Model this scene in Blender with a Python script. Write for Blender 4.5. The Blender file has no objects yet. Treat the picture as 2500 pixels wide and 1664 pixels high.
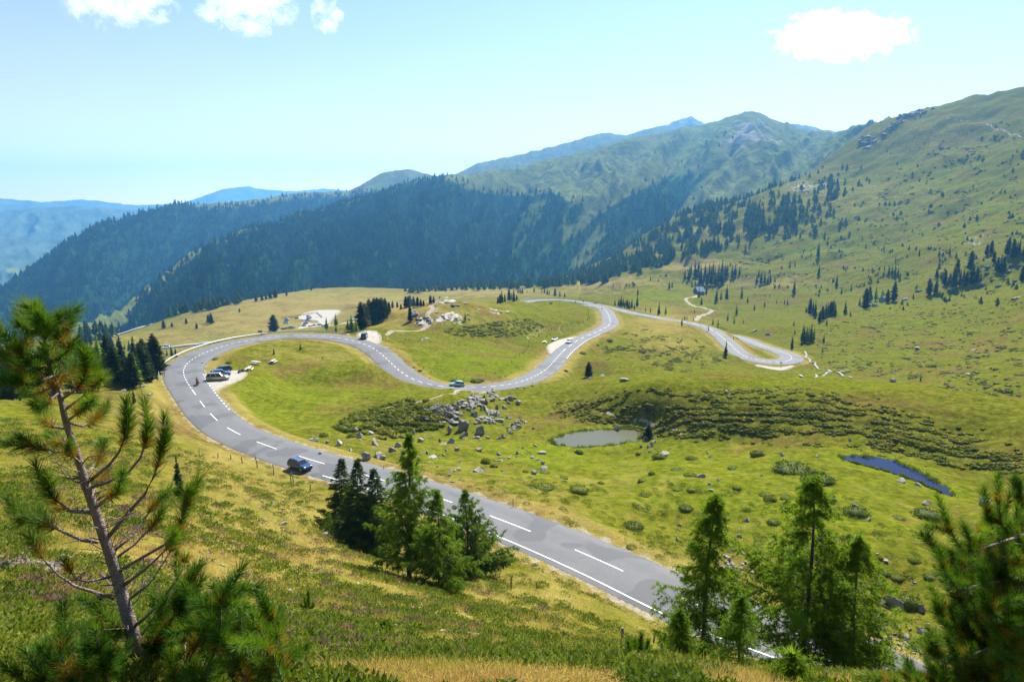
import bpy, bmesh, math, random
import numpy as np
from mathutils import Vector, Matrix, Euler

R = math.radians
scn = bpy.context.scene
COL = scn.collection
rng = np.random.default_rng(7)
random.seed(7)

# ------------------------------------------------------------------ camera model
F = 1659.0                      # focal length in pixels of the 2500 px wide photograph
PITCH = R(10.65)
CP, SP = math.cos(PITCH), math.sin(PITCH)

def ray(u, v):
    a = (u - 1250.0) / F; b = (832.0 - v) / F
    return np.array([a, CP + b * SP, -SP + b * CP])

def az_e(u, v):
    """azimuth and slope (z per metre of ground distance) of the line of sight through u, v"""
    r = ray(u, v); h = math.hypot(r[0], r[1])
    return math.atan2(r[0], r[1]), r[2] / h

def P_d(u, v, d):
    r = ray(u, v); return r * (d / math.hypot(r[0], r[1]))

def P_h(u, v, h):
    r = ray(u, v); return r * (-h / r[2])

def project(p):
    x, y, z = p
    zc = y * CP - z * SP
    yc = y * SP + z * CP
    return 1250 + F * x / zc, 832 - F * yc / zc, zc

# ------------------------------------------------------------------ numpy noise
_prm = rng.permutation(4096).astype(np.int64)
_ang = rng.random(4096) * 2 * np.pi
_gx, _gy = np.cos(_ang), np.sin(_ang)

def perlin(x, y, seed=0):
    x = np.asarray(x, float); y = np.asarray(y, float)
    xi = np.floor(x).astype(np.int64); yi = np.floor(y).astype(np.int64)
    xf = x - xi; yf = y - yi
    def g(ix, iy, fx, fy):
        h = _prm[(ix + _prm[(iy + seed * 131) & 4095]) & 4095]
        return _gx[h] * fx + _gy[h] * fy
    u = xf * xf * xf * (xf * (xf * 6 - 15) + 10); v = yf * yf * yf * (yf * (yf * 6 - 15) + 10)
    a = g(xi, yi, xf, yf); b = g(xi + 1, yi, xf - 1, yf)
    c = g(xi, yi + 1, xf, yf - 1); d = g(xi + 1, yi + 1, xf - 1, yf - 1)
    return (a + (b - a) * u + (c - a) * v + (a - b - c + d) * u * v) * 1.5

def fbm(x, y, octv=4, seed=0, gain=.5):
    s = 0; a = 1; n = 0
    for i in range(octv):
        s = s + a * perlin(x * 2 ** i + 17.3 * i, y * 2 ** i - 9.1 * i, seed + i); n += a; a *= gain
    return s / n

def sstep(a, b, x):
    t = np.clip((x - a) / (b - a), 0, 1); return t * t * (3 - 2 * t)

# ------------------------------------------------------------------ mesh helpers
def mesh_np(name, V, quads=None, tris=None, smooth=False, mats=None, midx=None):
    me = bpy.data.meshes.new(name)
    V = np.ascontiguousarray(V, dtype=np.float32)
    loops = []; starts = []; n = 0
    if quads is not None and len(quads):
        q = np.asarray(quads, dtype=np.int32); loops.append(q.ravel()); starts.append(np.arange(len(q), dtype=np.int32) * 4); n += q.size
    if tris is not None and len(tris):
        t = np.asarray(tris, dtype=np.int32); loops.append(t.ravel()); starts.append(np.arange(len(t), dtype=np.int32) * 3 + n)
    L = np.concatenate(loops); S = np.concatenate(starts)
    me.vertices.add(len(V)); me.vertices.foreach_set('co', V.ravel())
    me.loops.add(len(L)); me.loops.foreach_set('vertex_index', L)
    me.polygons.add(len(S)); me.polygons.foreach_set('loop_start', S)
    if smooth: me.polygons.foreach_set('use_smooth', np.ones(len(S), dtype=bool))
    for m in (mats or []): me.materials.append(m)
    if midx is not None: me.polygons.foreach_set('material_index', np.asarray(midx, dtype=np.int32))
    me.update(calc_edges=True)
    return me

def tag(o, label=None, cat=None, group=None, kind=None):
    if label: o['label'] = label
    if cat: o['category'] = cat
    if group: o['group'] = group
    if kind: o['kind'] = kind
    return o

def link(name, me, parent=None, loc=None, rot=None, scale=None):
    o = bpy.data.objects.new(name, me); COL.objects.link(o)
    if parent is not None: o.parent = parent
    if loc is not None: o.location = loc
    if rot is not None: o.rotation_euler = rot
    if scale is not None: o.scale = scale
    return o

def copy_tree(o, parent=None):
    c = o.copy(); COL.objects.link(c)
    if parent is not None: c.parent = parent
    for ch in list(o.children): copy_tree(ch, c)
    return c

class MB:
    """collects primitives, builds ONE mesh"""
    def __init__(s): s.v = []; s.f = []; s.m = []; s.n = 0
    def add(s, verts, faces, m=0):
        s.v.extend([tuple(p) for p in verts]); s.f.extend([tuple(i + s.n for i in f) for f in faces]); s.m.extend([m] * len(faces)); s.n += len(verts)
    def box(s, c, size, m=0, M=None, taper=1.0):
        x, y, z = size[0] / 2, size[1] / 2, size[2] / 2; t = taper
        vs = [(-x, -y, -z), (x, -y, -z), (x, y, -z), (-x, y, -z), (-x * t, -y * t, z), (x * t, -y * t, z), (x * t, y * t, z), (-x * t, y * t, z)]
        c = Vector(c); vs = [(M @ Vector(p) if M else Vector(p)) + c for p in vs]
        s.add(vs, [(3, 2, 1, 0), (4, 5, 6, 7), (0, 1, 5, 4), (1, 2, 6, 5), (2, 3, 7, 6), (3, 0, 4, 7)], m)
    def tube(s, pts, rad, n=6, m=0, cap=True):
        pts = [Vector(p) for p in pts]
        if not hasattr(rad, '__len__'): rad = [rad] * len(pts)
        rings = []
        for i, p in enumerate(pts):
            d = (pts[min(i + 1, len(pts) - 1)] - pts[max(i - 1, 0)]).normalized()
            a = d.cross(Vector((0, 0, 1)) if abs(d.z) < .9 else Vector((1, 0, 0))).normalized(); b = d.cross(a)
            rings.append([p + (a * math.cos(k * 2 * math.pi / n) + b * math.sin(k * 2 * math.pi / n)) * rad[i] for k in range(n)])
        vs = [q for r in rings for q in r]; fs = []
        for i in range(len(pts) - 1):
            for k in range(n):
                k2 = (k + 1) % n; fs.append((i * n + k, i * n + k2, (i + 1) * n + k2, (i + 1) * n + k))
        if cap: fs.append(tuple(range(n - 1, -1, -1))); fs.append(tuple((len(pts) - 1) * n + k for k in range(n)))
        s.add(vs, fs, m)
    def loft(s, rings, m=0, cap=True, closed=True):
        n = len(rings[0]); vs = [q for r in rings for q in r]; fs = []
        for i in range(len(rings) - 1):
            for k in range(n if closed else n - 1):
                k2 = (k + 1) % n; fs.append((i * n + k, i * n + k2, (i + 1) * n + k2, (i + 1) * n + k))
        if cap: fs.append(tuple(range(n - 1, -1, -1))); fs.append(tuple((len(rings) - 1) * n + k for k in range(n)))
        s.add(vs, fs, m)
    def mesh(s, name, mats, smooth=False):
        me = bpy.data.meshes.new(name); me.from_pydata(s.v, [], s.f)
        for m in mats: me.materials.append(m)
        for p, i in zip(me.polygons, s.m): p.material_index = i; p.use_smooth = smooth
        bm = bmesh.new(); bm.from_mesh(me); bmesh.ops.recalc_face_normals(bm, faces=bm.faces); bm.to_mesh(me); bm.free()
        me.update(); return me
    def build(s, name, mats, parent=None, smooth=False, **k):
        if not isinstance(mats, (list, tuple)): mats = [mats]
        return link(name, s.mesh(name, mats, smooth), parent, **k)

# ------------------------------------------------------------------ material helpers
def mat(name):
    m = bpy.data.materials.new(name); m.use_nodes = True
    nt = m.node_tree; b = nt.nodes['Principled BSDF']; return m, nt, b

def nd(nt, t, **k):
    n = nt.nodes.new(t)
    for a, b in k.items():
        if a == 'ins':
            for kk, vv in b.items(): n.inputs[kk].default_value = vv
        else: setattr(n, a, b)
    return n

def noise(nt, vec, scale, detail=4, rough=.55, dist=0.0):
    n = nd(nt, 'ShaderNodeTexNoise', ins={'Scale': scale, 'Detail': detail, 'Roughness': rough, 'Distortion': dist})
    if vec is not None: nt.links.new(vec, n.inputs['Vector'])
    return n.outputs['Fac']

def ramp(nt, fac, stops, interp='LINEAR'):
    n = nd(nt, 'ShaderNodeValToRGB'); n.color_ramp.interpolation = interp
    cr = n.color_ramp
    while len(cr.elements) > 1: cr.elements.remove(cr.elements[-1])
    cr.elements[0].position = stops[0][0]; cr.elements[0].color = (*stops[0][1], 1) if len(stops[0][1]) == 3 else stops[0][1]
    for p, c in stops[1:]:
        e = cr.elements.new(p); e.color = (*c, 1) if len(c) == 3 else c
    nt.links.new(fac, n.inputs['Fac']); return n.outputs['Color']

def mixc(nt, fac, a, b, mode='MIX'):
    n = nd(nt, 'ShaderNodeMix', data_type='RGBA', blend_type=mode)
    for s, v in (('Factor', fac), ('A', a), ('B', b)):
        i = [q for q in n.inputs if q.name == s and (q.type == 'RGBA' if s != 'Factor' else q.type == 'VALUE')][0]
        if hasattr(v, 'default_value'): nt.links.new(v, i)
        else: i.default_value = (*v, 1) if (s != 'Factor' and len(v) == 3) else v
    return [q for q in n.outputs if q.type == 'RGBA'][0]

def mth(nt, op, a, b=None, c=None, clamp=False):
    n = nd(nt, 'ShaderNodeMath', operation=op, use_clamp=clamp)
    for i, v in enumerate((a, b, c)):
        if v is None: continue
        if hasattr(v, 'default_value'): nt.links.new(v, n.inputs[i])
        else: n.inputs[i].default_value = v
    return n.outputs[0]

def simple(name, col, rough=.6, metal=0.0, var=0.0, vscale=3.0, spec=None, bump=0.0, bscale=20.0, objvar=0.0):
    m, nt, b = mat(name)
    b.inputs['Roughness'].default_value = rough; b.inputs['Metallic'].default_value = metal
    if spec is not None: b.inputs['Specular IOR Level'].default_value = spec
    tc = nd(nt, 'ShaderNodeTexCoord').outputs['Object']
    if var > 0 or objvar > 0:
        f = noise(nt, tc, vscale, 5)
        if objvar > 0:
            oi = nd(nt, 'ShaderNodeObjectInfo').outputs['Random']
            f = mth(nt, 'ADD', mth(nt, 'MULTIPLY', f, 1 - objvar), mth(nt, 'MULTIPLY', oi, objvar))
        c = ramp(nt, f, [(.25, [x * (1 - var) for x in col]), (.75, [min(1, x * (1 + var)) for x in col])])
        nt.links.new(c, b.inputs['Base Color'])
    else: b.inputs['Base Color'].default_value = (*col, 1)
    if bump > 0:
        bp = nd(nt, 'ShaderNodeBump', ins={'Strength': bump, 'Distance': .05}); nt.links.new(noise(nt, tc, bscale, 6), bp.inputs['Height'])
        nt.links.new(bp.outputs['Normal'], b.inputs['Normal'])
    return m

def leafmat(name, cols, vscale=2.0, trans=.4, rough=.6, objvar=.35, tcol=None):
    """foliage: diffuse + translucent, colour varied by noise and per object"""
    m, nt, b = mat(name)
    tc = nd(nt, 'ShaderNodeTexCoord').outputs['Object']
    f = noise(nt, tc, vscale, 4, .6)
    oi = nd(nt, 'ShaderNodeObjectInfo').outputs['Random']
    f = mth(nt, 'ADD', mth(nt, 'MULTIPLY', f, 1 - objvar), mth(nt, 'MULTIPLY', oi, objvar))
    k = len(cols)
    c = ramp(nt, f, [(.25 + .5 * i / (k - 1), cols[i]) for i in range(k)])
    nt.links.new(c, b.inputs['Base Color']); b.inputs['Roughness'].default_value = rough
    b.inputs['Specular IOR Level'].default_value = .1
    t = nd(nt, 'ShaderNodeBsdfTranslucent')
    tcx = mixc(nt, 1.0, c, tcol or (1.25, 1.3, .6), 'MULTIPLY')
    nt.links.new(tcx, t.inputs['Color'])
    mx = nd(nt, 'ShaderNodeMixShader', ins={0: trans})
    nt.links.new(b.outputs[0], mx.inputs[1]); nt.links.new(t.outputs[0], mx.inputs[2])
    nt.links.new(mx.outputs[0], nt.nodes['Material Output'].inputs['Surface'])
    return m
# ------------------------------------------------------------------ the road's centre line  (u, v, metres below the camera, width)
ROAD_UV = [(2420,1790,31.6,7.6),(2090,1620,32,7.6),(1730,1492,32.5,7.6),(1466,1372,33,7.6),(1252,1282,33.2,7.6),(1040,1207,33.6,7.6),(905,1166,34,7.6),
 (791.8,1134,34.3,7.6),(684.9,1101.4,34.8,7.6),(600.6,1069.6,35.3,7.6),(543,1038.5,35.8,7.6),(508.5,1006,36.2,7.8),(485.3,976,36.6,8),(465.7,948,37,8.3),
 (454.7,931,37.2,8.6),(448,909,37.5,9),(452,896,37.7,9.2),(464,883,37.9,9.3),(485,870,38.1,9.4),(513,857.6,38.4,9.4),(547,846,38.7,9.4),(586,836,39,9.4),
 (629,829,39.3,9.4),(675,823,39.6,9.4),(720,820.4,39.8,9.4),(763,820.8,40,9.2),(804.6,823.6,40.2,9),(842,828.5,40.4,8.8),(875,836,40.8,8.6),(903,847,41.3,8.4),
 (923.4,859.6,41.8,8.2),(940,873.5,42.3,8),(956,889,42.8,8),(973.5,904.6,43.3,8),(996.4,921.2,43.9,8),(1027.7,934.6,44.5,8),(1072,945,45.2,8),
 (1125,948.5,45.8,7.8),(1190,946,46.4,7.8),(1240,940,46.9,7.8),(1275,932.3,47.3,7.8),(1312,916.5,48,7.8),(1335.8,900.3,48.6,7.8),(1356.5,878.3,49.4,7.6),
 (1372.7,860.4,50,7.6),(1391.5,845,50.6,7.6),(1413.8,830.3,51.5,7.6),(1441,818,52.8,7.8),(1468,806,54.5,8.2),(1485,796.3,56,8.6),(1490,787.5,57.2,8.8),
 (1488.5,778.5,58.3,8.6),(1482.3,764,59.7,8.2),(1474,754.7,60.3,8),(1461,750,60.9,8),(1440,746.5,61.5,8),(1400,744,62.5,8),(1350,743,63.5,8),(1310,741,64.3,8.6),
 (1290,738,65,9.2),(1292,735.5,65.5,9.4),(1309,734,65.8,9.2),(1336.6,732.4,66.4,8.8),(1365.5,733,66.8,8.2),(1394,735,67,8),(1440,742,67.3,8),(1505,756,67.3,8),
 (1537,763.5,67.2,8),(1581,771.7,67,8),(1627,780,66.5,8),(1685,789.4,66,8),(1724,800.4,65.5,8.3),(1748,812.3,65.2,8.5),(1771.5,831.9,64.8,8.7),(1792,851,64.5,9),
 (1803,861.2,64.4,9.2),(1822.4,871.8,64.4,9.6),(1853,880.6,64.5,10),(1883.5,884.5,64.7,10.5),(1904,884.5,64.9,10.5),(1921,882.5,65.1,10.5),(1931,879,65.3,10.5),
 (1933.5,874,65.5,10.2),(1928,868.5,65.7,10),(1905.6,859,66.1,9.4),(1887,853,66.5,9),(1865,846.3,67,8.8),(1842,838,67.8,8.6),(1824,830,68.8,8.4),(1806,824,70.2,8.2),(1780,818.5,72,8),(1740,813,74,8)]

def catmull(P, step=.8):
    P = np.asarray(P, float); out = []
    for i in range(len(P) - 1):
        p0 = P[max(i - 1, 0)]; p1 = P[i]; p2 = P[i + 1]; p3 = P[min(i + 2, len(P) - 1)]
        # centripetal
        def tj(t, a, b): return t + max(np.linalg.norm(b[:3] - a[:3]), 1e-4) ** .5
        t0 = 0.; t1 = tj(t0, p0, p1); t2 = tj(t1, p1, p2); t3 = tj(t2, p2, p3)
        n = max(2, int(np.linalg.norm(p2[:3] - p1[:3]) / step))
        for t in np.linspace(t1, t2, n, endpoint=False):
            A1 = (t1 - t) / (t1 - t0) * p0 + (t - t0) / (t1 - t0) * p1; A2 = (t2 - t) / (t2 - t1) * p1 + (t - t1) / (t2 - t1) * p2; A3 = (t3 - t) / (t3 - t2) * p2 + (t - t2) / (t3 - t2) * p3
            B1 = (t2 - t) / (t2 - t0) * A1 + (t - t0) / (t2 - t0) * A2; B2 = (t3 - t) / (t3 - t1) * A2 + (t - t1) / (t3 - t1) * A3
            out.append((t2 - t) / (t2 - t1) * B1 + (t - t1) / (t2 - t1) * B2)
    out.append(P[-1]); return np.array(out)

def smooth_line(L, it=6):
    L = L.copy()
    for _ in range(it): L[1:-1] = .25 * L[:-2] + .5 * L[1:-1] + .25 * L[2:]
    return L

def resample(L, step):
    s = np.concatenate([[0], np.cumsum(np.linalg.norm(np.diff(L[:, :2], axis=0), axis=1))])
    t = np.arange(0, s[-1], step)
    return np.stack([np.interp(t, s, L[:, k]) for k in range(L.shape[1])], 1)

rc = np.array([[*P_h(u, v, h), w] for u, v, h, w in ROAD_UV])
ROAD = resample(smooth_line(resample(catmull(rc, .8), .8), 14), .8)
# smooth the gradient along the road
for _ in range(60): ROAD[1:-1, 2] = .25 * ROAD[:-2, 2] + .5 * ROAD[1:-1, 2] + .25 * ROAD[2:, 2]
tn = np.gradient(ROAD[:, :2], axis=0); tn /= np.linalg.norm(tn, axis=1)[:, None]
ROAD_T = tn; ROAD_N = np.stack([-tn[:, 1], tn[:, 0]], 1)
ROAD_S = np.arange(len(ROAD)) * .8

# ------------------------------------------------------------------ control points of the ground  (u, v, ground distance)
CTRL = [
 # near slope
 (1250,1720,2.6),(345,1640,3.1),(0,1640,3.2),(-250,1600,3.4),(700,1650,4.3),(450,1600,4.6),(1250,1640,5.5),(1000,1600,7),(1500,1652,8),(1750,1642,10.5),(1950,1652,10),(2150,1668,8),(2320,1700,6),(2500,1690,5),(2800,1650,5),
 (0,1400,7.5),(60,1370,8.2),(-300,1400,7),(0,1200,20),(-300,1250,16),(0,1050,52),(-300,1080,40),(0,965,110),(60,905,170),(-300,960,90),
 (400,920,152),(330,960,126),(300,1010,96),(250,1100,50),(300,1200,27),(400,1300,19),(500,1400,14),(600,1500,9.5),(300,1400,9.5),(150,1300,12),
 (500,1130,63),(580,1180,50),(628,1145,80),(757,1198,72),(690,1250,45),(600,1300,30),(800,1330,40),(870,1370,47),(1000,1412,44),(1090,1432,42.5),
 (900,1500,18),(1200,1550,13),(1520,1560,40),(1611,1610,37),(1400,1500,26),(1248,1432,46),(1200,1450,38),(1100,1480,27),(700,1400,21),(800,1450,20),(1550,1600,14),(1450,1570,17),(1320,1590,10),
 (400,1090,64),(450,1040,100),
 # crest on the lower right, ground falling away to the larches behind it
 (1720,1610,38),(1900,1640,37),(2080,1665,36),(1800,1700,24),(2000,1730,22),(1700,1660,22),(2250,1740,20),(2250,1690,38),
 # pasture beyond the near road
 (1420,1262,71),(1250,1180,84.5),(1700,1360,64),(2100,1560,51),(2230,1600,49),(1800,1200,84),(1500,1200,86),(1300,1100,109),(1700,1100,108),(2000,1300,69.5),
 (2300,1300,68),(2450,1450,54),(2450,1250,74),(2700,1300,65),(2600,1500,50),(1000,1150,92),(900,1090,104),(1600,1280,75),
 (1080,978,137),(1150,970,141),(1000,986,137),(1215,962,148),(1080,1052,127),(1150,1036,130),(1000,1062,124),(950,1020,128),(800,1030,122),(700,1000,133),(620,960,146),(560,925,156),(700,925,162),(850,925,163),(900,966,152),(750,870,184),(650,880,175),(900,890,172),
 (1250,1010,138),(1240,960,158),
 # ponds
 (1345,1070,121),(1450,1050,124.5),(1450,1092,117),(1570,1070,121),
 (2060,1118,97.5),(2190,1150,91),(2320,1208,83),
 # heath hill
 (1350,1000,142),(1500,1040,128),(1600,1070,119),(1800,1080,113),(2000,1100,103),(2200,1130,97),(2380,1210,84),
 (1350,968,152),(1500,935,143),(1600,929,138),(1800,926,136),(2000,927,135),(2100,935,131),(2200,948,126),(2350,985,115),(2500,1015,105),(2700,1050,96),
 (1600,1000,128),(1800,1000,123),(2000,1010,117),(2250,1040,109),(2450,1100,97),
 (1450,928,175),(1700,920,195),(1850,935,190),(2000,940,190),(2150,950,185),(2350,980,165),(2550,1000,150),
 # valley and slopes behind it
 (1437,920,212),(1600,850,266),(1650,805,340),(1750,850,292),(1600,900,218),(1500,900,216),(1700,900,240),(1850,905,262),(1950,905,260),(1560,806,345),(1530,775,408),(1540,840,280),(1480,860,262),
 # meadow and knoll
 (1150,880,212),(1100,920,188),(1100,850,225),(1000,840,232),(1073,731,300),(1050,790,265),(1010,760,282),(1200,742,330),(1250,800,287),(1340,800,315),(1300,845,262),(1420,765,368),(1200,860,236),
 (1150,770,282),(1330,748,385),(1420,752,402),(1400,738,425),(1250,738,372),(1073,745,355),(1150,760,390),(950,790,285),(890,800,268),(1000,785,320),(930,765,330),
 (1350,826,290),(960,850,215),
 # valley floor behind the hairpin
 (850,790,420),(720,808,592),(800,806,592),(600,815,520),(500,840,545),(400,852,545),(340,855,555),(410,885,500),(300,880,430),(200,900,330),(250,930,230),(120,930,225),(60,880,300),(-100,900,300),(360,925,220),(480,880,380),(600,850,380),(720,838,350),(850,830,320),
 (720,785,640),(720,768,690),(800,775,640),(620,790,650),(600,733,860),(740,712,960),(870,706,1000),(1020,708,1000),(1200,700,1040),(1380,694,1080),(300,815,680),(420,775,800),(260,826,640),
 (950,735,760),(1150,722,800),(1300,712,820),(1400,715,760),(1500,722,640),(1600,742,560),(1650,760,512),(1700,715,690),(1700,770,470),(1550,735,590),
 (150,830,600),(0,830,500),(-200,850,450),
 # right slope
 (1750,722,690),(1800,790,470),(1900,800,395),(1900,700,700),(2000,600,900),(2200,500,1000),(2500,500,850),(2500,700,390),(2500,850,240),(2300,800,340),(2100,800,372),(2000,900,262),(2100,900,252),(2300,900,226),(2500,950,172),
 (2200,700,540),(2500,600,560),(2700,600,450),(2700,800,240),(2300,600,720),(1600,640,930),(1500,660,1000),(1700,600,1000),(1850,560,1000),(1800,660,800),(2050,760,450),(2350,720,450),(2150,640,700),
 (1400,668,1150),(1500,622,1150),(1600,560,1200),(1750,502,1250),(1900,455,1300),(2000,413,1350),(2095,335,1400),(2150,300,1420),(2270,262,1420),(2400,238,1400),(2500,222,1380),(2700,190,1350),(3000,170,1300),
 (2300,380,1200),(2500,350,1100),(2100,430,1200),(2700,400,900),(3000,450,700),
]
EDROP = [(600,733,1300),(740,712,1400),(870,706,1450),(1020,708,1450),(1200,700,1450),(300,812,1100),(0,830,800),(-300,840,800)]

pts = []
def off_axis(u, v, d):
    # distances were estimated as if on the picture's middle column: keep the depth below the camera instead
    a, e = az_e(u, v); ec = az_e(1250, v)[1]
    k = float(sstep(.03, .10, -ec)); return a, e, d * (1 + (ec / e - 1) * k) if k > 0 else d
for u, v, d in CTRL:
    a, e, d = off_axis(u, v, d); pts.append((a, math.log(d), e))
for u, v, d in EDROP:
    a, e = az_e(u, v); pts.append((a, math.log(d), e - .06))
for u, v, d in [(1400,668,1500),(1600,560,1600),(1750,500,1700),(1900,455,1750),(2095,335,1800),(2270,262,1850),(2500,222,1850),(2800,190,1850)]:
    a, e = az_e(u, v); pts.append((a, math.log(d), e - .10))
for a in np.linspace(-.95, .95, 12):
    pts.append((a, math.log(2600), -.19)); pts.append((a, math.log(6000), -.105)); pts.append((a, math.log(20000), -.032))
# behind and beside the camera
for a, d, e in [(1.2,3,-.75),(-1.2,3,-.75),(1.2,8,-.5),(-1.2,8,-.45),(1.2,40,-.25),(-1.2,40,-.25),(1.2,150,.0),(-1.2,150,-.2),(1.2,600,.15),(-1.2,600,-.15),
                (2,3,-.6),(-2,3,-.55),(2,20,.05),(-2,20,.05),(2,150,.25),(-2,150,.2),(3.1,3,-.45),(3.1,20,.25),(3.1,150,.4),(3.1,600,.4),(-3.1,3,-.45),(-3.1,20,.25),(-3.1,150,.4),(-3.1,600,.4),
                (2,2000,.1),(-2,2000,-.1),(3.1,2000,.1),(-3.1,2000,.1),(2,20000,-.03),(-2,20000,-.03),(3.1,20000,-.03),(-3.1,20000,-.03),(0,1.2,-1.6),(1.5,1.2,-1.6),(-1.5,1.2,-1.6),(3.1,1.2,-1.5),(-3.1,1.2,-1.5),(0,.6,-3),(2,.6,-3),(-2,.6,-3)]:
    pts.append((a, math.log(d), e))
for p in ROAD[::7]:
    d = math.hypot(p[0], p[1]); pts.append((math.atan2(p[0], p[1]), math.log(d), p[2] / d - .0))
pts = np.array(pts)
# drop near-duplicates
keep = []
for i in range(len(pts)):
    if all((pts[i, 0] - pts[j, 0]) ** 2 + (pts[i, 1] - pts[j, 1]) ** 2 > 1.5e-5 for j in keep): keep.append(i)
pts = pts[keep]
RC = .03
def _ker(A, B): return np.sqrt((A[:, None, 0] - B[None, :, 0]) ** 2 + (A[:, None, 1] - B[None, :, 1]) ** 2 + RC * RC)
K = -_ker(pts, pts); n_ = len(pts)
K[np.arange(n_), np.arange(n_)] += 4e-4 * 0 - 1e-3
W = np.linalg.solve(np.block([[K, np.ones((n_, 1))], [np.ones((1, n_)), np.zeros((1, 1))]]), np.concatenate([pts[:, 2], [0]]))
TA0, TA1, NTA = -math.pi - .02, math.pi + .02, 1000
TL0, TL1, NTL = math.log(.5), math.log(26000), 560
_ta = np.linspace(TA0, TA1, NTA); _tl = np.linspace(TL0, TL1, NTL)
TAB = np.empty((NTA, NTL))
for i in range(NTA):
    q = np.stack([np.full(NTL, _ta[i]), _tl], 1)
    TAB[i] = -_ker(q, pts) @ W[:-1] + W[-1]

def _cub(t):
    return -.5 * t ** 3 + t ** 2 - .5 * t, 1.5 * t ** 3 - 2.5 * t ** 2 + 1, -1.5 * t ** 3 + 2 * t ** 2 + .5 * t, .5 * t ** 3 - .5 * t ** 2

def e_base(a, l):
    x = np.clip((a - TA0) / (TA1 - TA0) * (NTA - 1), 1, NTA - 3); y = np.clip((l - TL0) / (TL1 - TL0) * (NTL - 1), 1, NTL - 3)
    xi = x.astype(int); yi = y.astype(int); wx = _cub(x - xi); wy = _cub(y - yi)
    s = 0
    for i in range(4):
        for j in range(4): s = s + wx[i] * wy[j] * TAB[xi + i - 1, yi + j - 1]
    return s

# nearest centre-line sample on a raster
GX0, GY0, GST = -160., 10., 2.0; GNX, GNY = 220, 290
_gxx, _gyy = np.meshgrid(GX0 + np.arange(GNX) * GST, GY0 + np.arange(GNY) * GST, indexing='ij')
NEAR = np.empty((GNX, GNY), dtype=np.int32)
for i in range(GNX):
    dx = _gxx[i][:, None] - ROAD[None, :, 0]; dy = _gyy[i][:, None] - ROAD[None, :, 1]
    NEAR[i] = np.argmin(dx * dx + dy * dy, axis=1)

def road_near(x, y):
    """distance to the road's centre line, index of the nearest sample, side"""
    i = np.clip(np.round((x - GX0) / GST).astype(int), 0, GNX - 1); j = np.clip(np.round((y - GY0) / GST).astype(int), 0, GNY - 1)
    k0 = NEAR[i, j]; best = np.full(x.shape, 1e18); bk = k0.copy()
    for o in range(-4, 5):
        k = np.clip(k0 + o, 0, len(ROAD) - 1); d = (x - ROAD[k, 0]) ** 2 + (y - ROAD[k, 1]) ** 2
        m = d < best; best = np.where(m, d, best); bk = np.where(m, k, bk)
    inside = (x > GX0 - 1) & (x < GX0 + GNX * GST) & (y > GY0 - 1) & (y < GY0 + GNY * GST)
    side = (x - ROAD[bk, 0]) * ROAD_N[bk, 0] + (y - ROAD[bk, 1]) * ROAD_N[bk, 1]
    return np.where(inside, np.sqrt(best), 1e3), bk, side

# flat places: (polygon in u,v ; metres below the camera ; margin)
def inpoly(x, y, poly):
    x = np.asarray(x); y = np.asarray(y); c = np.zeros(x.shape, bool); n = len(poly); j = n - 1
    for i in range(n):
        xi, yi = poly[i]; xj, yj = poly[j]
        if yi != yj: c ^= ((yi > y) != (yj > y)) & (x < (xj - xi) * (y - yi) / (yj - yi) + xi)
        j = i
    return c
def polydist(x, y, poly):
    """signed distance to polygon, negative inside"""
    d = np.full(np.shape(x), 1e9); n = len(poly)
    for i in range(n):
        ax, ay = poly[i]; bx, by = poly[(i + 1) % n]; ex, ey = bx - ax, by - ay
        t = np.clip(((x - ax) * ex + (y - ay) * ey) / (ex * ex + ey * ey + 1e-12), 0, 1)
        d = np.minimum(d, np.hypot(x - ax - t * ex, y - ay - t * ey))
    return np.where(inpoly(x, y, poly), -d, d)
def chaikin(P, n=2):
    for _ in range(n):
        Q = []
        for i in range(len(P)):
            a = P[i]; b = P[(i + 1) % len(P)]
            Q += [(a[0] * .75 + b[0] * .25, a[1] * .75 + b[1] * .25), (a[0] * .25 + b[0] * .75, a[1] * .25 + b[1] * .75)]
        P = Q
    return P
POND1_H, POND2_H, LAKE_H = 41.5, 36.6, 108.
POND1 = [P_h(u, v, POND1_H)[:2] for u, v in [(1342,1078),(1362,1066),(1385,1058),(1420,1052),(1470,1049),(1520,1047),(1550,1050),(1568,1056),(1562,1068),(1552,1076),(1510,1084),(1450,1089),(1395,1089),(1355,1085)]]
POND2 = [P_h(u, v, POND2_H)[:2] for u, v in [(2057,1115),(2085,1112),(2120,1114),(2165,1121),(2200,1131),(2230,1145),(2262,1162),(2290,1178),(2312,1196),(2322,1207),(2306,1205),(2276,1191),(2240,1176),(2205,1162),(2170,1152),(2130,1141),(2090,1130),(2065,1122)]]
LAKE = [P_h(u, v, LAKE_H)[:2] for u, v in [(372,878),(395,872),(420,873),(436,884),(430,905),(400,915),(380,905)]]
def ragged(P, a, s):
    P = np.array(chaikin(P)); return [tuple(q) for q in P + np.stack([perlin(P[:, 0] / s, P[:, 1] / s, 7), perlin(P[:, 0] / s, P[:, 1] / s, 8)], 1) * a]
POND1, POND2, LAKE = ragged(POND1, .7, 1.6), ragged(POND2, .6, 1.6), chaikin(LAKE)
LAY1 = [(478,1008),(484,917),(560,905),(598,904),(612,914),(600,930),(575,941),(545,953),(524,964),(520,966)]
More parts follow.
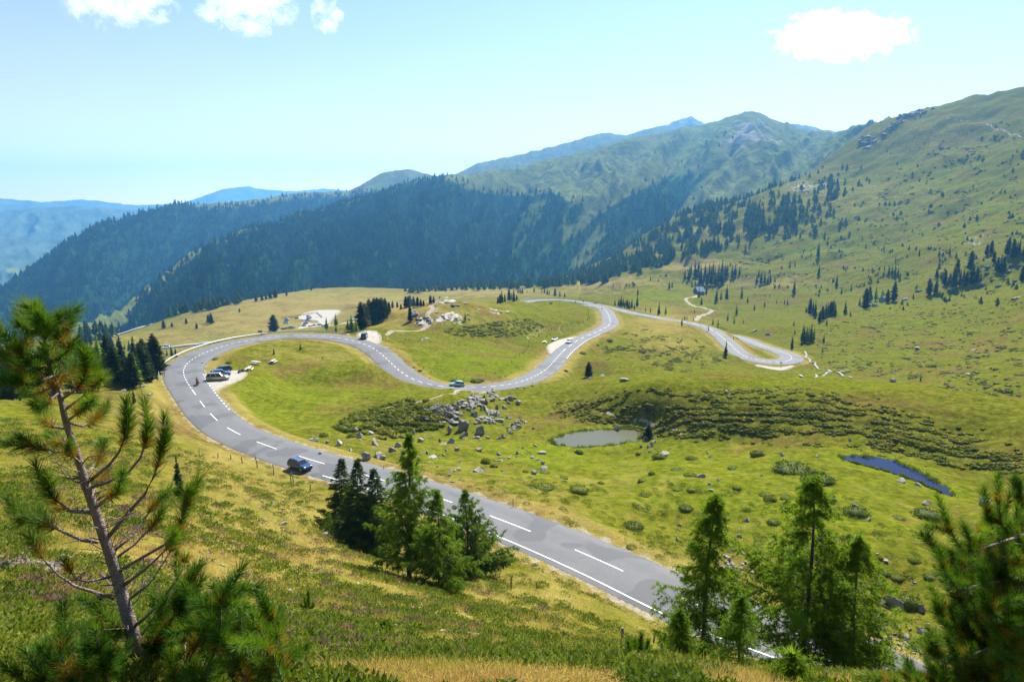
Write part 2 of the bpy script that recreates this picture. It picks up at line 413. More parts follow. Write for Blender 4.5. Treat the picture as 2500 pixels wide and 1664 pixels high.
# gravel places as ground polygons with heights taken from the road beside them
def near_road_h(u, v): pass
GRAVEL = []
def add_gravel(name, uv, h):
    GRAVEL.append((name, chaikin([P_h(u, v, h if not callable(h) else h(u, v))[:2] for u, v in uv], 2), uv, h))
add_gravel('layby_hairpin', [(481,917),(530,906),(570,904),(597,905),(604,916),(590,930),(560,944),(540,953),(524,964),(514,968),(498,945)], 37.4)
add_gravel('layby_bend', [(1344,876),(1340,862),(1333,845),(1343,836),(1352,829),(1362,822),(1380,818),(1420,813),(1452,807),(1440,816),(1412,826),(1390,840),(1368,860)], lambda u, v: 50 + (1360 - u) * -.018 if u > 1360 else 50.2)
add_gravel('layby_knoll', [(868,824),(880,815),(905,811),(926,815),(932,830),(924,840),(908,838),(890,832)], 41)
add_gravel('car_park', [(778,792),(733,785),(735,800),(700,812),(800,812),(870,800),(960,795),(955,782),(900,784),(850,785),(816,795),(800,793),(822,770),(837,757),(800,757),(765,758),(735,767),(722,780),(742,782),(770,783)], 103.)
add_gravel('hairpin_verge', [(1840,890),(1862,893),(1890,897),(1915,896),(1940,890),(1935,897),(1915,905),(1885,906),(1855,901)], 64.8)

def H(x, y, detail=True):
    x = np.asarray(x, float); y = np.asarray(y, float)
    d = np.maximum(np.hypot(x, y), .5); a = np.arctan2(x, y); l = np.log(d)
    z = e_base(a, l) * d
    rd, rk, side = road_near(x, y)
    hw = ROAD[rk, 3] / 2
    off = rd - hw
    natural = sstep(1.0, 9.0, off)
    if detail:
        near = 1 - sstep(8, 45, d); mid = sstep(10, 40, d)
        far = sstep(300, 900, d)
        n = fbm(x / 2.3, y / 2.3, 4, 3) * .16 * near
        n = n + fbm(x / 9., y / 9., 4, 5) * (.16 * near + .75 * mid)
        n = n + fbm(x / 34., y / 34., 3, 9) * 2.3 * mid * sstep(40, 90, d) * (1 - .55 * sstep(300, 500, d))
        n = n + fbm(x / 120., y / 120., 4, 21) * 15. * far * (a > .1)
        n = n + fbm(x / 40., y / 40., 3, 25) * 5.0 * far * (a > .1)
        z = z + n * natural * sstep(2, 6, d)
    zr = ROAD[rk, 2]
    bank = 5.0 + 5.0 * sstep(150, 400, d)
    w = 1 - sstep(1.3, bank, off)
    z = z + (zr - .02 - z) * w
    for poly, h in ((POND1, POND1_H), (POND2, POND2_H), (LAKE, LAKE_H)):
        px = [p[0] for p in poly]; py = [p[1] for p in poly]; m = 12
        q = (x > min(px) - m) & (x < max(px) + m) & (y > min(py) - m) & (y < max(py) + m)
        if q.any():
            sd = polydist(x[q], y[q], poly) + .25 * perlin(x[q] / .9, y[q] / .9, 4)
            zz = z[q]; wl = -h
            zz = np.where(sd < 0, wl - .15 - np.minimum(-sd, 3) * .15, zz + (wl + np.minimum(sd, 6) * .05 - zz) * (1 - sstep(0, 7, sd)))
            z[q] = zz
    for name, poly, uv, hh in GRAVEL:
        px = [p[0] for p in poly]; py = [p[1] for p in poly]; m = 10 if name != 'car_park' else 30
        q = (x > min(px) - m) & (x < max(px) + m) & (y > min(py) - m) & (y < max(py) + m)
        if q.any():
            sd = polydist(x[q], y[q], poly)
            if name == 'car_park': tgt = -103.
            else: tgt = zr[q] - .02
            z[q] = z[q] + (tgt - z[q]) * (1 - sstep(.5, m * .8, sd))
    return z

def hz(x, y): return float(H(np.array([x]), np.array([y]))[0])

_DS = np.exp(np.linspace(math.log(1.6), math.log(2400), 2600))
def ground_at(u, v, dmin=0, dmax=1e9):
    """first point of the ground met by the line of sight through u, v"""
    a, e = az_e(u, v)
    ds = _DS[(_DS >= dmin) & (_DS <= dmax)]
    z = H(ds * math.sin(a), ds * math.cos(a)); s = z - e * ds
    k = np.argmax(s > 0) if (s > 0).any() else np.argmin(np.abs(s))
    if k > 0 and s[k] > 0:
        t = s[k - 1] / (s[k - 1] - s[k]); d = ds[k - 1] + t * (ds[k] - ds[k - 1])
    else: d = ds[k]
    x, y = d * math.sin(a), d * math.cos(a)
    return np.array([x, y, hz(x, y)])
def zdepth(p): return p[1] * CP - p[2] * SP
def m_per_px(p): return zdepth(p) / F

# ------------------------------------------------------------------ ground sheet
AZ = np.concatenate([np.linspace(-math.pi, -.80, 60, endpoint=False), np.linspace(-.80, .80, 1120), np.linspace(.80, math.pi, 61)[1:]])
LD = np.concatenate([np.log(np.linspace(.55, 1.5, 8, endpoint=False)), np.arange(math.log(1.5), math.log(12), .012), np.arange(math.log(12), math.log(1900), .0046), np.linspace(math.log(1900), math.log(10500), 40)])
GA, GL = np.meshgrid(AZ, LD, indexing='ij')
gx = np.exp(GL) * np.sin(GA); gy = np.exp(GL) * np.cos(GA)
gz = np.empty_like(gx)
for i in range(0, len(AZ), 100): gz[i:i + 100] = H(gx[i:i + 100], gy[i:i + 100])
_EG = gz / np.exp(GL); _DG = np.exp(LD); _CM = np.maximum.accumulate(_EG, axis=1)
def ground_at(u, v, dmin=0, dmax=1e9):
    a, e = az_e(u, v); i = int(np.clip(np.searchsorted(AZ, a), 1, len(AZ) - 1)); t = (a - AZ[i - 1]) / (AZ[i] - AZ[i - 1])
    if t < .5: i -= 1
    j0 = int(np.searchsorted(_DG, max(dmin, 1.3))); j1 = int(np.searchsorted(_DG, dmax))
    if j0 == 0 or dmin <= 1.3: j = int(np.searchsorted(_CM[i], e))
    else:
        h = _EG[i, j0:j1] >= e; j = j0 + int(np.argmax(h)) if h.any() else j1
    if j >= j1 or j >= len(_DG):
        s = _EG[i, j0:max(min(j1, 1270), j0 + 2)]; j = j0 + int(np.argmax(s)); d = _DG[j]; e = _EG[i, j]
    else:
        e0, e1 = _EG[i, j - 1], _EG[i, j]; f = np.clip((e - e0) / (e1 - e0 + 1e-12), 0, 1) if e1 > e0 else 1.0; d = _DG[j - 1] + f * (_DG[j] - _DG[j - 1]); e = e0 + f * (e1 - e0)
    return np.array([d * math.sin(a), d * math.cos(a), e * d])
# ------------------------------------------------------------------ light, sky, camera, haze
SUN_AZ, SUN_EL = R(24), R(46)
w = bpy.data.worlds.new("World"); scn.world = w; w.use_nodes = True
wn = w.node_tree; bg = wn.nodes['Background']
sky = nd(wn, 'ShaderNodeTexSky', sky_type='NISHITA', sun_disc=False, sun_elevation=SUN_EL, sun_rotation=SUN_AZ)
sky.altitude = 1900; sky.air_density = 1.0; sky.dust_density = 1.4; sky.ozone_density = 3.0
# the pale band of thick air over the horizon
wg = nd(wn, 'ShaderNodeTexCoord').outputs['Generated']; wz = nd(wn, 'ShaderNodeSeparateXYZ'); wn.links.new(wg, wz.inputs[0])
wf = mth(wn, 'POWER', 2.718, mth(wn, 'MULTIPLY', mth(wn, 'ABSOLUTE', wz.outputs[2]), -8.0))
wa = nd(wn, 'ShaderNodeMix', data_type='RGBA', blend_type='ADD'); wq = [q for q in wa.inputs if q.type == 'RGBA']
wn.links.new(sky.outputs[0], wq[0]); wq[1].default_value = (7.0, 3.0, .7, 1); wn.links.new(wf, [q for q in wa.inputs if q.name == 'Factor' and q.type == 'VALUE'][0])
wn.links.new([q for q in wa.outputs if q.type == 'RGBA'][0], bg.inputs['Color']); bg.inputs['Strength'].default_value = .076
sd = bpy.data.lights.new('sun', 'SUN'); sd.energy = 5.0; sd.angle = R(.53); sd.color = (1, .955, .87)
so = link('sun', sd); so.rotation_euler = (math.pi / 2 - SUN_EL, 0, math.pi - SUN_AZ)
# the lamp shines along its local -Z
dirv = Vector((-math.sin(SUN_AZ) * math.cos(SUN_EL), -math.cos(SUN_AZ) * math.cos(SUN_EL), -math.sin(SUN_EL)))
so.rotation_euler = dirv.to_track_quat('-Z', 'Y').to_euler()
cd = bpy.data.cameras.new('camera'); co = link('camera', cd); scn.camera = co
cd.sensor_fit = 'HORIZONTAL'; cd.sensor_width = 36; cd.lens = 36 * F / 2500; cd.clip_start = .05; cd.clip_end = 60000
co.location = (0, 0, 0); co.rotation_euler = (math.pi / 2 - PITCH, 0, 0)
vs = scn.view_settings; vs.view_transform = 'Standard'; vs.look = 'None'; vs.gamma = 1; vs.use_curve_mapping = False
vs.exposure = 1.25
cy = scn.cycles
cy.use_denoising = True
try: cy.denoiser = 'OPENIMAGEDENOISE'; cy.denoising_input_passes = 'RGB_ALBEDO_NORMAL'; cy.denoising_prefilter = 'NONE'
except Exception: pass
cy.max_bounces = 6; cy.diffuse_bounces = 2; cy.glossy_bounces = 2; cy.transmission_bounces = 4; cy.volume_bounces = 4; cy.transparent_max_bounces = 8
cy.sample_clamp_indirect = 6; cy.caustics_reflective = False; cy.caustics_refractive = False
scn.render.film_transparent = False

HAZE = True
if HAZE:
    hb = MB(); hb.box((0, 0, -190), (21400, 21400, 1820))
    hm = bpy.data.materials.new('haze_air'); hm.use_nodes = True; hn = hm.node_tree
    for n in list(hn.nodes): hn.nodes.remove(n)
    out = nd(hn, 'ShaderNodeOutputMaterial'); pv = nd(hn, 'ShaderNodeVolumePrincipled')
    pv.inputs['Color'].default_value = (.17, .52, 1.0, 1); pv.inputs['Density'].default_value = 1.15e-4; pv.inputs['Anisotropy'].default_value = .35
    hn.links.new(pv.outputs[0], out.inputs['Volume'])
    tag(hb.build('haze', hm), 'thin blue haze lying in the air over the valley', 'haze', kind='stuff')

# ------------------------------------------------------------------ ground material
def ground_material():
    m, nt, b = mat('alpine_turf')
    tc = nd(nt, 'ShaderNodeTexCoord').outputs['Object']
    at = nd(nt, 'ShaderNodeAttribute', attribute_name='zones'); sp = nd(nt, 'ShaderNodeSeparateColor'); nt.links.new(at.outputs['Color'], sp.inputs[0])
    dry, heath, bare = sp.outputs[0], sp.outputs[1], sp.outputs[2]
    at2 = nd(nt, 'ShaderNodeAttribute', attribute_name='zones_b'); sp2 = nd(nt, 'ShaderNodeSeparateColor'); nt.links.new(at2.outputs['Color'], sp2.inputs[0])
    lush, purple, crag = sp2.outputs[0], sp2.outputs[1], sp2.outputs[2]
    n1 = noise(nt, tc, .9, 9, .70); n2 = noise(nt, tc, .22, 7, .6, .3); n3 = noise(nt, tc, .045, 5, .55); n4 = noise(nt, tc, 5.0, 6, .7)
    n5 = noise(nt, tc, .5, 6, .62, .6)
    grass = ramp(nt, n1, [(.28, (.030, .040, .005)), (.45, (.084, .094, .007)), (.56, (.125, .126, .011)), (.72, (.21, .185, .034))])
    lushc = ramp(nt, n1, [(.28, (.036, .058, .005)), (.45, (.095, .127, .005)), (.58, (.138, .165, .007)), (.72, (.22, .218, .014))])
    dryc = ramp(nt, n4, [(.3, (.125, .098, .022)), (.5, (.225, .178, .045)), (.7, (.35, .28, .095))])
    brown = ramp(nt, n1, [(.3, (.070, .046, .014)), (.7, (.190, .120, .042))])
    heathc = ramp(nt, n1, [(.3, (.020, .024, .004)), (.5, (.055, .056, .008)), (.7, (.125, .115, .018))])
    purp = ramp(nt, n4, [(.3, (.06, .045, .03)), (.7, (.20, .12, .12))])
    rock = ramp(nt, n5, [(.3, (.20, .185, .16)), (.5, (.38, .36, .32)), (.7, (.55, .53, .49))])
    c = mixc(nt, mth(nt, 'ADD', lush, mth(nt, 'MULTIPLY', mth(nt, 'SUBTRACT', n2, .5), 1.6), clamp=True), grass, lushc)
    c = mixc(nt, mth(nt, 'MULTIPLY', mth(nt, 'SUBTRACT', mth(nt, 'ADD', mth(nt, 'MULTIPLY', dry, 1.0), mth(nt, 'MULTIPLY', n2, 1.1)), .62), 2.2, clamp=True), c, dryc)
    c = mixc(nt, mth(nt, 'MULTIPLY', mth(nt, 'SUBTRACT', mth(nt, 'ADD', n3, mth(nt, 'MULTIPLY', n5, .7)), .86), 4.0, clamp=True), c, brown)
    c = mixc(nt, mth(nt, 'MULTIPLY', mth(nt, 'SUBTRACT', mth(nt, 'ADD', heath, n5), .93), 4.5, clamp=True), c, heathc)
    c = mixc(nt, mth(nt, 'MULTIPLY', mth(nt, 'SUBTRACT', mth(nt, 'ADD', purple, n2), 1.05), 3.0, clamp=True), c, purp)
    c = mixc(nt, mth(nt, 'MULTIPLY', mth(nt, 'SUBTRACT', mth(nt, 'ADD', crag, n5), 1.0), 8.0, clamp=True), c, rock)
    grav = ramp(nt, n4, [(.3, (.22, .185, .135)), (.7, (.40, .35, .27))])
    c = mixc(nt, mth(nt, 'MULTIPLY', mth(nt, 'SUBTRACT', mth(nt, 'ADD', bare, mth(nt, 'MULTIPLY', n1, .7)), .85), 5.0, clamp=True), c, grav)
    nt.links.new(c, b.inputs['Base Color']); b.inputs['Roughness'].default_value = 1; b.inputs['Specular IOR Level'].default_value = .0
    # tufts and hummocks as relief of the turf
    bp = nd(nt, 'ShaderNodeBump', ins={'Strength': .9, 'Distance': .55}); nt.links.new(n2, bp.inputs['Height'])
    bp2 = nd(nt, 'ShaderNodeBump', ins={'Strength': .8, 'Distance': .16}); nt.links.new(n1, bp2.inputs['Height']); nt.links.new(bp.outputs[0], bp2.inputs['Normal'])
    nt.links.new(bp2.outputs[0], b.inputs['Normal'])
    return m
TURF = ground_material()

# zones: soft blobs given by where they are seen (u, v, half width, half height, strength)
ZDRY = [(750,1330,520,190,.42),(300,1450,300,200,.40),(1250,1480,350,120,.38),(560,1120,120,60,.4),(800,750,330,45,.75),(620,790,200,40,.6),(1150,712,250,12,.6),(430,830,160,40,.45),(1250,1640,500,50,.3),(900,1300,350,110,.25),(600,1180,260,90,.35),(400,1000,120,80,.45),(1330,1560,220,60,.25),(1750,560,120,12,.4),(1700,650,90,14,.6),(1850,690,160,15,.35),
        (1620,790,110,40,.5),(1500,690,130,14,.5),(820,860,200,22,.3),(1250,1250,220,45,.35),(2100,480,260,60,.2),(2250,330,200,60,.2),(200,1330,200,130,.3),(1650,830,100,40,.35),(1450,700,80,14,.6),(1700,1390,160,60,.3),(1460,1180,300,40,.15)]
ZLUSH = [(2200,480,360,160,.35),(2250,780,300,120,.3),(1150,890,180,45,1),(1620,735,80,22,1),(720,960,240,80,.8),(1250,1120,200,70,.9),(1600,1180,400,120,.6),(1600,840,160,60,.4),(1980,612,90,14,.8),(2450,498,70,14,.9),(1250,760,180,25,.4),(1800,1040,60,20,.0),(2000,1270,300,120,.6),(1500,820,60,30,.8),(1000,1500,300,80,.2),(1900,930,400,14,.5)]
ZHEATH = [(1780,1005,360,72,.62),(2150,1040,230,75,.5),(930,1000,150,50,.55),(1210,800,150,26,.45),(2280,830,330,130,.20),(2100,720,200,40,.16),(1960,570,260,90,.12),(2200,420,260,120,.10),(1450,1010,160,55,.4),(1720,860,70,40,.45),(1950,1180,90,45,.35),(760,1040,130,40,.25),(1640,860,90,50,.3),(2450,1150,90,90,.35),(1700,640,200,70,.25)]
ZPURP = [(700,1300,300,110,.34),(420,1420,160,90,.36),(300,1250,150,110,.42),(650,1220,120,60,.38),(850,1480,220,90,.3),(100,1500,120,100,.45),(620,1330,140,60,.4),(1150,1450,200,80,.2)]
ZCRAG = [(1085,738,50,7,.85),(1105,772,55,12,.75),(1040,785,28,14,.8),(1100,788,80,14,.55),(1220,760,60,8,.55),(1960,455,70,28,.55),(2030,470,50,30,.4),(2120,320,60,30,.35),(2190,280,40,22,.35),(2010,455,60,25,.5),(2380,590,60,26,.5),(2440,640,50,30,.5),(60,1365,70,22,.6),(1110,1000,110,60,.35),(1180,950,80,18,.5),(1750,470,60,20,.4),(1500,1100,60,30,.2),(1250,1160,200,30,.12),(2060,880,90,12,.45)]
ZBARE = [(1052,790,14,24,.7),(1140,945,50,9,.7),(940,988,90,5,.5),(1052,752,8,18,.7),(1200,790,120,5,.3)]
def blobs(Z, u, v):
    s = np.zeros_like(u)
    for cu, cv, ru, rv, k in Z: s = np.maximum(s, k * np.exp(-(((u - cu) / ru) ** 2 + ((v - cv) / rv) ** 2) * .9))
    return s

fl = (gy > .3)
yy = np.where(fl, gy, 1); zc_ = yy * CP - gz * SP; zc_ = np.maximum(zc_, .2)
U = np.where(fl, 1250 + F * gx / zc_, -9999); Vv = np.where(fl, 832 - F * (yy * SP + gz * CP) / zc_, 1600)
wob = fbm(gx / 14., gy / 14., 3, 31)
Uw, Vw = U + wob * 45, Vv + fbm(gx / 14., gy / 14., 3, 37) * 22
Z1 = np.zeros((gx.size, 4), np.float32); Z2 = np.zeros((gx.size, 4), np.float32); Z1[:, 3] = 1; Z2[:, 3] = 1
Z1[:, 0] = blobs(ZDRY, Uw, Vw).ravel(); Z1[:, 1] = blobs(ZHEATH, Uw, Vw).ravel(); Z1[:, 2] = blobs(ZBARE, Uw, Vw).ravel()
Z2[:, 0] = blobs(ZLUSH, Uw, Vw).ravel(); Z2[:, 1] = blobs(ZPURP, Uw, Vw).ravel(); Z2[:, 2] = blobs(ZCRAG, Uw, Vw).ravel()
for poly in (POND1, POND2):
    px = [p[0] for p in poly]; py = [p[1] for p in poly]
    q = ((gx > min(px) - 4) & (gx < max(px) + 4) & (gy > min(py) - 4) & (gy < max(py) + 4)).ravel()
    sdq = polydist(gx.ravel()[q], gy.ravel()[q], poly); Z1[q, 1] = np.maximum(Z1[q, 1], .95 * (1 - sstep(.1, 1.0, sdq + .5 * perlin(gx.ravel()[q] / .8, gy.ravel()[q] / .8, 57))))
    Z2[q, 0] = np.maximum(Z2[q, 0], 1 - sstep(.5, 4, sdq))
rd, rk, sidev = road_near(gx.ravel(), gy.ravel())
off = rd - ROAD[rk, 3] / 2
vw = 1 - sstep(.1, 1.2, off + .9 * perlin(gx.ravel() / 1.7, gy.ravel() / 1.7, 51))
Z1[:, 2] = np.maximum(Z1[:, 2], vw * .62)
Z1[:, 0] = np.maximum(Z1[:, 0], (1 - sstep(1.5, 5.5, off)) * .5)
for name, poly, uv, hh in GRAVEL:
    px = [p[0] for p in poly]; py = [p[1] for p in poly]
    q = ((gx > min(px) - 6) & (gx < max(px) + 6) & (gy > min(py) - 6) & (gy < max(py) + 6)).ravel()
    if q.any():
        sdq = polydist(gx.ravel()[q], gy.ravel()[q], poly); Z1[q, 2] = np.maximum(Z1[q, 2], (1 - sstep(-.6, 1.4, sdq)) * .95)

# trodden paths and tracks: bare lines on the ground
PATHS = [([(845,815),(905,809),(960,808),(1000,808),(1035,803),(1048,790),(1046,765),(1058,752),(1052,744),(1066,735),(1074,731)], 1.3, .9),
 ([(1705,722),(1690,726),(1674,730),(1680,738),(1695,747),(1720,752),(1738,757),(1732,763),(1718,768),(1705,775),(1698,782)], 2.2, 1.0),
 ([(935,995),(990,985),(1050,974),(1110,958),(1150,945)], .8, .8),
 ([(1470,1008),(1520,1020),(1580,1032),(1640,1052),(1690,1068)], .7, .75),
 ([(2300,290),(2380,300),(2440,315),(2520,330)], 2.0, .7),
 ([(1288,829),(1300,815),(1330,800)], .6, .7),([(1364,800),(1371,816)], .6, .7)]
fx, fy = gx.ravel(), gy.ravel()
for uvp, wd, k in PATHS:
    pp = np.array([ground_at(u, v) for u, v in uvp]); pp = resample(smooth_line(catmull(pp, 1.0), 2), 1.0)
    pp[:, 0] += fbm(np.arange(len(pp)) / 7., np.zeros(len(pp)), 2, 61) * 1.2
    q = np.where((fx > pp[:, 0].min() - 5) & (fx < pp[:, 0].max() + 5) & (fy > pp[:, 1].min() - 5) & (fy < pp[:, 1].max() + 5))[0]
    for c0 in range(0, len(q), 4000):
        qq = q[c0:c0 + 4000]
        dd = np.sqrt(((fx[qq][:, None] - pp[None, :, 0]) ** 2 + (fy[qq][:, None] - pp[None, :, 1]) ** 2).min(1))
        Z1[qq, 2] = np.maximum(Z1[qq, 2], k * (1 - sstep(wd * .5, wd * 1.1, dd)))
# stream beside the right-hand hairpin
STREAM = np.array([ground_at(u, v) for u, v in [(1975,872),(1985,888),(1998,898),(2015,905),(2030,906),(2055,915),(2075,922)]])

na, nl = gx.shape
idx = np.arange(na * nl, dtype=np.int32).reshape(na, nl)
quads = np.stack([idx[:-1, :-1], idx[1:, :-1], idx[1:, 1:], idx[:-1, 1:]], -1).reshape(-1, 4)
quads = quads[:, ::-1]
me = mesh_np('ground', np.stack([gx, gy, gz], -1).reshape(-1, 3), quads=quads, smooth=True, mats=[TURF])
for nm, Z in (('zones', Z1), ('zones_b', Z2)):
    a_ = me.attributes.new(nm, 'FLOAT_COLOR', 'POINT'); a_.data.foreach_set('color', Z.ravel())
ground = tag(link('ground', me), kind='structure')

# ------------------------------------------------------------------ road
def asphalt():
    m, nt, b = mat('asphalt')
    tc = nd(nt, 'ShaderNodeTexCoord').outputs['Object']; uvn = nd(nt, 'ShaderNodeAttribute', attribute_name='across').outputs['Fac']
    f1 = noise(nt, tc, .35, 6, .6); f2 = noise(nt, tc, 30, 3, .6)
    c = ramp(nt, f1, [(.3, (.108, .109, .112)), (.7, (.140, .140, .140))])
    c = mixc(nt, .22, c, ramp(nt, f2, [(.3, (.08, .08, .08)), (.7, (.30, .30, .30))]))
    # wheel tracks worn a little darker, bleached in between
    tr = mth(nt, 'ABSOLUTE', mth(nt, 'SUBTRACT', mth(nt, 'ABSOLUTE', uvn), .48))
    c = mixc(nt, mth(nt, 'MULTIPLY', mth(nt, 'SUBTRACT', .3, tr, clamp=True), 1.0), c, (.092, .094, .097))
    pt = noise(nt, tc, .16, 2, .4); c = mixc(nt, mth(nt, 'MULTIPLY', mth(nt, 'SUBTRACT', pt, .58), 40, clamp=True), c, (.102, .103, .106)); c = mixc(nt, mth(nt, 'MULTIPLY', mth(nt, 'SUBTRACT', .40, pt), 30, clamp=True), c, (.138, .138, .137)); sm_ = noise(nt, tc, .6, 5, .7, 2.5)
    c = mixc(nt, mth(nt, 'MULTIPLY', mth(nt, 'SUBTRACT', .012, mth(nt, 'ABSOLUTE', mth(nt, 'SUBTRACT', sm_, .5)), clamp=True), 45, clamp=True), c, (.07, .07, .072))
    edge = mth(nt, 'MULTIPLY', mth(nt, 'SUBTRACT', mth(nt, 'ADD', mth(nt, 'ABSOLUTE', uvn), mth(nt, 'MULTIPLY', f1, .06)), .965), 14, clamp=True)
    c = mixc(nt, edge, c, (.075, .072, .068))
    nt.links.new(c, b.inputs['Base Color']); b.inputs['Roughness'].default_value = .8; b.inputs['Specular IOR Level'].default_value = .25
    bp = nd(nt, 'ShaderNodeBump', ins={'Strength': .3, 'Distance': .01}); nt.links.new(f2, bp.inputs['Height']); nt.links.new(bp.outputs[0], b.inputs['Normal'])
    return m
ASPH = asphalt()
RD = np.hypot(ROAD[:, 0], ROAD[:, 1])
LIFT = .05 + .0006 * RD
def ribbon(k0, k1, o0, o1, lift, nacross=2, ragged=0.0):
    ks = np.arange(k0, k1 + 1); V = []
    for j in range(nacross):
        t = j / (nacross - 1); o = o0 + (o1 - o0) * t
        oo = o(ks) if callable(o) else o
        V.append(np.stack([ROAD[ks, 0] + ROAD_N[ks, 0] * oo, ROAD[ks, 1] + ROAD_N[ks, 1] * oo, ROAD[ks, 2] + LIFT[ks] + lift], 1))
    n = len(ks); V = np.concatenate(V)
    q = [(j * n + i, j * n + i + 1, (j + 1) * n + i + 1, (j + 1) * n + i) for j in range(nacross - 1) for i in range(n - 1)]
    return V, np.array(q, np.int32).reshape(-1, 4)
nac = 11
ks = np.arange(len(ROAD)); V = []; AC = []
jit = .10 * perlin(ROAD_S / 1.3, ROAD_S * 0 + .5, 71)
for j in range(nac):
    t = -1 + 2 * j / (nac - 1); o = t * ROAD[:, 3] / 2 + (jit if abs(t) == 1 else 0)
    crown = .06 * (1 - t * t)
    V.append(np.stack([ROAD[:, 0] + ROAD_N[:, 0] * o, ROAD[:, 1] + ROAD_N[:, 1] * o, ROAD[:, 2] + LIFT + crown - (.12 if abs(t) == 1 else 0)], 1)); AC.append(np.full(len(ROAD), t))
n = len(ROAD)
q = np.array([(j * n + i, j * n + i + 1, (j + 1) * n + i + 1, (j + 1) * n + i) for j in range(nac - 1) for i in range(n - 1)], np.int32)
me = mesh_np('road', np.concatenate(V), quads=q, smooth=True, mats=[ASPH])
a_ = me.attributes.new('across', 'FLOAT', 'POINT'); a_.data.foreach_set('value', np.concatenate(AC).astype(np.float32))
road = tag(link('road', me), kind='structure')

WHITE = simple('road_paint', (.80, .80, .78), .6, var=.06, vscale=2)
def seg_k(u, v): # index of the road sample seen at u, v
    a = [project(p[:3]) for p in ROAD]; a = np.array(a)[:, :2]
    return int(np.argmin((a[:, 0] - u) ** 2 + (a[:, 1] - v) ** 2))
RUV = np.array([project(p[:3])[:2] for p in ROAD])
def kat(u, v): return int(np.argmin((RUV[:, 0] - u) ** 2 + (RUV[:, 1] - v) ** 2))
PV, PQ = [], []; pn = 0
def paint(s0, s1, o, wd):
    """a painted line from s0 to s1 metres along the road at offset o"""
    global pn
    ss = np.linspace(s0, s1, max(2, int((s1 - s0) / .8) + 1))
    def at(ss, oo):
        x = np.interp(ss, ROAD_S, ROAD[:, 0]); y = np.interp(ss, ROAD_S, ROAD[:, 1]); z = np.interp(ss, ROAD_S, ROAD[:, 2] + LIFT)
        nx = np.interp(ss, ROAD_S, ROAD_N[:, 0]); ny = np.interp(ss, ROAD_S, ROAD_N[:, 1]); hw = np.interp(ss, ROAD_S, ROAD[:, 3] / 2)
        ov = oo(ss) if callable(oo) else oo
        t = np.clip(ov / hw, -1, 1)
        return np.stack([x + nx * ov, y + ny * ov, z + .06 * (1 - t * t) + .012 + .00006 * np.hypot(x, y)], 1)
    a = at(ss, (lambda s: o(s) - wd / 2) if callable(o) else o - wd / 2); b_ = at(ss, (lambda s: o(s) + wd / 2) if callable(o) else o + wd / 2)
    m = len(ss); PV.append(a); PV.append(b_)
    for i in range(m - 1): PQ.append((pn + i, pn + i + 1, pn + m + i + 1, pn + m + i))
    pn += 2 * m
s_of = lambda u, v: kat(u, v) * .8
# centre line: 6 m dashes on the straights, short dashes in the bends
kin, kout = s_of(470, 955), s_of(1320, 912)
dash = []
s = s_of(1466, 1372) - 3
while s > 0: s -= 12
while s < kin: dash.append((s, s + 6)); s += 12
s = kin
while s < kout: dash.append((s, s + 1.5)); s += 3.0
s = kout + 1
k3 = s_of(1372, 862)
while s < k3: dash.append((s, s + 1.5)); s += 3.0
s = k3 + 2
k4 = s_of(1485, 797)
while s < k4: dash.append((s, s + 6)); s += 12
k5 = s_of(1420, 739)
while s < k5: dash.append((s, s + 2.6)); s += 6.0
k6 = s_of(1745, 811)
while s < k6: dash.append((s, s + 6)); s += 12
while s < ROAD_S[-1] - 3: dash.append((s, s + 1.5)); s += 3.1
for a, b_ in dash:
    if a > 0: paint(a, b_, 0, .13 + .00014 * float(np.interp(a, ROAD_S, RD)))
# solid edge line on the near straight (camera side), broken lines along the lay-bys
SIDE = 1 if (ROAD_N[60, 1] < 0) else -1      # side facing the camera
e0, e1 = s_of(2090, 1620), s_of(835, 1148)
paint(max(0, e0 - 14), e1, SIDE * 3.05, .16)
l0, l1 = s_of(520, 1000), s_of(452, 918)
insd = -SIDE
s = l0
while s < l1: paint(s, s + 1.1, lambda q_: insd * (np.interp(q_, ROAD_S, ROAD[:, 3] / 2) - .35), .26); s += 2.7
l0, l1 = s_of(1360, 875), s_of(1445, 816)
s = l0
while s < l1: paint(s, s + 2.0, lambda q_: insd * (np.interp(q_, ROAD_S, ROAD[:, 3] / 2) - .3), .22); s += 3.4
mk = mesh_np('lane_marking', np.concatenate(PV), quads=np.array(PQ, np.int32), mats=[WHITE])
link('lane_marking', mk, road)

# gravel lay-bys as thin sheets on the ground
GRAVM = simple('pale_gravel', (.33, .295, .235), .95, var=.25, vscale=.8, bump=.5, bscale=9)
def sheet(name, poly, zf, m, step, edge=.5, parent=None):
    px = [p[0] for p in poly]; py = [p[1] for p in poly]
    X, Y = np.meshgrid(np.arange(min(px) - 1, max(px) + 1, step), np.arange(min(py) - 1, max(py) + 1, step), indexing='ij')
    sdv = polydist(X, Y, poly) + edge * perlin(X / 1.1, Y / 1.1, 81)
    Zz = zf(X.ravel(), Y.ravel()).reshape(X.shape); idx = np.arange(X.size).reshape(X.shape)
    q = np.stack([idx[:-1, :-1], idx[1:, :-1], idx[1:, 1:], idx[:-1, 1:]], -1).reshape(-1, 4)
    ins = (sdv.ravel()[q] < 0).all(1); q = q[ins]
    used = np.unique(q); rm = np.full(X.size, -1); rm[used] = np.arange(len(used))
    V = np.stack([X.ravel(), Y.ravel(), Zz.ravel()], 1)[used]
    return link(name, mesh_np(name, V, quads=rm[q], smooth=True, mats=[m]), parent)
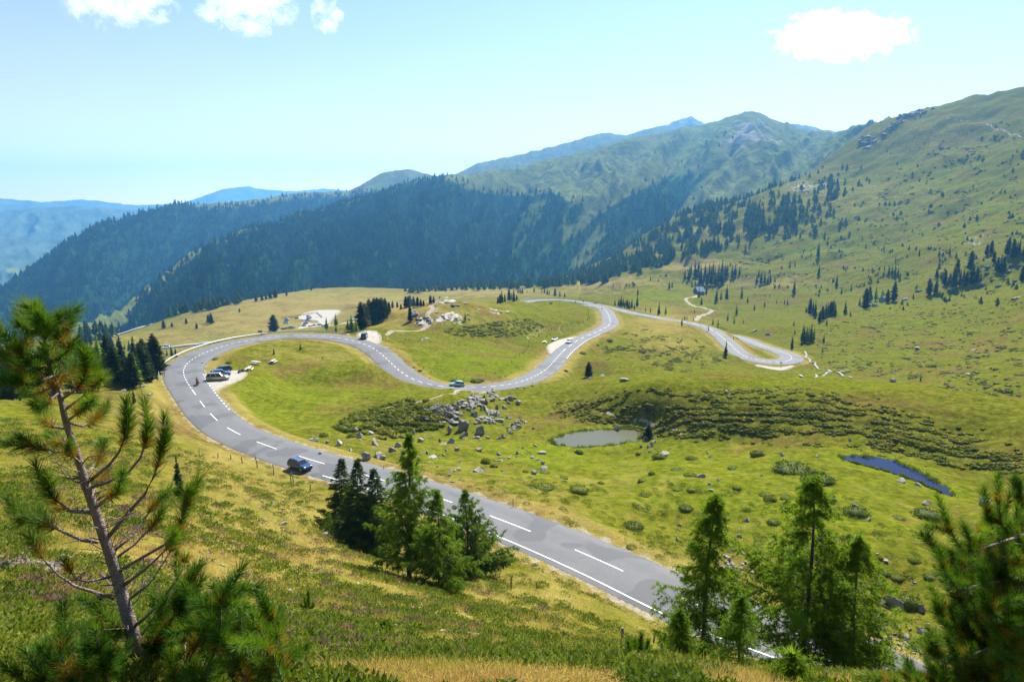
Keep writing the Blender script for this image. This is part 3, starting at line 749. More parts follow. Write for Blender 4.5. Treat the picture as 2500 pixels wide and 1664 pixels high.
for name, poly, uv, hh in GRAVEL:
    st = .45 if name != 'car_park' else 1.5
    lift = .06 if name == 'layby_hairpin' else (.16 if name != 'car_park' else .5)
    o = sheet('parking_bay' if name != 'car_park' else 'car_park', poly, lambda x, y: H(x, y) + lift, GRAVM, st, .5 if st < 1 else .3)
    tag(o, kind='structure')

# ponds
def water(name, col, rough, spec):
    m, nt, b = mat(name); b.inputs['Base Color'].default_value = (*col, 1); b.inputs['Roughness'].default_value = rough; b.inputs['Specular IOR Level'].default_value = spec
    tc = nd(nt, 'ShaderNodeTexCoord').outputs['Object']; bp = nd(nt, 'ShaderNodeBump', ins={'Strength': .04, 'Distance': .02})
    nt.links.new(noise(nt, tc, 3.0, 3), bp.inputs['Height']); nt.links.new(bp.outputs[0], b.inputs['Normal']); return m
def pond(name, poly, h, m):
    c = np.mean(poly, axis=0); V = [(c[0], c[1], -h)]; n = len(poly)
    for x, y in poly: V.append((c[0] + (x - c[0]) * 1.04, c[1] + (y - c[1]) * 1.04, -h))
    return tag(link(name, mesh_np(name, V, tris=[(0, 1 + i, 1 + (i + 1) % n) for i in range(n)], mats=[m])), kind='structure')
pond('pond', POND1, POND1_H, water('silty_water', (.105, .105, .062), .22, .08))
pond('pond', POND2, POND2_H, water('deep_blue_water', (.004, .007, .042), .08, .10))
pond('lake', LAKE, LAKE_H, water('lake_water', (.03, .07, .16), .1, .5))

# ------------------------------------------------------------------ mountains
def mountain_mat(name, grass, wood, rockc, scale=.004):
    m, nt, b = mat(name)
    tc = nd(nt, 'ShaderNodeTexCoord').outputs['Object']
    at = nd(nt, 'ShaderNodeAttribute', attribute_name='cover'); sp = nd(nt, 'ShaderNodeSeparateColor'); nt.links.new(at.outputs['Color'], sp.inputs[0])
    n1 = noise(nt, tc, scale * 6, 8, .6); n2 = noise(nt, tc, scale, 6, .55)
    g = ramp(nt, n1, [(.3, [x * .65 for x in grass]), (.7, [x * 1.3 for x in grass])])
    wd = ramp(nt, n1, [(.3, [x * .6 for x in wood]), (.7, [x * 1.5 for x in wood])])
    rk = ramp(nt, n1, [(.3, [x * .6 for x in rockc]), (.7, [x * 1.3 for x in rockc])])
    c = mixc(nt, mth(nt, 'MULTIPLY', mth(nt, 'SUBTRACT', mth(nt, 'ADD', sp.outputs[0], mth(nt, 'MULTIPLY', n1, .8)), .75), 3.5, clamp=True), g, wd)
    c = mixc(nt, mth(nt, 'MULTIPLY', mth(nt, 'SUBTRACT', mth(nt, 'ADD', sp.outputs[1], n1), 1.0), 5, clamp=True), c, rk)
    c = mixc(nt, sp.outputs[2], c, (.16, .19, .03))
    nt.links.new(c, b.inputs['Base Color']); b.inputs['Roughness'].default_value = 1; b.inputs['Specular IOR Level'].default_value = 0
    bp = nd(nt, 'ShaderNodeBump', ins={'Strength': .8, 'Distance': 9.0}); nt.links.new(noise(nt, tc, scale * 12, 6, .6), bp.inputs['Height']); nt.links.new(bp.outputs[0], b.inputs['Normal'])
    return m

class Ridge:
    def __init__(s, cols, gully=50., gfreq=22., nA=420, nS=150, seed=0, curve=1.15, back=1.35, crestn=6.):
        cols = sorted(cols); c = np.array([(*az_e(u, v), d1, d0, e0) for u, v, d1, d0, e0 in cols])
        s.az = np.linspace(c[0, 0], c[-1, 0], nA)
        # smooth (catmull-like) interpolation of the columns
        def ip(k):
            y = np.interp(s.az, c[:, 0], c[:, k]); ker = np.ones(max(3, nA // 70)); ker /= ker.sum(); p = len(ker)
            return np.convolve(np.pad(y, p, mode='edge'), ker, 'same')[p:-p]
        s.e1, s.d1, s.d0, s.e0 = ip(1), ip(2), ip(3), ip(4)
        s.S = np.concatenate([np.linspace(0, 1, nS), 1 + np.linspace(.02, back - 1, 12)])
        s.gully, s.gf, s.seed, s.curve, s.crestn = gully, gfreq, seed, curve, crestn
        A, S = np.meshgrid(np.arange(nA, dtype=float), s.S, indexing='ij'); s.P = s.pos(A, S); s.A, s.Sg = A, S
    def pos(s, ai, S):
        i = np.arange(len(s.az)); az = np.interp(ai, i, s.az); e1 = np.interp(ai, i, s.e1); d1 = np.interp(ai, i, s.d1); d0 = np.interp(ai, i, s.d0); e0 = np.interp(ai, i, s.e0)
        d = d0 + (d1 - d0) * S; z0 = e0 * d0; z1 = e1 * d1; t = np.clip(S, 0, 1)
        z = z0 + (z1 - z0) * t ** s.curve - np.clip(S - 1, 0, 9) * (d1 - d0) * .55
        warp = fbm(az * 9 + S * .6, S * 2.2, 3, 41 + s.seed) * .05 - .11 * S
        g = 1 - np.abs(perlin((az + warp) * s.gf, S * 1.1, 43 + s.seed)) * 2
        g2 = 1 - np.abs(perlin((az + warp) * s.gf * 2.7, S * 2.3, 47 + s.seed)) * 2
        env = np.clip(4 * t * (1 - t), 0, 1) ** .7
        z = z + (g * .7 + g2 * .3) * s.gully * env
        z = z + fbm(az * 60, S * 14, 4, 53 + s.seed) * s.gully * .25 * np.clip(t * 3, 0, 1) * np.clip((1.0 - t) * 4, .12, 1)
        z = z + fbm(az * 90, S * 9, 3, 59 + s.seed) * s.crestn * t
        return np.stack([d * np.sin(az), d * np.cos(az), z], -1)
    def build(s, name, m, cover):
        P = s.P; na, ns = P.shape[:2]; idx = np.arange(na * ns).reshape(na, ns)
        q = np.stack([idx[:-1, :-1], idx[:-1, 1:], idx[1:, 1:], idx[1:, :-1]], -1).reshape(-1, 4)
        me = mesh_np(name, P.reshape(-1, 3), quads=q[:, ::-1], smooth=True, mats=[m])
        u, v = uv_of(P.reshape(-1, 3)); C = np.zeros((na * ns, 4), np.float32); C[:, 3] = 1
        cv = cover(u, v, s.Sg.ravel()); C[:, :3] = cv
        a = me.attributes.new('cover', 'FLOAT_COLOR', 'POINT'); a.data.foreach_set('color', C.ravel())
        return tag(link(name, me), kind='structure')
def uv_of(P):
    zc = np.maximum(P[..., 1] * CP - P[..., 2] * SP, .1); yc = P[..., 1] * SP + P[..., 2] * CP
    return 1250 + F * P[..., 0] / zc, 832 - F * yc / zc

RIDGE_A = Ridge([(-400,1000,1500,900,-.30),(-100,900,1550,950,-.28),(120,830,1600,1000,-.26),(250,800,1650,1050,-.25),(297,785,1680,1080,-.24),(360,722,1750,1100,-.22),(478,626,1850,1120,-.20),(594,573,1950,1150,-.18),(743,530,2050,1180,-.165),(849,499,2120,1200,-.16),(955,467,2200,1200,-.155),
  (1040,437,2250,1200,-.15),(1114,430,2300,1200,-.145),(1273,408,2400,1200,-.14),(1400,378,2450,1220,-.13),(1485,355,2500,1230,-.115),(1600,326,2580,1260,-.10),(1698,308,2640,1300,-.08),(1760,292,2680,1330,-.06),(1793,281,2700,1340,-.05),(1841,274,2720,1360,-.04),(1870,284,2700,1370,-.03),(1910,302,2650,1380,-.02),(1970,328,2560,1400,.0),(2016,342,2500,1420,.02),(2075,338,2450,1450,.05),(2200,330,2400,1480,.07),(2400,320,2350,1500,.08)],
  gully=72, gfreq=15, nA=560, nS=190, seed=1, curve=1.1)
RIDGE_B = Ridge([(-500,800,2300,1500,-.30),(-200,762,2350,1550,-.28),(0,712,2400,1600,-.25),(106,637,2500,1650,-.22),(212,562,2600,1700,-.2),(318,527,2750,1800,-.19),(424,499,2900,1850,-.18),(530,497,3000,1900,-.16),(636,486,3100,2000,-.15),(732,470,3200,2100,-.14),(849,468,3300,2200,-.12),(900,440,3350,2250,-.11),(934,420,3400,2300,-.10),(997,413,3400,2350,-.09),(1061,430,3400,2400,-.08),(1150,440,3300,2400,-.07),(1250,450,3200,2400,-.07)],
  gully=66, gfreq=14, nA=420, nS=150, seed=5, curve=1.1, crestn=5)
RIDGE_C = Ridge([(1000,455,3700,2500,-.06),(1060,432,3750,2500,-.05),(1114,425,3800,2500,-.05),(1167,398,3850,2500,-.05),(1273,377,3900,2600,-.04),(1379,350,3950,2600,-.03),(1440,332,4000,2600,-.02),(1475,324,4000,2650,-.02),(1528,330,4000,2700,-.01),(1591,312,4050,2700,.0),(1700,310,4050,2700,.0)],
  gully=60, gfreq=14, nA=260, nS=70, seed=9, crestn=8)
RIDGE_D = Ridge([(1380,360,4600,3800,.0),(1450,343,4600,3800,.02),(1550,329,4650,3800,.03),(1620,307,4700,3800,.05),(1665,290,4700,3800,.05),(1687,284,4700,3800,.06),(1719,302,4700,3800,.06),(1800,320,4650,3800,.06),(1870,292,4450,3800,.06),(1920,303,4450,3800,.06),(1984,310,4450,3800,.06),(2069,338,4450,3800,.06),(2150,350,4450,3800,.06),(2250,360,4450,3800,.06)],
  gully=70, gfreq=12, nA=240, nS=50, seed=13, crestn=12)
RIDGE_E = Ridge([(-700,455,7800,5400,-.09),(-200,474,7800,5400,-.085),(0,484,7800,5400,-.085),(60,489,7800,5400,-.085),(110,494,7800,5400,-.08),(200,502,7800,5400,-.07),(350,512,7800,5400,-.06),(480,522,7800,5400,-.05),(620,530,7800,5400,-.05)], gully=60, gfreq=16, nA=200, nS=60, seed=17, crestn=10)
RIDGE_F = Ridge([(-200,520,5900,4300,-.10),(0,517,5900,4300,-.10),(102,507,5900,4300,-.10),(191,503,5900,4300,-.095),(306,511,5900,4300,-.09),(408,516,5900,4300,-.08),(520,530,5900,4300,-.07)], gully=60, gfreq=18, nA=200, nS=60, seed=21, crestn=10)
RIDGE_G = Ridge([(60,500,9400,7400,-.04),(120,492,9400,7400,-.04),(199,487,9400,7400,-.04),(255,492,9400,7400,-.04),(319,501,9400,7400,-.04),(400,499,9400,7400,-.04),(446,496,9400,7400,-.04),(485,483,9400,7400,-.035),(530,466,9400,7400,-.03),(561,459,9400,7400,-.03),(600,455,9400,7400,-.03),(650,463,9400,7400,-.03),(722,467,9400,7400,-.03),(790,460,9400,7400,-.03),(850,466,9400,7400,-.03),(950,480,9400,7400,-.03)], gully=80, gfreq=10, nA=200, nS=40, seed=25, crestn=14)
RIDGE_H = Ridge([(-300,560,5000,3300,-.135),(-100,572,5000,3300,-.135),(0,580,5000,3300,-.13),(60,588,4900,3300,-.13),(120,612,4700,3300,-.13),(160,640,4500,3300,-.13),(250,690,4200,3200,-.135),(350,720,4000,3200,-.13)], gully=35, gfreq=22, nA=220, nS=80, seed=29, crestn=8, curve=1.4)

# where the woods stand on the slopes, as seen
WOOD_A = [(60,1000),(297,800),(360,722),(478,622),(594,568),(743,525),(849,495),(955,463),(1040,435),(1090,440),(1180,470),(1260,480),(1340,468),(1400,490),(1450,520),(1500,500),(1560,470),(1600,440),(1660,400),(1720,350),(1770,320),(1790,350),(1740,430),(1700,480),(1640,540),(1560,600),(1480,650),(1400,690),(1300,720),(900,760),(400,1000)]
WOOD_B = [(-300,900),(0,705),(106,630),(212,556),(318,522),(424,496),(470,503),(520,512),(600,505),(680,490),(760,482),(850,480),(900,470),(960,468),(1000,450),(1040,450),(1100,500),(700,900)]
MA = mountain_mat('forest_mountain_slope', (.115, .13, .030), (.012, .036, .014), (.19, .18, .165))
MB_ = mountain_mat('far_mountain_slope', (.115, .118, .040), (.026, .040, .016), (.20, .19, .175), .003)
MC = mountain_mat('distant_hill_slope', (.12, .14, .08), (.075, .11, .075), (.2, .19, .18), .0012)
def streaks(u, v):
    s = sstep(-.28, .22, perlin((u + v * .85) / 46, v / 150, 93) + .45 * perlin((u + v * .85) / 15, v / 50, 94))
    k = sstep(950, 1500, u); return s * k + (.70 + .30 * s) * (1 - k)
def wood_frac(poly, u, v): return 1 - sstep(-14, 16, polydist(u, v, poly))
def cover_a(u, v, S):
    c = np.zeros((len(u), 3)); c[:, 0] = wood_frac(WOOD_A, u, v) * (.42 + .48 * streaks(u, v))
    c[:, 1] = .62 * np.exp(-(((u - 1840) / 70) ** 2 + ((v - 320) / 55) ** 2)) + .45 * np.exp(-(((u - 1760) / 60) ** 2 + ((v - 370) / 60) ** 2)) + .4 * np.exp(-(((u - 1930) / 60) ** 2 + ((v - 350) / 25) ** 2)) + .3 * np.exp(-(((u - 950) / 25) ** 2 + ((v - 560) / 60) ** 2))
    return c
def cover_b(u, v, S):
    c = np.zeros((len(u), 3)); c[:, 0] = wood_frac(WOOD_B, u, v) * .85; c[:, 1] = .1; return c
def cover_c(u, v, S):
    c = np.zeros((len(u), 3)); c[:, 0] = .35; c[:, 1] = .35; return c
def cover_d(u, v, S):
    c = np.zeros((len(u), 3)); c[:, 0] = .1; c[:, 1] = .5; return c
def cover_e(u, v, S):
    c = np.zeros((len(u), 3)); c[:, 0] = .7; return c
def cover_h(u, v, S):
    c = np.zeros((len(u), 3)); c[:, 0] = .75
    for a, b_, ra, rb in ((35, 661, 24, 8), (75, 655, 22, 9), (100, 648, 14, 6), (135, 620, 12, 4)): c[:, 2] = np.maximum(c[:, 2], 1 - sstep(.8, 1.1, np.hypot((u - a) / ra, (v - b_) / rb)))
    c[:, 1] = .45 * np.exp(-(((u - 60) / 45) ** 2 + ((v - 625) / 6) ** 2)); return c
RIDGE_A.build('forest_mountain', MA, cover_a); RIDGE_B.build('forest_mountain', MA, cover_b)
RIDGE_C.build('mountain', MB_, cover_c); RIDGE_D.build('mountain', MB_, cover_d)
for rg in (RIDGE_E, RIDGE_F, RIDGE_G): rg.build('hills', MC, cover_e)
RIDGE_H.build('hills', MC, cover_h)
# ------------------------------------------------------------------ foliage building blocks
def unit(v): return v / (np.linalg.norm(v, axis=-1, keepdims=True) + 1e-9)
def blades(P, D, L, Wd, side=None, bend=0.0):
    """thin pointed leaves: base points P, directions D, lengths L, widths Wd -> verts, tris"""
    n = len(P); D = unit(D)
    if side is None: side = unit(np.cross(D, unit(rng.normal(size=(n, 3)))))
    Wd = np.broadcast_to(Wd, (n,))[:, None]; L = np.broadcast_to(L, (n,))[:, None]
    V = np.stack([P - side * Wd * .5, P + side * Wd * .5, P + D * L], 1).reshape(-1, 3)
    return V, np.arange(3 * n).reshape(-1, 3)
def cat_geo(gs):
    V, T, n = [], [], 0
    for v, t in gs:
        V.append(v); T.append(t + n); n += len(v)
    return np.concatenate(V), np.concatenate(T)
def tube_np(pts, rad, n=6):
    b = MB(); b.tube(pts, rad, n); V = np.array(b.v); T = []
    for f in b.f:
        for i in range(1, len(f) - 1): T.append((f[0], f[i], f[i + 1]))
    return V, np.array(T)

NEEDLE_SPRUCE = leafmat('spruce_needles', [(.012, .032, .011), (.027, .060, .017), (.060, .100, .024)], 1.2, .25, .55, .45)
NEEDLE_AROLLA = leafmat('arolla_needles', [(.018, .034, .010), (.038, .058, .015), (.080, .094, .024)], 1.2, .25, .55, .4)
NEEDLE_LARCH = leafmat('larch_needles', [(.07, .13, .010), (.15, .235, .018), (.26, .35, .038)], .9, .6, .55, .2)
NEEDLE_DARK = leafmat('dark_spruce_needles', [(.026, .055, .009), (.058, .105, .014), (.12, .18, .026)], .9, .45, .55, .15)
WOODM = leafmat('far_wood_foliage', [(.006, .026, .011), (.015, .050, .019), (.045, .098, .032)], .02, .3, .7, 0)
BARK = simple('bark', (.085, .065, .05), .9, var=.4, vscale=6, bump=.8, bscale=18)
BARKG = simple('grey_bark', (.20, .17, .145), .9, var=.4, vscale=8, bump=.8, bscale=30)
TRUNKD = simple('dark_bark', (.045, .036, .028), .9, var=.3, vscale=5)

def conifer_geo(seed, kind):
    """a conifer of height 1 for the middle distance; crown as drooping layered sprays"""
    r = np.random.default_rng(seed); P, D, L, Wd = [], [], [], []
    if kind == 'spruce': nw, base, wmax, pw, droop = 30, .06, .155, .85, -.35
    elif kind == 'arolla': nw, base, wmax, pw, droop = 34, .05, .19, .45, .15
    else: nw, base, wmax, pw, droop = 26, .12, .17, .9, -.15
    for i in range(nw):
        t = base + (1 - base) * (i + r.random() * .8) / nw
        rad = wmax * max(1 - t, .015) ** pw * (min(1, (t - base) * 9 + .55)) * r.uniform(.75, 1.15)
        nb = int(7 + 7 * (1 - t)) if kind != 'larch' else int(6 + 4 * (1 - t))
        a0 = r.random() * 6.28
        for k in range(nb):
            a = a0 + k * 6.283 / nb + r.normal() * .25; ln = rad * r.uniform(.6, 1.2)
            o = np.array([math.cos(a), math.sin(a), 0])
            for q in range(3):
                f0 = q * .3; st = o * ln * f0 + np.array([0, 0, t + droop * ln * f0 + r.normal() * .008])
                dd = o + np.array([0, 0, droop + r.normal() * .35]) + r.normal(size=3) * .25
                P.append(st); D.append(dd); L.append(ln * .62 + .012); Wd.append(ln * .42 * (1 - f0 * .5) + .012)
    P.append([0, 0, .93]); D.append([0, 0, 1]); L.append(.07); Wd.append(.012)
    return blades(np.array(P), np.array(D), np.array(L), np.array(Wd))
CONIFER = {}
for kind, nm, mt in (('spruce', 5, NEEDLE_SPRUCE), ('arolla', 4, NEEDLE_AROLLA), ('larch', 4, NEEDLE_LARCH)):
    for s in range(nm):
        V, T = conifer_geo(100 + s * 7 + len(kind), kind)
        tb = MB(); tb.tube([(0, 0, -.04), (0, 0, .3), (0, 0, .97)], [.022, .015, .003], 6)
        crown = mesh_np(kind + '_crown', V, tris=T, mats=[mt])
        trunk = tb.mesh(kind + '_trunk', [TRUNKD])
        tv = np.array(tb.v); tt = np.array([(f[0], f[i], f[i + 1]) for f in tb.f for i in range(1, len(f) - 1)])
        VV, TT = cat_geo([(V, T), (tv, tt)])
        whole = mesh_np(kind + '_tree', VV, tris=TT, mats=[mt, TRUNKD], midx=np.concatenate([np.zeros(len(T)), np.ones(len(tt))]))
        CONIFER.setdefault(kind, []).append((crown, trunk, whole))
TREES = []
def tree(u, v, hpx, kind='spruce', label=None, group=None, dr=(0, 1e9), pos=None, H_m=None, wide=1.0, name=None, parts=None):
    p = ground_at(u, v, *dr) if pos is None else pos
    h = H_m if H_m else hpx * m_per_px(p)
    vs_ = CONIFER[kind]; crown, trunk, whole = vs_[rng.integers(len(vs_))]
    sc = (h * wide, h * wide, h); rot = (rng.normal() * .02, rng.normal() * .02, rng.random() * 6.28)
    nm = name or {'spruce': 'spruce_tree', 'arolla': 'pine_tree', 'larch': 'larch_tree'}[kind]
    if parts if parts is not None else hpx >= 55:
        o = bpy.data.objects.new(nm, None); COL.objects.link(o); o.empty_display_size = .2
        o.location = p; o.rotation_euler = rot; o.scale = sc
        link('crown', crown, o); link('trunk', trunk, o)
    else: o = link(nm, whole, None, p, rot, sc)
    tag(o, label, {'spruce': 'spruce', 'arolla': 'pine', 'larch': 'larch'}[kind] + ' tree', group); TREES.append(o); return o

# --- listed trees of the middle distance: (u, v of the foot, height in px, kind)
Z6 = lambda x, y, h: (1650 + x / 2.77, 566 + y / 2.77, h / 2.77)
LAB = {}
def many(lst, group, label, kinds=('spruce',), zf=None, wide=1.0):
    for i, t in enumerate(lst):
        u, v, h = zf(*t[:3]) if zf else t[:3]
        k = t[3] if len(t) > 3 else kinds[i % len(kinds)]
        lb = t[4] if len(t) > 4 else label
        if callable(lb): lb = lb(u, v, h, k)
        tree(u, v, h, k, lb, group, wide=wide)

hut_side = [(155,445,72),(205,420,62),(172,495,62),(272,475,98),(305,460,62),(345,455,98)]
many(hut_side, 'spruces beside the hut', 'dark spruce beside the grey-roofed hut at the end of the gravel track', zf=Z6)
hut_wood = [(85,330,100),(110,370,42),(130,310,120),(165,360,140),(185,370,62),(210,360,112),(240,360,130),(265,360,122),(310,355,170),(330,330,122),(345,310,100),(380,310,90),(400,300,92),(430,290,62),(60,325,80),(100,300,90),(150,300,110),(225,330,120),(285,345,130),(250,300,100),(195,320,110)]
many(hut_wood, 'spruces of the copse behind the hut', 'tall dark spruce in the dense copse on the rise behind the hut', zf=Z6)
mid_single = [(445,445,75,'spruce','slender spruce alone in the pasture just right of the hut copse'),(485,478,50,'spruce','small spruce standing right of the slender spruce near the hut'),(410,560,72,'spruce','broad dark spruce alone in the pasture above the right-hand hairpin'),
 (530,530,50,'spruce','pair-like bushy spruce in the pasture right of the broad dark spruce'),(350,600,56,'spruce','narrow spruce above the road between two bushier trees'),(393,625,62,'larch','light green cone-shaped larch above the straight before the right-hand hairpin'),(457,618,30,'spruce','tiny spruce right of the light green cone-shaped larch'),
 (40,640,72,'larch','green larch on the inner road edge of the far straight'),(125,550,30,'spruce','little spruce in the flat meadow left of the gravel track'),(285,640,56,'larch','bushy light green larch beside the road below the gravel track'),(250,625,46,'spruce','dark spruce touching the bushy light green larch by the road'),
 (220,670,42,'larch','thin young larch on the road edge where the straight bends'),(335,845,112,'spruce','tall dark spruce on the grass bank inside the last descending bend'),(390,725,25,'spruce','round green bush-like spruce on the verge above the descending bend'),
 (797,420,98,'spruce','tall slim spruce alone on the slope between two copses'),(960,170,104,'spruce','tall thin spruce alone on the bright flat meadow up the slope'),(965,300,82,'spruce','single pointed spruce below the bright flat meadow'),(805,690,40,'spruce','small dark spruce at the lower left of the copse above the hairpin'),
 (1000,750,62,'spruce','dark spruce right of the copse above the hairpin'),(990,820,50,'larch','small bushy larch on the heath right of the hairpin'),(1655,1010,62,'larch','pale green young larch alone on the ridge of the heath'),(797,635,42,'spruce','small spruce in the pasture above the copse over the hairpin'),
 (1240,500,62,'spruce','slim spruce at the left foot of the three big pines'),(1180,570,42,'spruce','small spruce right below the row of sloping pines')]
many(mid_single, 'scattered conifers on the right-hand pastures', '', zf=Z6)
cop2 = [(600,350,82),(575,350,92),(640,340,68),(545,345,52),(670,340,42),(560,300,50),(620,355,70)]
many(cop2, 'small copse on the pasture right of the hut', 'blue-green spruce in the small copse up the pasture right of the hut', zf=Z6)
cop3 = [(1085,370,78),(1120,420,52),(1185,400,48),(1060,340,32)]
many(cop3, 'loose spruces on the middle slope', 'dark spruce in the loose group midway up the heath slope', zf=Z6)
cop4 = [(1480,300,84),(1440,290,64),(1410,255,36),(1515,320,52),(1460,295,70),(1500,300,60)]
many(cop4, 'spruces of the tight copse high on the slope', 'dark spruce in the tight copse high on the slope left of the big wood', zf=Z6)
big3 = [(1280,525,150,'arolla','big dark rounded pine at the left front of the pines by the pale boulders'),(1310,470,105,'arolla','dark pine behind the big rounded pine by the pale boulders'),(1350,470,115,'larch','tall light green larch among the pines by the pale boulders'),(1470,470,135,'arolla','big leaning dark pine at the right of the pale boulders'),(1430,480,92,'arolla','slender pine touching the big leaning pine'),(1390,470,92,'larch','light green larch between the two big pines')]
many(big3, 'pines by the pale boulders', '', zf=Z6, wide=1.05)
rightw = [(1710,425,115),(1755,415,88),(1780,250,74),(1765,310,64),(1815,360,104),(1800,330,62),(1880,380,145),(1900,280,100),(1940,360,114),(1990,260,134),(2030,350,116),(2060,340,64),(2130,150,92),(2150,210,82),(2190,280,134),(2240,160,124),(2280,180,134),(2320,150,104),(2340,340,114),(2350,170,84),(1920,365,110),(1960,365,100),(1995,355,120),(2010,300,100),(2170,270,100),(2215,250,90),(2300,170,110),(2100,160,80),(1850,370,90)]
many(rightw, 'pines of the open wood below the crags', 'dark pine in the open wood at the right edge below the crags', ('arolla', 'arolla', 'spruce'), zf=Z6, wide=1.05)
row5 = [(905,560,114),(940,575,114),(970,615,84),(1010,590,114),(1040,570,104),(1075,575,104),(1060,560,98),(1145,555,94),(880,550,42),(925,565,100),(990,600,100),(1025,580,105),(1055,570,95)]
many(row5, 'sloping row of pines above the hairpin', 'dark pine in the sloping row on the pasture above the right-hand hairpin', ('arolla', 'spruce'), zf=Z6)
cop6 = [(850,750,134),(880,750,114),(910,750,134),(930,740,104),(785,790,94),(865,745,120),(895,755,125)]
many(cop6, 'copse just above the right-hand hairpin', 'conifer in the compact copse directly above the right-hand hairpin', ('larch', 'spruce', 'spruce'), zf=Z6)
smalls = [(120,600,25),(60,590,35),(75,590,30),(1645,160,50),(1285,110,40),(1485,205,40),(1850,155,60),(1895,180,55),(1605,450,45),(1020,630,50),(635,440,25),(680,485,30),(735,485,35),(755,490,42),(600,505,42),(770,240,52),(805,235,42),(720,245,25),(840,40,50),(1005,50,62),(735,55,62),(770,45,62),(660,50,42),(470,135,62),(425,80,72),(500,100,40)]
many(smalls, 'small scattered spruces on the slope', 'small dark spruce scattered on the open slope', zf=Z6)
# the knoll, the loop and the meadow
Z2 = lambda x, y, h: (600 + x / 5.89, 700 + y / 5.89, h / 5.89)
knoll = [(1660,610,400),(1720,590,360),(1780,560,380),(1850,520,360),(1900,480,330),(1960,460,310),(2010,420,260),(1690,600,330),(1810,540,330),(2060,370,160),(1930,470,300)]
many(knoll, 'dark pines on the left flank of the knoll', 'tall dense dark pine in the clump on the left flank of the knoll', ('arolla',), zf=Z2, wide=1.25)
knoll2 = [(2110,310,110),(2180,300,90),(2230,320,80),(2300,300,170),(2340,290,160)]
many(knoll2, 'small pines behind the knoll clump', 'smaller pine between the knoll clump and the rocky top', ('arolla',), zf=Z2, wide=1.2)
Z4 = lambda x, y, h: (1000 + x / 5.89, 700 + y / 5.89, h / 5.89)
many([(10,290,170),(60,285,150),(110,290,150),(160,285,110),(200,280,90),(300,235,115),(345,230,90)], 'pines left of the rocky knoll top', 'dark round pine just left of the rocky top of the knoll', ('arolla',), zf=Z4, wide=1.3)
many([(10,500,230,'arolla','dark narrow pine on the shaded rock below the knoll top'),(800,495,150,'larch','spindly larch on the rocks right of the knoll path'),(1860,715,50,'spruce','left one of two little spruces behind the white convertible'),(1975,725,50,'spruce','right one of two little spruces behind the white convertible')], 'single trees on the knoll', '', zf=Z4)
many([(1270,240,100),(1330,230,190),(1300,245,150),(1370,215,140),(1430,200,170),(1500,215,190),(1540,200,90),(1560,90,100),(1620,100,90),(1690,85,50),(1790,80,70),(1940,90,100),(1980,115,80),(2010,110,75),(2090,135,120),(2160,140,100),(2230,150,65),(1470,190,120),(1590,95,80),(1900,85,60)], 'conifers around the far loop of the road', 'dark conifer in the group behind the far loop of the road', ('arolla', 'spruce'), zf=Z4)
many([(405,640,245,'arolla','big dense dark pine just behind the hairpin guardrail')], None, '', zf=Z2, wide=1.9)
many([(1165,620,190,'larch','bushy light green larch beside the car park'),(1300,570,190,'larch','tall thin larch behind the bushy larch by the car park'),(1300,650,120,'larch','low light green larch behind the end of the guardrail'),(1470,640,190,'larch','slender larch left of the tall knoll pines'),(1530,650,260,'larch','tallest pale larch beside the knoll pines'),(1590,650,200,'larch','pale larch touching the knoll pines')], 'larches between car park and knoll', '', zf=Z2, wide=1.5)
many([(785,905,110,'spruce','small pointed spruce inside the hairpin near the upper road'),(405,975,110,'spruce','small pointed spruce behind the picnic tables'),(1110,1035,45,'spruce','round green bush-like spruce inside the hairpin')], 'small trees inside the hairpin', '', zf=Z2)
many([(1437,920,38,'arolla','little round-crowned pine with a bare stem on the grassy ridge')], None, '', wide=1.6)
many([(1583,1068,34,'arolla','small dark bushy pine on the stones at the right end of the grey pond')], None, '', wide=2.2)
many([(1385,1150,34,'spruce')][:0], '', '')
# far meadow trees
many([(516,790,26),(509,787,20),(455,790,14),(480,802,14),(400,802,22),(420,798,12),(585,762,10),(760,709,10)], 'trees on the tan meadow', 'small dark tree on the tan meadow beyond the hairpin', ('arolla',), wide=1.4)
many([(660,728,18),(625,736,18),(640,733,16),(650,731,14),(672,727,22),(700,722,12)], 'pines on the far edge of the tan meadow', 'dark pine on the far rim of the tan meadow', ('arolla',), wide=1.4)
many([(328,985,38,'spruce','dark little spruce on the grassy crest left of the hairpin')], None, '')
many([(440,1225,120,'spruce','thin-leaved young conifer standing behind the foreground pine')], None, '')
many([(420,870,30),(430,872,26),(408,868,18)], 'trees by the small lake', 'dark conifer on the shore of the small lake', ('spruce',))
Z5 = lambda x, y, h: (1250 + x / 5.89, 680 + y / 5.89, h / 5.89)
many([(1480,390,105),(1530,385,110),(1570,400,170),(1600,395,130),(1640,395,120),(1680,435,140),(1720,420,150),(1760,440,90),(1800,400,170),(1660,420,150),(1810,230,110),(1550,400,120),(1620,420,100)], 'copse on the flat meadow beyond the far straight', 'dark spruce in the copse on the flat meadow beyond the far straight', zf=Z5)
many([(2110,520,190),(2210,510,130),(1920,470,65),(1990,485,80),(1320,365,50),(910,350,50,'spruce','little green tree beside the guardrail of the far loop'),(1025,345,55,'spruce','round tree right against the guardrail of the far loop')], 'trees along the far straight', 'spruce just beyond the guardrail end of the far straight', zf=Z5)
many([(945,130,42),(1230,55,45),(1455,100,52),(1360,55,60),(1550,140,50),(1620,150,40),(1690,120,45),(2260,150,130),(2300,130,100),(1990,30,70)], 'lone spruces on the far flat', 'lone small spruce on the flat pasture below the forest', zf=Z5)

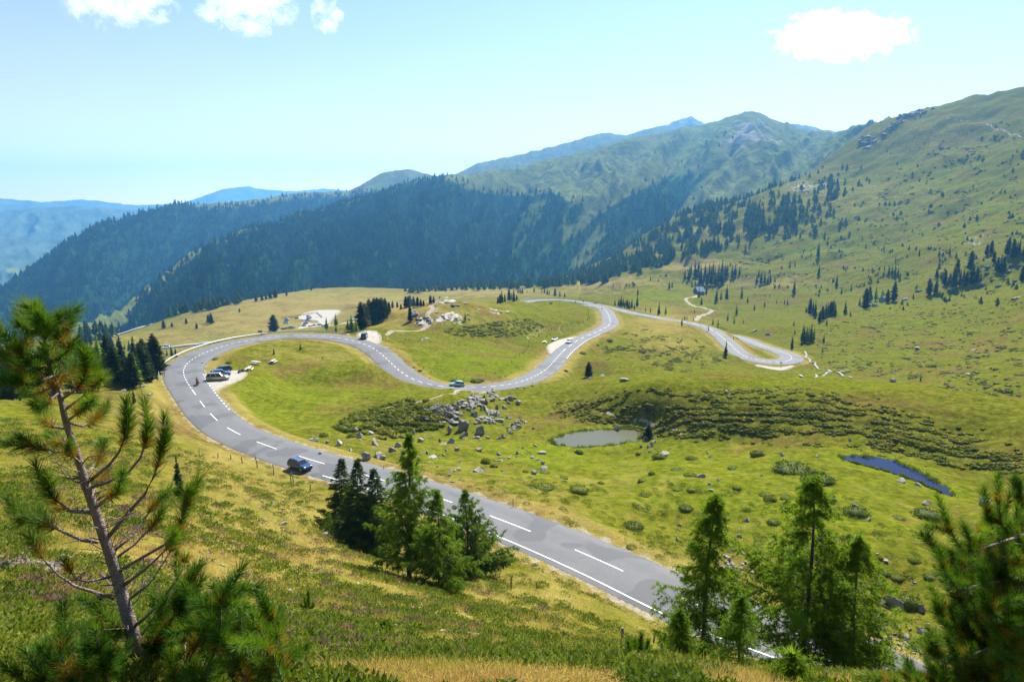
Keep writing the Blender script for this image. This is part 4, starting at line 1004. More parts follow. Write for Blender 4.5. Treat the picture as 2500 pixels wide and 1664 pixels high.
# woodland on the right-hand slope between hut and mountain: scattered, thinning upwards
SLOPE = [(1490,640),(1560,575),(1640,525),(1720,490),(1790,470),(1870,505),(1960,480),(2030,440),(2060,470),(2010,520),(1960,560),(1880,580),(1800,600),(1720,620),(1650,645),(1560,672),(1480,680),(1410,690)]
TREE_STUFF = {'V': [], 'T': [], 'n': 0}
def add_stuff(store, V, T):
    store['V'].append(V); store['T'].append(T + store['n']); store['n'] += len(V)
def put(store, geo, p, sx, sz, a=None):
    V, T = geo; a = rng.random() * 6.28 if a is None else a; c, s = math.cos(a), math.sin(a)
    add_stuff(store, np.stack([(V[:, 0] * c - V[:, 1] * s) * sx, (V[:, 0] * s + V[:, 1] * c) * sx, V[:, 2] * sz], 1) + p, T)
def lowtree(r, kind=0):
    """a small conifer for the far woods, height 1"""
    P, D, L, Wd = [], [], [], []
    for t, nb, rad in ((.08, 6, .20), (.24, 6, .19), (.40, 5, .15), (.56, 5, .115), (.72, 4, .075)):
        a0 = r.random() * 6.28
        for k in range(nb):
            a = a0 + k * 6.283 / nb + r.normal() * .2; o = np.array([math.cos(a), math.sin(a), 0])
            rr = rad * r.uniform(.7, 1.25); P.append(o * rr + [0, 0, t - .02]); D.append(-o * rr * .95 + [0, 0, .26]); L.append(.30 + rr * .4); Wd.append(rr * 1.25)
    P.append([0, 0, .7]); D.append([0, 0, 1]); L.append(.32); Wd.append(.09)
    return blades(np.array(P), np.array(D), np.array(L), np.array(Wd))
LOW = [lowtree(np.random.default_rng(500 + i)) for i in range(10)]
def plant(store, P, hs, wide=1.0):
    for p, h in zip(P, hs):
        V, T = LOW[rng.integers(len(LOW))]; a = rng.random() * 6.28; c, s = math.cos(a), math.sin(a)
        q = np.stack([(V[:, 0] * c - V[:, 1] * s) * h * wide, (V[:, 0] * s + V[:, 1] * c) * h * wide, V[:, 2] * h], 1) + p
        add_stuff(store, q, T)
def sample_poly(poly, n, dens=None):
    xs = [p[0] for p in poly]; ys = [p[1] for p in poly]; out = []
    while len(out) < n:
        u = rng.uniform(min(xs), max(xs), 400); v = rng.uniform(min(ys), max(ys), 400); k = inpoly(u, v, poly)
        if dens is not None: k &= rng.random(400) < dens(u, v)
        out += list(zip(u[k], v[k]))
    return out[:n]
def clumpy(f, lo=-.05, hi=.25, seed=91):
    return lambda u, v: sstep(lo, hi, perlin(u / f, v / f * 2.2, seed) + .25 * perlin(u / f * 3, v / f * 6, seed + 1))
cnt = 0
for u, v in sample_poly(SLOPE, 620, lambda u, v: clumpy(38, -.25, .3)(u, v) * np.clip(1.25 - (u - 1450) / 520, .25, 1)):
    p = ground_at(u, v, 350)
    h = rng.uniform(8, 17)
    if cnt < 60 and h > 12.5: tree(u, v, 30, 'spruce', 'dark spruce in the loose wood climbing the slope behind the hut', 'spruces of the loose wood behind the hut', pos=p, H_m=h, parts=False); cnt += 1
    else: plant(TREE_STUFF, [p], [h], 1.0)
# far forest edge at the foot of the mountain and the wood left of the hairpin
for poly, n, hh in (([(1100,705),(1250,690),(1400,672),(1480,640),(1520,660),(1480,690),(1380,700),(1250,706)], 230, (9, 16)), ([(980,712),(1100,702),(1250,694),(1250,706),(1100,712),(1000,716)], 60, (7, 12)),
                    ([(190,815),(260,790),(330,778),(420,765),(520,745),(600,730),(590,740),(480,765),(400,780),(330,800),(260,830),(200,835)], 150, (10, 17))):
    for u, v in sample_poly(poly, n): plant(TREE_STUFF, [ground_at(u, v, 300)], [rng.uniform(*hh)], 1.1)
# sprinkled young trees and bushes over the slope
for u, v in sample_poly([(1500,700),(1650,660),(1900,620),(2200,560),(2500,560),(2500,760),(2200,760),(1950,720),(1750,700),(1560,730)], 220, clumpy(60, -.1, .4, 97)):
    plant(TREE_STUFF, [ground_at(u, v, 250)], [rng.uniform(1.2, 4)], 1.3)
for u, v in sample_poly([(1900,500),(2100,380),(2500,300),(2500,560),(2200,580),(2000,600)], 90, clumpy(60, 0., .4, 99)):
    plant(TREE_STUFF, [ground_at(u, v, 500)], [rng.uniform(2, 6)], 1.5)

for u, v in sample_poly([(1790,450),(1960,420),(2060,400),(2110,440),(2060,560),(1960,590),(1850,600),(1790,540)], 110, clumpy(34, -.05, .3, 103)):
    plant(TREE_STUFF, [ground_at(u, v, 500)], [rng.uniform(4, 11)], 1.1)
for u, v in sample_poly([(1640,380),(1790,420),(1930,400),(2010,410),(1880,455),(1780,470),(1700,440)], 60, clumpy(30, -.05, .3, 105)):
    plant(TREE_STUFF, [ground_at(u, v, 700)], [rng.uniform(5, 12)], 1.2)
left_wood = []
for u, v in sample_poly([(-40,985),(-40,830),(60,800),(160,800),(250,810),(330,845),(385,880),(400,915),(340,950),(290,945),(200,965),(110,985)], 210):
    left_wood.append((u, v))
left_wood.sort(key=lambda t: t[1])
for i, (u, v) in enumerate(left_wood):
    p = ground_at(u, v, 120); k = ('spruce', 'arolla', 'larch')[rng.choice(3, p=[.5, .35, .15])]
    tree(u, v, 70, k, {'spruce': 'dark spruce in the wood on the falling ground left of the hairpin', 'arolla': 'broad dark pine in the wood on the falling ground left of the hairpin', 'larch': 'lighter green larch in the wood left of the hairpin'}[k],
         {'spruce': 'spruces of the wood left of the hairpin', 'arolla': 'pines of the wood left of the hairpin', 'larch': 'larches of the wood left of the hairpin'}[k], pos=p, H_m=rng.uniform(5, 9), wide=1.35, parts=i > 150)
V = np.concatenate(TREE_STUFF['V']); T = np.concatenate(TREE_STUFF['T'])
tag(link('woodland', mesh_np('woodland', V, tris=T, mats=[NEEDLE_SPRUCE])), 'loose dark conifer wood thinning out up the slope behind the hut', 'woodland', kind='stuff')

# forest on the mountains
def forest(name, ridge, poly, n, hr, label, dens):
    st = {'V': [], 'T': [], 'n': 0}; na_ = len(ridge.az); got = 0
    while got < n:
        ai = rng.uniform(0, na_ - 1, 6000); S = rng.uniform(.0, 1.0, 6000); P = ridge.pos(ai, S); u, v = uv_of(P)
        k = (wood_frac(poly, u, v) * dens(u, v) > rng.random(6000)) & (u > -60) & (u < 2560)
        P = P[k][:n - got]; plant(st, P, rng.uniform(*hr, len(P)), .9); got += len(P)
    V = np.concatenate(st['V']); T = np.concatenate(st['T'])
    tag(link(name, mesh_np(name, V, tris=T, mats=[WOODM])), label, 'forest', kind='stuff')
dA = lambda u, v: np.clip(.10 + .95 * streaks(u, v), 0, 1) * np.where(u > 1250, .42, 1) * np.where(v < 470, .6, 1)
forest('forest', RIDGE_A, WOOD_A, 13000, (9, 19), 'dense dark conifer forest covering the near flank of the mountain', dA)
forest('forest', RIDGE_B, WOOD_B, 8500, (11, 22), 'conifer forest on the ridge behind the nearer flank', dA)
# ------------------------------------------------------------------ larches and spruces beside the near road
def near_conifer(h, seed, style, foot=.10, spread=.20, dead=0):
    """trunk, bare branches and needle sprays of a conifer h metres tall, built twig by twig"""
    r = np.random.default_rng(seed); tubes = []; NP, ND, NL, NW = [], [], [], []
    lean = r.normal(size=2) * .015 * h
    def trunk_at(t): return np.array([lean[0] * t * t + math.sin(t * 7 + seed) * .006 * h, lean[1] * t * t, h * t])
    tr = tube_np([trunk_at(t) for t in np.linspace(-.03, 1, 14)], [max(.004, .017 * h * (1 - t) ** .85) for t in np.linspace(0, 1, 14)], 7)
    nb = int((150 if style == 'larch' else 150) * min(1.25, h / 10 + .3)); spread *= 1.6
    for i in range(nb):
        t = foot + (1 - foot) * (i + r.random()) / nb
        ln = h * spread * (max(.97 - t, .0) ** (1.0 if style == 'larch' else .9) * 1.12 + .012) * r.uniform(.5, 1.2) * min(1, .55 + 3 * (t - foot))
        a = r.random() * 6.283 if style == 'larch' else i * 2.399 + r.normal() * .3
        o = np.array([math.cos(a), math.sin(a), 0]); p0 = trunk_at(t)
        rise = .25 if t > .75 else (-.10 if style == 'larch' else -.28)
        pts_ = [p0 + o * ln * s + np.array([0, 0, ln * (rise * s + .28 * s * s)]) + r.normal(size=3) * .02 * ln for s in np.linspace(0, 1, 5)]
        tubes.append(tube_np(pts_, [.006 * h * .16 * (ln + .4) * (1 - .85 * s) + .003 for s in np.linspace(0, 1, 5)], 3))
        ntw = max(8, int(ln * (14 if style == 'larch' else 19)))
        for q in range(ntw):
            s = r.uniform(.12 if style != 'larch' else .2, 1.0); k = min(3, int(s * 4)); f = s * 4 - k; b0 = pts_[k] * (1 - f) + pts_[k + 1] * f
            sd = np.array([-o[1], o[0], 0]) * r.choice([-1, 1]); tl = (.20 + .20 * ln * (1.05 - s)) * r.uniform(.6, 1.3)
            if style == 'larch': d = unit(o * .6 + sd * r.uniform(.2, 1.1) + np.array([0, 0, r.uniform(-1.0, .05)]))
            else: d = unit(o * .8 + sd * r.uniform(.3, 1.0) + np.array([0, 0, r.uniform(-.35, .15)]))
            nt_ = max(4, int(tl / (.05 if style == 'larch' else .040)))
            ss = (np.arange(nt_) + r.random(nt_)) / nt_
            base = b0 + d * tl * ss[:, None] + np.array([0, 0, -.12 * tl]) * (ss ** 2)[:, None]
            m = 10 if style == 'larch' else 6; ns_ = min(1.0, .25 + h / 9)
            B = np.repeat(base, m, 0)
            if style == 'larch': DD = r.normal(size=(len(B), 3)) * .9 + d * .5
            else: DD = r.normal(size=(len(B), 3)) * .45 + d * .9
            NP.append(B); ND.append(DD); NL.append(r.uniform(.08, .17, len(B)) * ns_); NW.append((r.uniform(.013, .026, len(B)) if style == 'larch' else r.uniform(.020, .036, len(B))) * ns_)
    top = np.repeat([trunk_at(t) for t in np.linspace(.86, 1.0, 14)], 5, 0); NP.append(top); ND.append(r.normal(size=(len(top), 3)) * .8 + [0, 0, .5]); NL.append(r.uniform(.06, .14, len(top))); NW.append(np.full(len(top), .02))
    dd = []
    for i in range(dead):
        t = r.uniform(.03, .34); a = r.random() * 6.283; o = np.array([math.cos(a), math.sin(a), 0]); p = trunk_at(t); ln = r.uniform(.3, 1.1)
        pts_ = [p]
        for s in range(4): pts_.append(pts_[-1] + (o + r.normal(size=3) * .55) * ln / 4)
        dd.append(tube_np(pts_, [.016, .013, .010, .007, .003], 3))
        for s in (1, 2, 3):
            e = pts_[s] + (o + r.normal(size=3) * .9) * ln * .3; dd.append(tube_np([pts_[s], (pts_[s] + e) / 2 + r.normal(size=3) * .03, e], [.007, .005, .002], 3))
    return tr, cat_geo(tubes), blades(np.concatenate(NP), np.concatenate(ND), np.concatenate(NL), np.concatenate(NW)), (cat_geo(dd) if dd else None)

DEADW = simple('bleached_deadwood', (.34, .31, .28), .9, var=.3, vscale=9)
def near_tree(name, u, v, vtop, style, seed, label, cat, dr, foot=.1, spread=.2, dead=0, group=None):
    p = ground_at(u, v, *dr); h = (v - vtop) * m_per_px(p) * 1.04
    tr, br, nd_, dd = near_conifer(h, seed, style, foot, spread, dead)
    o = bpy.data.objects.new(name, None); COL.objects.link(o); o.location = p; tag(o, label, cat, group)
    link('trunk', mesh_np('trunk', tr[0], tris=tr[1], smooth=True, mats=[TRUNKD if style != 'larch' else BARK]), o)
    link('branches', mesh_np('branches', br[0], tris=br[1], mats=[BARK]), o)
    link('crown', mesh_np('crown', nd_[0], tris=nd_[1], mats=[NEEDLE_LARCH if style == 'larch' else NEEDLE_DARK]), o)
    if dd is not None: link('dead_twigs', mesh_np('dead_twigs', dd[0], tris=dd[1], mats=[DEADW]), o)
    return o
N = near_tree
N('larch_tree', 1000, 1412, 1050, 'larch', 3, 'tall bright green larch with bleached dead twigs round its stem', 'larch tree', (35, 55), .12, .21, 26)
N('larch_tree', 1075, 1445, 1195, 'larch', 4, 'shorter light green larch leaning over the dead twigs right of the tall larch', 'larch tree', (33, 52), .06, .29, 18)
N('larch_tree', 1142, 1402, 1188, 'larch', 5, 'bushy conical conifer at the right end of the roadside clump', 'larch tree', (36, 58), .02, .34)  # spruce styled as a larch, its sunlit green put into the needle colour
N('spruce_tree', 838, 1300, 1120, 'spruce', 6, 'dark spruce at the left end of the roadside clump', 'spruce tree', (34, 58), .03, .22)
N('spruce_tree', 880, 1345, 1118, 'spruce', 7, 'dark spruce with a deadwood stem, second in the roadside clump', 'spruce tree', (34, 56), .03, .20, 14)
N('spruce_tree', 925, 1350, 1140, 'spruce', 8, 'spruce half hidden behind the tall larch of the roadside clump', 'spruce tree', (36, 60), .03, .24)
N('larch_tree', 905, 1330, 1180, 'larch', 12, 'low light green larch in front of the dark spruces of the clump', 'larch tree', (34, 52), .05, .30)
N('larch_tree', 800, 1265, 1205, 'larch', 13, 'small straggling larch at the left foot of the roadside clump', 'larch tree', (32, 52), .05, .25)
# right-hand group behind the crest
N('larch_tree', 1712, 1640, 1205, 'larch', 14, 'slender larch with a long bare tip at the lower right', 'larch tree', (15, 45), .12, .23)
N('larch_tree', 1802, 1645, 1450, 'larch', 15, 'low pale green larch between the slender one and the big one', 'larch tree', (12, 45), .06, .27)
N('larch_tree', 1955, 1662, 1168, 'larch', 16, 'biggest dark green larch of the lower right group, branching from the ground', 'larch tree', (15, 45), .06, .37, 14)
N('larch_tree', 2062, 1672, 1300, 'larch', 17, 'dense larch standing right against the biggest larch', 'larch tree', (15, 45), .06, .34, 10)
N('larch_tree', 1930, 1668, 1590, 'larch', 18, 'tiny bright larch sapling on the grass crest before the biggest larch', 'larch tree', (5, 20), .05, .3)
N('larch_tree', 1655, 1640, 1500, 'larch', 19, 'small sparse larch left of the slender long-tipped larch', 'larch tree', (12, 45), .1, .2)

# ------------------------------------------------------------------ long-needled pines close to the camera
def pine_leaf(name, cols): return leafmat(name, cols, 3.5, .38, .42, .0, (1.3, 1.25, .45))
PN_GREEN = pine_leaf('pine_needles', [(.028, .075, .011), (.065, .148, .016), (.21, .30, .035)])
PN_OLD = pine_leaf('old_pine_needles', [(.16, .085, .012), (.28, .16, .022), (.36, .27, .05)])
PBARK = simple('pinkish_bark', (.30, .225, .195), .85, var=.4, vscale=14, bump=1.0, bscale=60)

def P_zc(u, v, zc): r = ray(u, v); return r * zc
class Pine:
    def __init__(s, seed): s.r = np.random.default_rng(seed); s.tubes = []; s.g = []; s.o = []; s.trunk = None
    def brush(s, pts_, frac_old=.2, dens=1100, nl=.072, w=.0032, start=.0, open_=.75):
        """needles in dense whorls along a shoot"""
        pts_ = np.array(pts_); r = s.r
        seg = np.concatenate([[0], np.cumsum(np.linalg.norm(np.diff(pts_, axis=0), axis=1))]); L = seg[-1]
        n = int(dens * 1.6 * L * (1 - start)) + 60
        t = np.sort(r.uniform(start * L, L, n)); X = np.stack([np.interp(t, seg, pts_[:, k]) for k in range(3)], 1)
        t2 = np.minimum(t + .01, L); t1 = np.maximum(t - .01, 0)
        ax = unit(np.stack([np.interp(t2, seg, pts_[:, k]) - np.interp(t1, seg, pts_[:, k]) for k in range(3)], 1))
        rad = r.normal(size=(n, 3)); rad -= ax * (rad * ax).sum(1, keepdims=True); rad = unit(rad)
        endf = np.clip((t - (L - .05)) / .05, 0, 1)[:, None]
        D = ax * (.62 + .5 * endf) + rad * open_ * (1 - .45 * endf) + r.normal(size=(n, 3)) * .10 + np.array([0, 0, .10])
        ln = nl * r.uniform(.75, 1.15, n)
        old = (t < start * L + frac_old * L * (1 - start)) & (r.random(n) < .85)
        for m, lst in ((~old, s.g), (old, s.o)):
            if m.any(): lst.append(blades(X[m] + rad[m] * .004, D[m], ln[m], w))
    def limb(s, pts_, r0, r1, n=5):
        s.tubes.append(tube_np(pts_, list(np.linspace(r0, r1, len(pts_))), n))
    def curve(s, P, k=4):
        P = np.array(P); Q = catmull(np.concatenate([P, np.zeros((len(P), 0))], 1), .03); return Q
    def build(s, name, label, cat, base, bark):
        o = bpy.data.objects.new(name, None); COL.objects.link(o); o.location = base; tag(o, label, cat)
        b = np.array(base)
        if s.trunk is not None: link('trunk', mesh_np('trunk', s.trunk[0] - b, tris=s.trunk[1], smooth=True, mats=[bark]), o)
        if s.tubes:
            V, T = cat_geo(s.tubes); link('branches', mesh_np('branches', V - b, tris=T, smooth=True, mats=[bark]), o)
        if s.g: V, T = cat_geo(s.g); link('needles', mesh_np('needles', V - b, tris=T, mats=[PN_GREEN]), o)
        if s.o: V, T = cat_geo(s.o); link('old_needles', mesh_np('old_needles', V - b, tris=T, mats=[PN_OLD]), o)
        return o

Z0 = 3.5
pp = Pine(11)
tk = [(352,1660),(346,1632),(325,1549),(300,1459),(282,1394),(253,1307),(231,1242),(209,1181),(188,1107),(162,1035),(144,956),(123,891),(112,826),(97,785),(86,748)]
def zt(v): return 3.42 + .16 * (v - 716) / 940
tkp = [P_zc(u, v, zt(v)) for u, v in tk]
base_ = ground_at(346, 1640, 2, 6); tkp[0] = base_ - np.array([0, 0, .08])
tkr = [.046,.043,.036,.031,.029,.026,.024,.021,.0185,.0155,.013,.0105,.008,.006,.003]
tc_ = catmull(np.concatenate([np.array(tkp), np.array(tkr)[:, None]], 1), .03)
pp.trunk = tube_np(tc_[:, :3], list(tc_[:, 3]), 10)
pp.brush([tkp[-3], tkp[-2], tkp[-1]], .1, 2400, .075)
pp.brush([tkp[-5], tkp[-4], tkp[-3]], .2, 1500, .09)
# branches: pixel path from the trunk outwards, sideways depth of the tip, where the needles begin, share of old needles
BR = [
 ([(100,800),(75,792),(52,777)], .10, .15, .0),([(112,826),(125,800),(143,768)], -.08, .15, .0),([(104,806),(98,790),(96,772)], -.16, .1, .0),([(104,810),(70,805),(44,790)], -.12, .15, .0),
 ([(116,839),(138,828),(158,812)], .12, .2, .1),([(123,880),(155,868),(180,835)], -.1, .2, .1),([(120,870),(80,868),(47,842)], .08, .15, .0),([(125,893),(80,895),(44,850)], -.14, .15, .05),
 ([(130,904),(70,915),(18,884)], .05, .25, .15),([(133,915),(80,935),(40,925)], -.18, .2, .1),([(140,940),(95,955),(60,955)], .18, .3, .3),([(144,956),(110,985),(80,990)], -.15, .3, .3),
 ([(136,915),(165,915),(185,880)], .15, .2, .15),([(150,975),(180,955),(212,915),(220,857)], -.08, .35, .25),([(158,1000),(196,975),(230,935),(238,890)], .12, .35, .25),([(160,1030),(200,1000),(225,975)], -.2, .35, .4),
 ([(160,1030),(200,1040),(240,1020),(262,985)], .2, .4, .5),([(166,1042),(140,1045),(110,1020),(98,985)], .18, .4, .4),
 ([(184,1107),(119,1100),(80,1085),(50,1068)], -.06, .45, .2),([(180,1090),(150,1080),(120,1060)], .25, .4, .3),
 ([(213,1176),(260,1141),(289,1105),(310,1053),(307,975)], -.10, .55, .15),([(220,1190),(300,1160),(336,1129),(361,1053),(350,980)], .12, .55, .15),([(260,1315),(307,1257),(361,1195),(386,1129),(401,1064),(402,1014)], .05, .6, .15),
 ([(235,1253),(195,1253),(155,1242),(120,1200),(85,1132)], -.10, .45, .10),([(232,1245),(180,1245),(140,1230),(105,1190)], .2, .5, .4),
 ([(238,1322),(188,1315),(141,1289),(72,1268),(20,1222)], .1, .45, .05),([(141,1289),(110,1275),(95,1245)], .05, .3, .1),
 ([(278,1459),(231,1445),(170,1423),(112,1372),(94,1343),(70,1310)], .05, .75, .75),([(282,1405),(217,1419),(195,1423),(162,1375)], -.1, .8, .9),
 ([(289,1394),(350,1358),(394,1333),(430,1307),(451,1242),(460,1195)], -.05, .62, .25),([(278,1365),(310,1340),(347,1315),(372,1282),(400,1240)], .12, .6, .3),([(270,1350),(330,1300),(370,1240),(420,1190)], .2, .6, .3),
 ([(303,1427),(361,1383),(411,1333),(425,1300)], -.15, .7, .4),([(314,1463),(361,1427),(390,1387),(433,1315)], .1, .8, .4),([(322,1531),(361,1502),(415,1437),(448,1387),(452,1362)], -.1, .93, .9),
 ([(336,1560),(383,1506),(440,1450)], .15, .9, .6),([(341,1578),(379,1557),(404,1520),(448,1488)], -.05, .9, .5),
 ([(231,1242),(260,1215),(290,1195),(300,1150)], -.15, .35, .45),([(205,1165),(240,1120),(250,1080)], .2, .35, .6),([(197,1130),(175,1110),(165,1085)], -.15, .4, .7),([(222,1210),(245,1175),(262,1150)], .25, .4, .8),
]
for path, dz, st, fo in BR:
    n = len(path); z0 = zt(path[0][1]); P = [P_zc(u, v, z0 + dz * (i / (n - 1)) * 1.6) for i, (u, v) in enumerate(path)]
    C = pp.curve(P); L = np.linalg.norm(np.diff(C, axis=0), axis=1).sum()
    pp.limb(C[::3] if len(C) > 6 else C, .0045 + .008 * min(1, L / .8), .0025)
    pp.brush(C, fo * .8, 1100, .072, start=st)
    if st > .4:
        for _ in range(int(4 + L * 5)):                      # bare side twigs on the old wood
            i = pp.r.integers(2, max(3, int(len(C) * st))); q = C[i]; d = unit(C[min(i + 3, len(C) - 1)] - C[i - 2] + 1e-6)
            e = q + (d * .5 + pp.r.normal(size=3) * .6) * pp.r.uniform(.04, .13); pp.limb([q, (q + e) / 2 + pp.r.normal(size=3) * .006, e], .0025, .001, 3)
    if L > .2:
        for _ in range(1 if fo < .3 else 0):
            i = pp.r.integers(int(len(C) * max(st, .3)), max(int(len(C) * .85), int(len(C) * max(st, .3)) + 1)); q = C[min(i, len(C) - 1)]; d = unit(C[-1] - C[0])
            e = q + (d * .8 + pp.r.normal(size=3) * .6 + [0, 0, .5]) * pp.r.uniform(.07, .14); pp.brush([q, (q + e) / 2, e], .15 + fo * .5, 1000, .08)
for _ in range(70):                                          # dry side twigs down the stem
    k = pp.r.integers(0, int(len(tc_) * .62)); q = tc_[k, :3]; a = pp.r.random() * 6.28
    d = np.array([math.cos(a), math.sin(a), .5]); P = [q, q + d * .07 + pp.r.normal(size=3) * .02, q + d * .16 + pp.r.normal(size=3) * .05 + [0, 0, .04]]; pp.limb(P, .004, .0012, 4)
pp.build('pine_tree', 'young pine with a bare pinkish trunk and tufted long needles, close at the left', 'pine tree', base_, PBARK)

# pine scrub round its foot
bush = Pine(23)
TIPS = [(195,1459),(242,1491),(173,1540),(90,1592),(40,1640),(466,1408),(433,1455),(567,1415),(588,1480),(650,1476),(614,1495),(672,1578),(607,1603),(541,1550),(498,1487),(397,1545),(487,1512),(415,1478),(361,1632),(252,1567),(216,1585),(451,1603),(523,1620),(640,1540),(570,1520),(300,1620),(130,1570),(200,1620),(150,1640),(690,1640),(640,1625),(560,1640),(480,1650),(420,1640),(330,1600),(260,1640),(230,1530),(380,1590),(500,1580),(590,1570),(455,1545),(520,1480),(660,1600),(610,1655),(100,1650),(440,1430),(540,1450)]
BC = ground_at(430, 1655, 2, 7)
for u, v in TIPS:
    zc = bush.r.uniform(3.0, 4.0); tip = P_zc(u, v, zc); ln = bush.r.uniform(.28, .5)
    tilt = np.array([bush.r.normal() * .25, bush.r.normal() * .25, 1.0]); bs = tip - unit(tilt) * ln + bush.r.normal(size=3) * .03
    mid = (tip + bs) / 2 + bush.r.normal(size=3) * .03; bush.limb([BC - [0, 0, .1], (BC + bs) / 2 + [0, 0, -.12], bs], .012, .006, 4)
    C = bush.curve([bs, mid, tip]); bush.limb(C[::3], .006, .003)
    bush.brush(C, bush.r.choice([.1, .25, .45], p=[.5, .3, .2]), 900, .075, start=.1)
    for _ in range(5):
        q = C[bush.r.integers(1, len(C) - 2)]; e = q + (unit(tilt) * .7 + bush.r.normal(size=3) * .55) * bush.r.uniform(.08, .17); bush.brush([q, (q + e) / 2 + [0, 0, .01], e], .15, 850, .07)
bush.build('pine_bush', 'bushy pine scrub with upright needle tufts round the foot of the young pine', 'pine bush', ground_at(430, 1655, 2, 7), PBARK)

# the pine filling the lower right corner
rp = Pine(31)
ZR = 4.3
gb = P_zc(2530, 1800, ZR); gp = np.array([gb[0], gb[1], hz(gb[0], gb[1])])
top_ = P_zc(2560, 1080, ZR + .2)
ctr = lambda t: gp + (top_ - gp) * t
tt_ = catmull(np.array([[*(ctr(t) + np.array([math.sin(t * 5) * .03, 0, 0])), .06 * (1 - t) + .006] for t in np.linspace(-.03, 1, 9)]), .05)
rp.trunk = tube_np(tt_[:, :3], list(tt_[:, 3]), 8)
RT = [(2264,1296),(2311,1268),(2354,1282),(2394,1293),(2412,1242),(2437,1224),(2455,1239),(2491,1177),(2480,1300),(2332,1430),(2282,1466),(2321,1481),(2271,1549),(2278,1582),(2311,1553),(2206,1643),(2184,1661),(2264,1611),(2426,1408),(2372,1333),(2440,1330),(2400,1370),(2470,1380),(2350,1500),(2400,1450),(2380,1540),(2430,1500),(2470,1450),(2340,1580),(2300,1640),(2360,1640),(2420,1600),(2460,1560),(2480,1520),(2250,1665),(2440,1660),(2490,1620),(2390,1600),(2330,1660),(2455,1290),(2300,1380),(2375,1420),(2495,1250),(2320,1350),(2360,1395),(2430,1560),(2400,1660),(2480,1660),(2520,1300),(2530,1400),(2530,1500),(2530,1600)]
for i, (u, v) in enumerate(RT + [(rp.r.uniform(2330, 2600), rp.r.uniform(1300, 1680)) for _ in range(90)]):
    zc = ZR + rp.r.uniform(-.55, .5) if i < len(RT) else ZR + rp.r.uniform(-.3, .9)
    tip = P_zc(u, v, zc); t = np.clip((tip[2] - gp[2]) / (top_[2] - gp[2]) - .18, .02, .95); st = ctr(t)
    mid = st * .45 + tip * .55 + np.array([0, 0, -.10]); pre = tip * .85 + st * .15 + np.array([0, 0, -.13])
    C = rp.curve([st, mid, pre, tip]); rp.limb(C[::4], .014, .003)
    L = np.linalg.norm(np.diff(C, axis=0), axis=1).sum(); st_ = max(.1, 1 - .34 / L)
    rp.brush(C, rp.r.choice([.05, .15, .35], p=[.4, .4, .2]) if i < len(RT) else .3, 950 if i < len(RT) else 700, .072, start=st_, w=.0032)
    for _ in range(3):
        q = C[rp.r.integers(int(len(C) * st_), len(C) - 1)]; e = q + (unit(tip - mid) * .7 + rp.r.normal(size=3) * .5 + [0, 0, .3]) * rp.r.uniform(.08, .16); rp.brush([q, (q + e) / 2, e], .3, 800, .07, w=.0032)
rp.build('pine_tree', 'dark dense pine with browned inner needles filling the lower right corner', 'pine tree', gp, PBARK)

# little pines on the near slope
def mini_pine(u, v, hpx, n, label, dr, spread=.5):
    m = Pine(int(u)); p = ground_at(u, v, *dr); h = hpx * m_per_px(p)
    for i in range(n):
        a = m.r.random() * 6.28; s = 0 if i == 0 else m.r.uniform(.15, spread); tip = p + np.array([math.cos(a) * s * h, math.sin(a) * s * h, h * (1 if i == 0 else m.r.uniform(.35, .8))])
        st = p + np.array([0, 0, h * (0 if i == 0 else m.r.uniform(.0, .3))]); mid = (st + tip) / 2 + np.array([math.cos(a), math.sin(a), -.5]) * h * .06 * (i > 0)
        C = m.curve([st, mid, tip]) if h > .25 else np.array([st, mid, tip]); m.limb(C[::4] if len(C) > 9 else C, .012 * h, .004 * h, 4)
        m.brush(C, .15, 900 / max(h, .3), .06 * max(1, h * .9), start=.15, w=.003 * max(1, h))
    m.build('young_pine', label, 'young pine', p, PBARK)
mini_pine(1562, 1650, 95, 16, 'young pine with several upright shoots left of the larches on the near slope', (6, 34), .6)
mini_pine(755, 1490, 50, 8, 'small upright pine seedling alone in the grass right of the pine scrub', (6, 40))
mini_pine(940, 1548, 34, 6, 'tiny pine seedling in the grass below the roadside clump', (5, 40))
mini_pine(1310, 1440, 22, 6, 'tiny green seedling on the slope below the edge line of the road', (20, 60))
mini_pine(1210, 1402, 42, 7, 'reddish tipped seedling at the right foot of the roadside clump', (20, 60))
mini_pine(487, 1110, 26, 7, 'small green bush on the slope left of the fence posts', (30, 80), .6)
# ------------------------------------------------------------------ boulders
def rock_mat(name, c, lichen=True):
    m, nt, b = mat(name)
    tc = nd(nt, 'ShaderNodeTexCoord').outputs['Object']; oi = nd(nt, 'ShaderNodeObjectInfo').outputs['Random']
    f = noise(nt, tc, 2.2, 8, .65); f2 = noise(nt, tc, 9, 6, .7); f3 = noise(nt, tc, 1.1, 4)
    col = ramp(nt, f, [(.28, [x * .45 for x in c]), (.5, c), (.72, [min(1, x * 1.35) for x in c])])
    col = mixc(nt, mth(nt, 'MULTIPLY', mth(nt, 'SUBTRACT', f2, .56), 5, clamp=True), col, (.10, .10, .085))
    col = mixc(nt, mth(nt, 'MULTIPLY', mth(nt, 'SUBTRACT', mth(nt, 'ADD', f3, mth(nt, 'MULTIPLY', oi, .12)), .60), 6, clamp=True), col, (.10, .11, .03))
    col = mixc(nt, mth(nt, 'MULTIPLY', oi, .35), col, (.20, .175, .14))
    nt.links.new(col, b.inputs['Base Color']); b.inputs['Roughness'].default_value = .9; b.inputs['Specular IOR Level'].default_value = .2
    bp = nd(nt, 'ShaderNodeBump', ins={'Strength': .9, 'Distance': .08}); nt.links.new(f2, bp.inputs['Height']); nt.links.new(bp.outputs[0], b.inputs['Normal'])
    return m
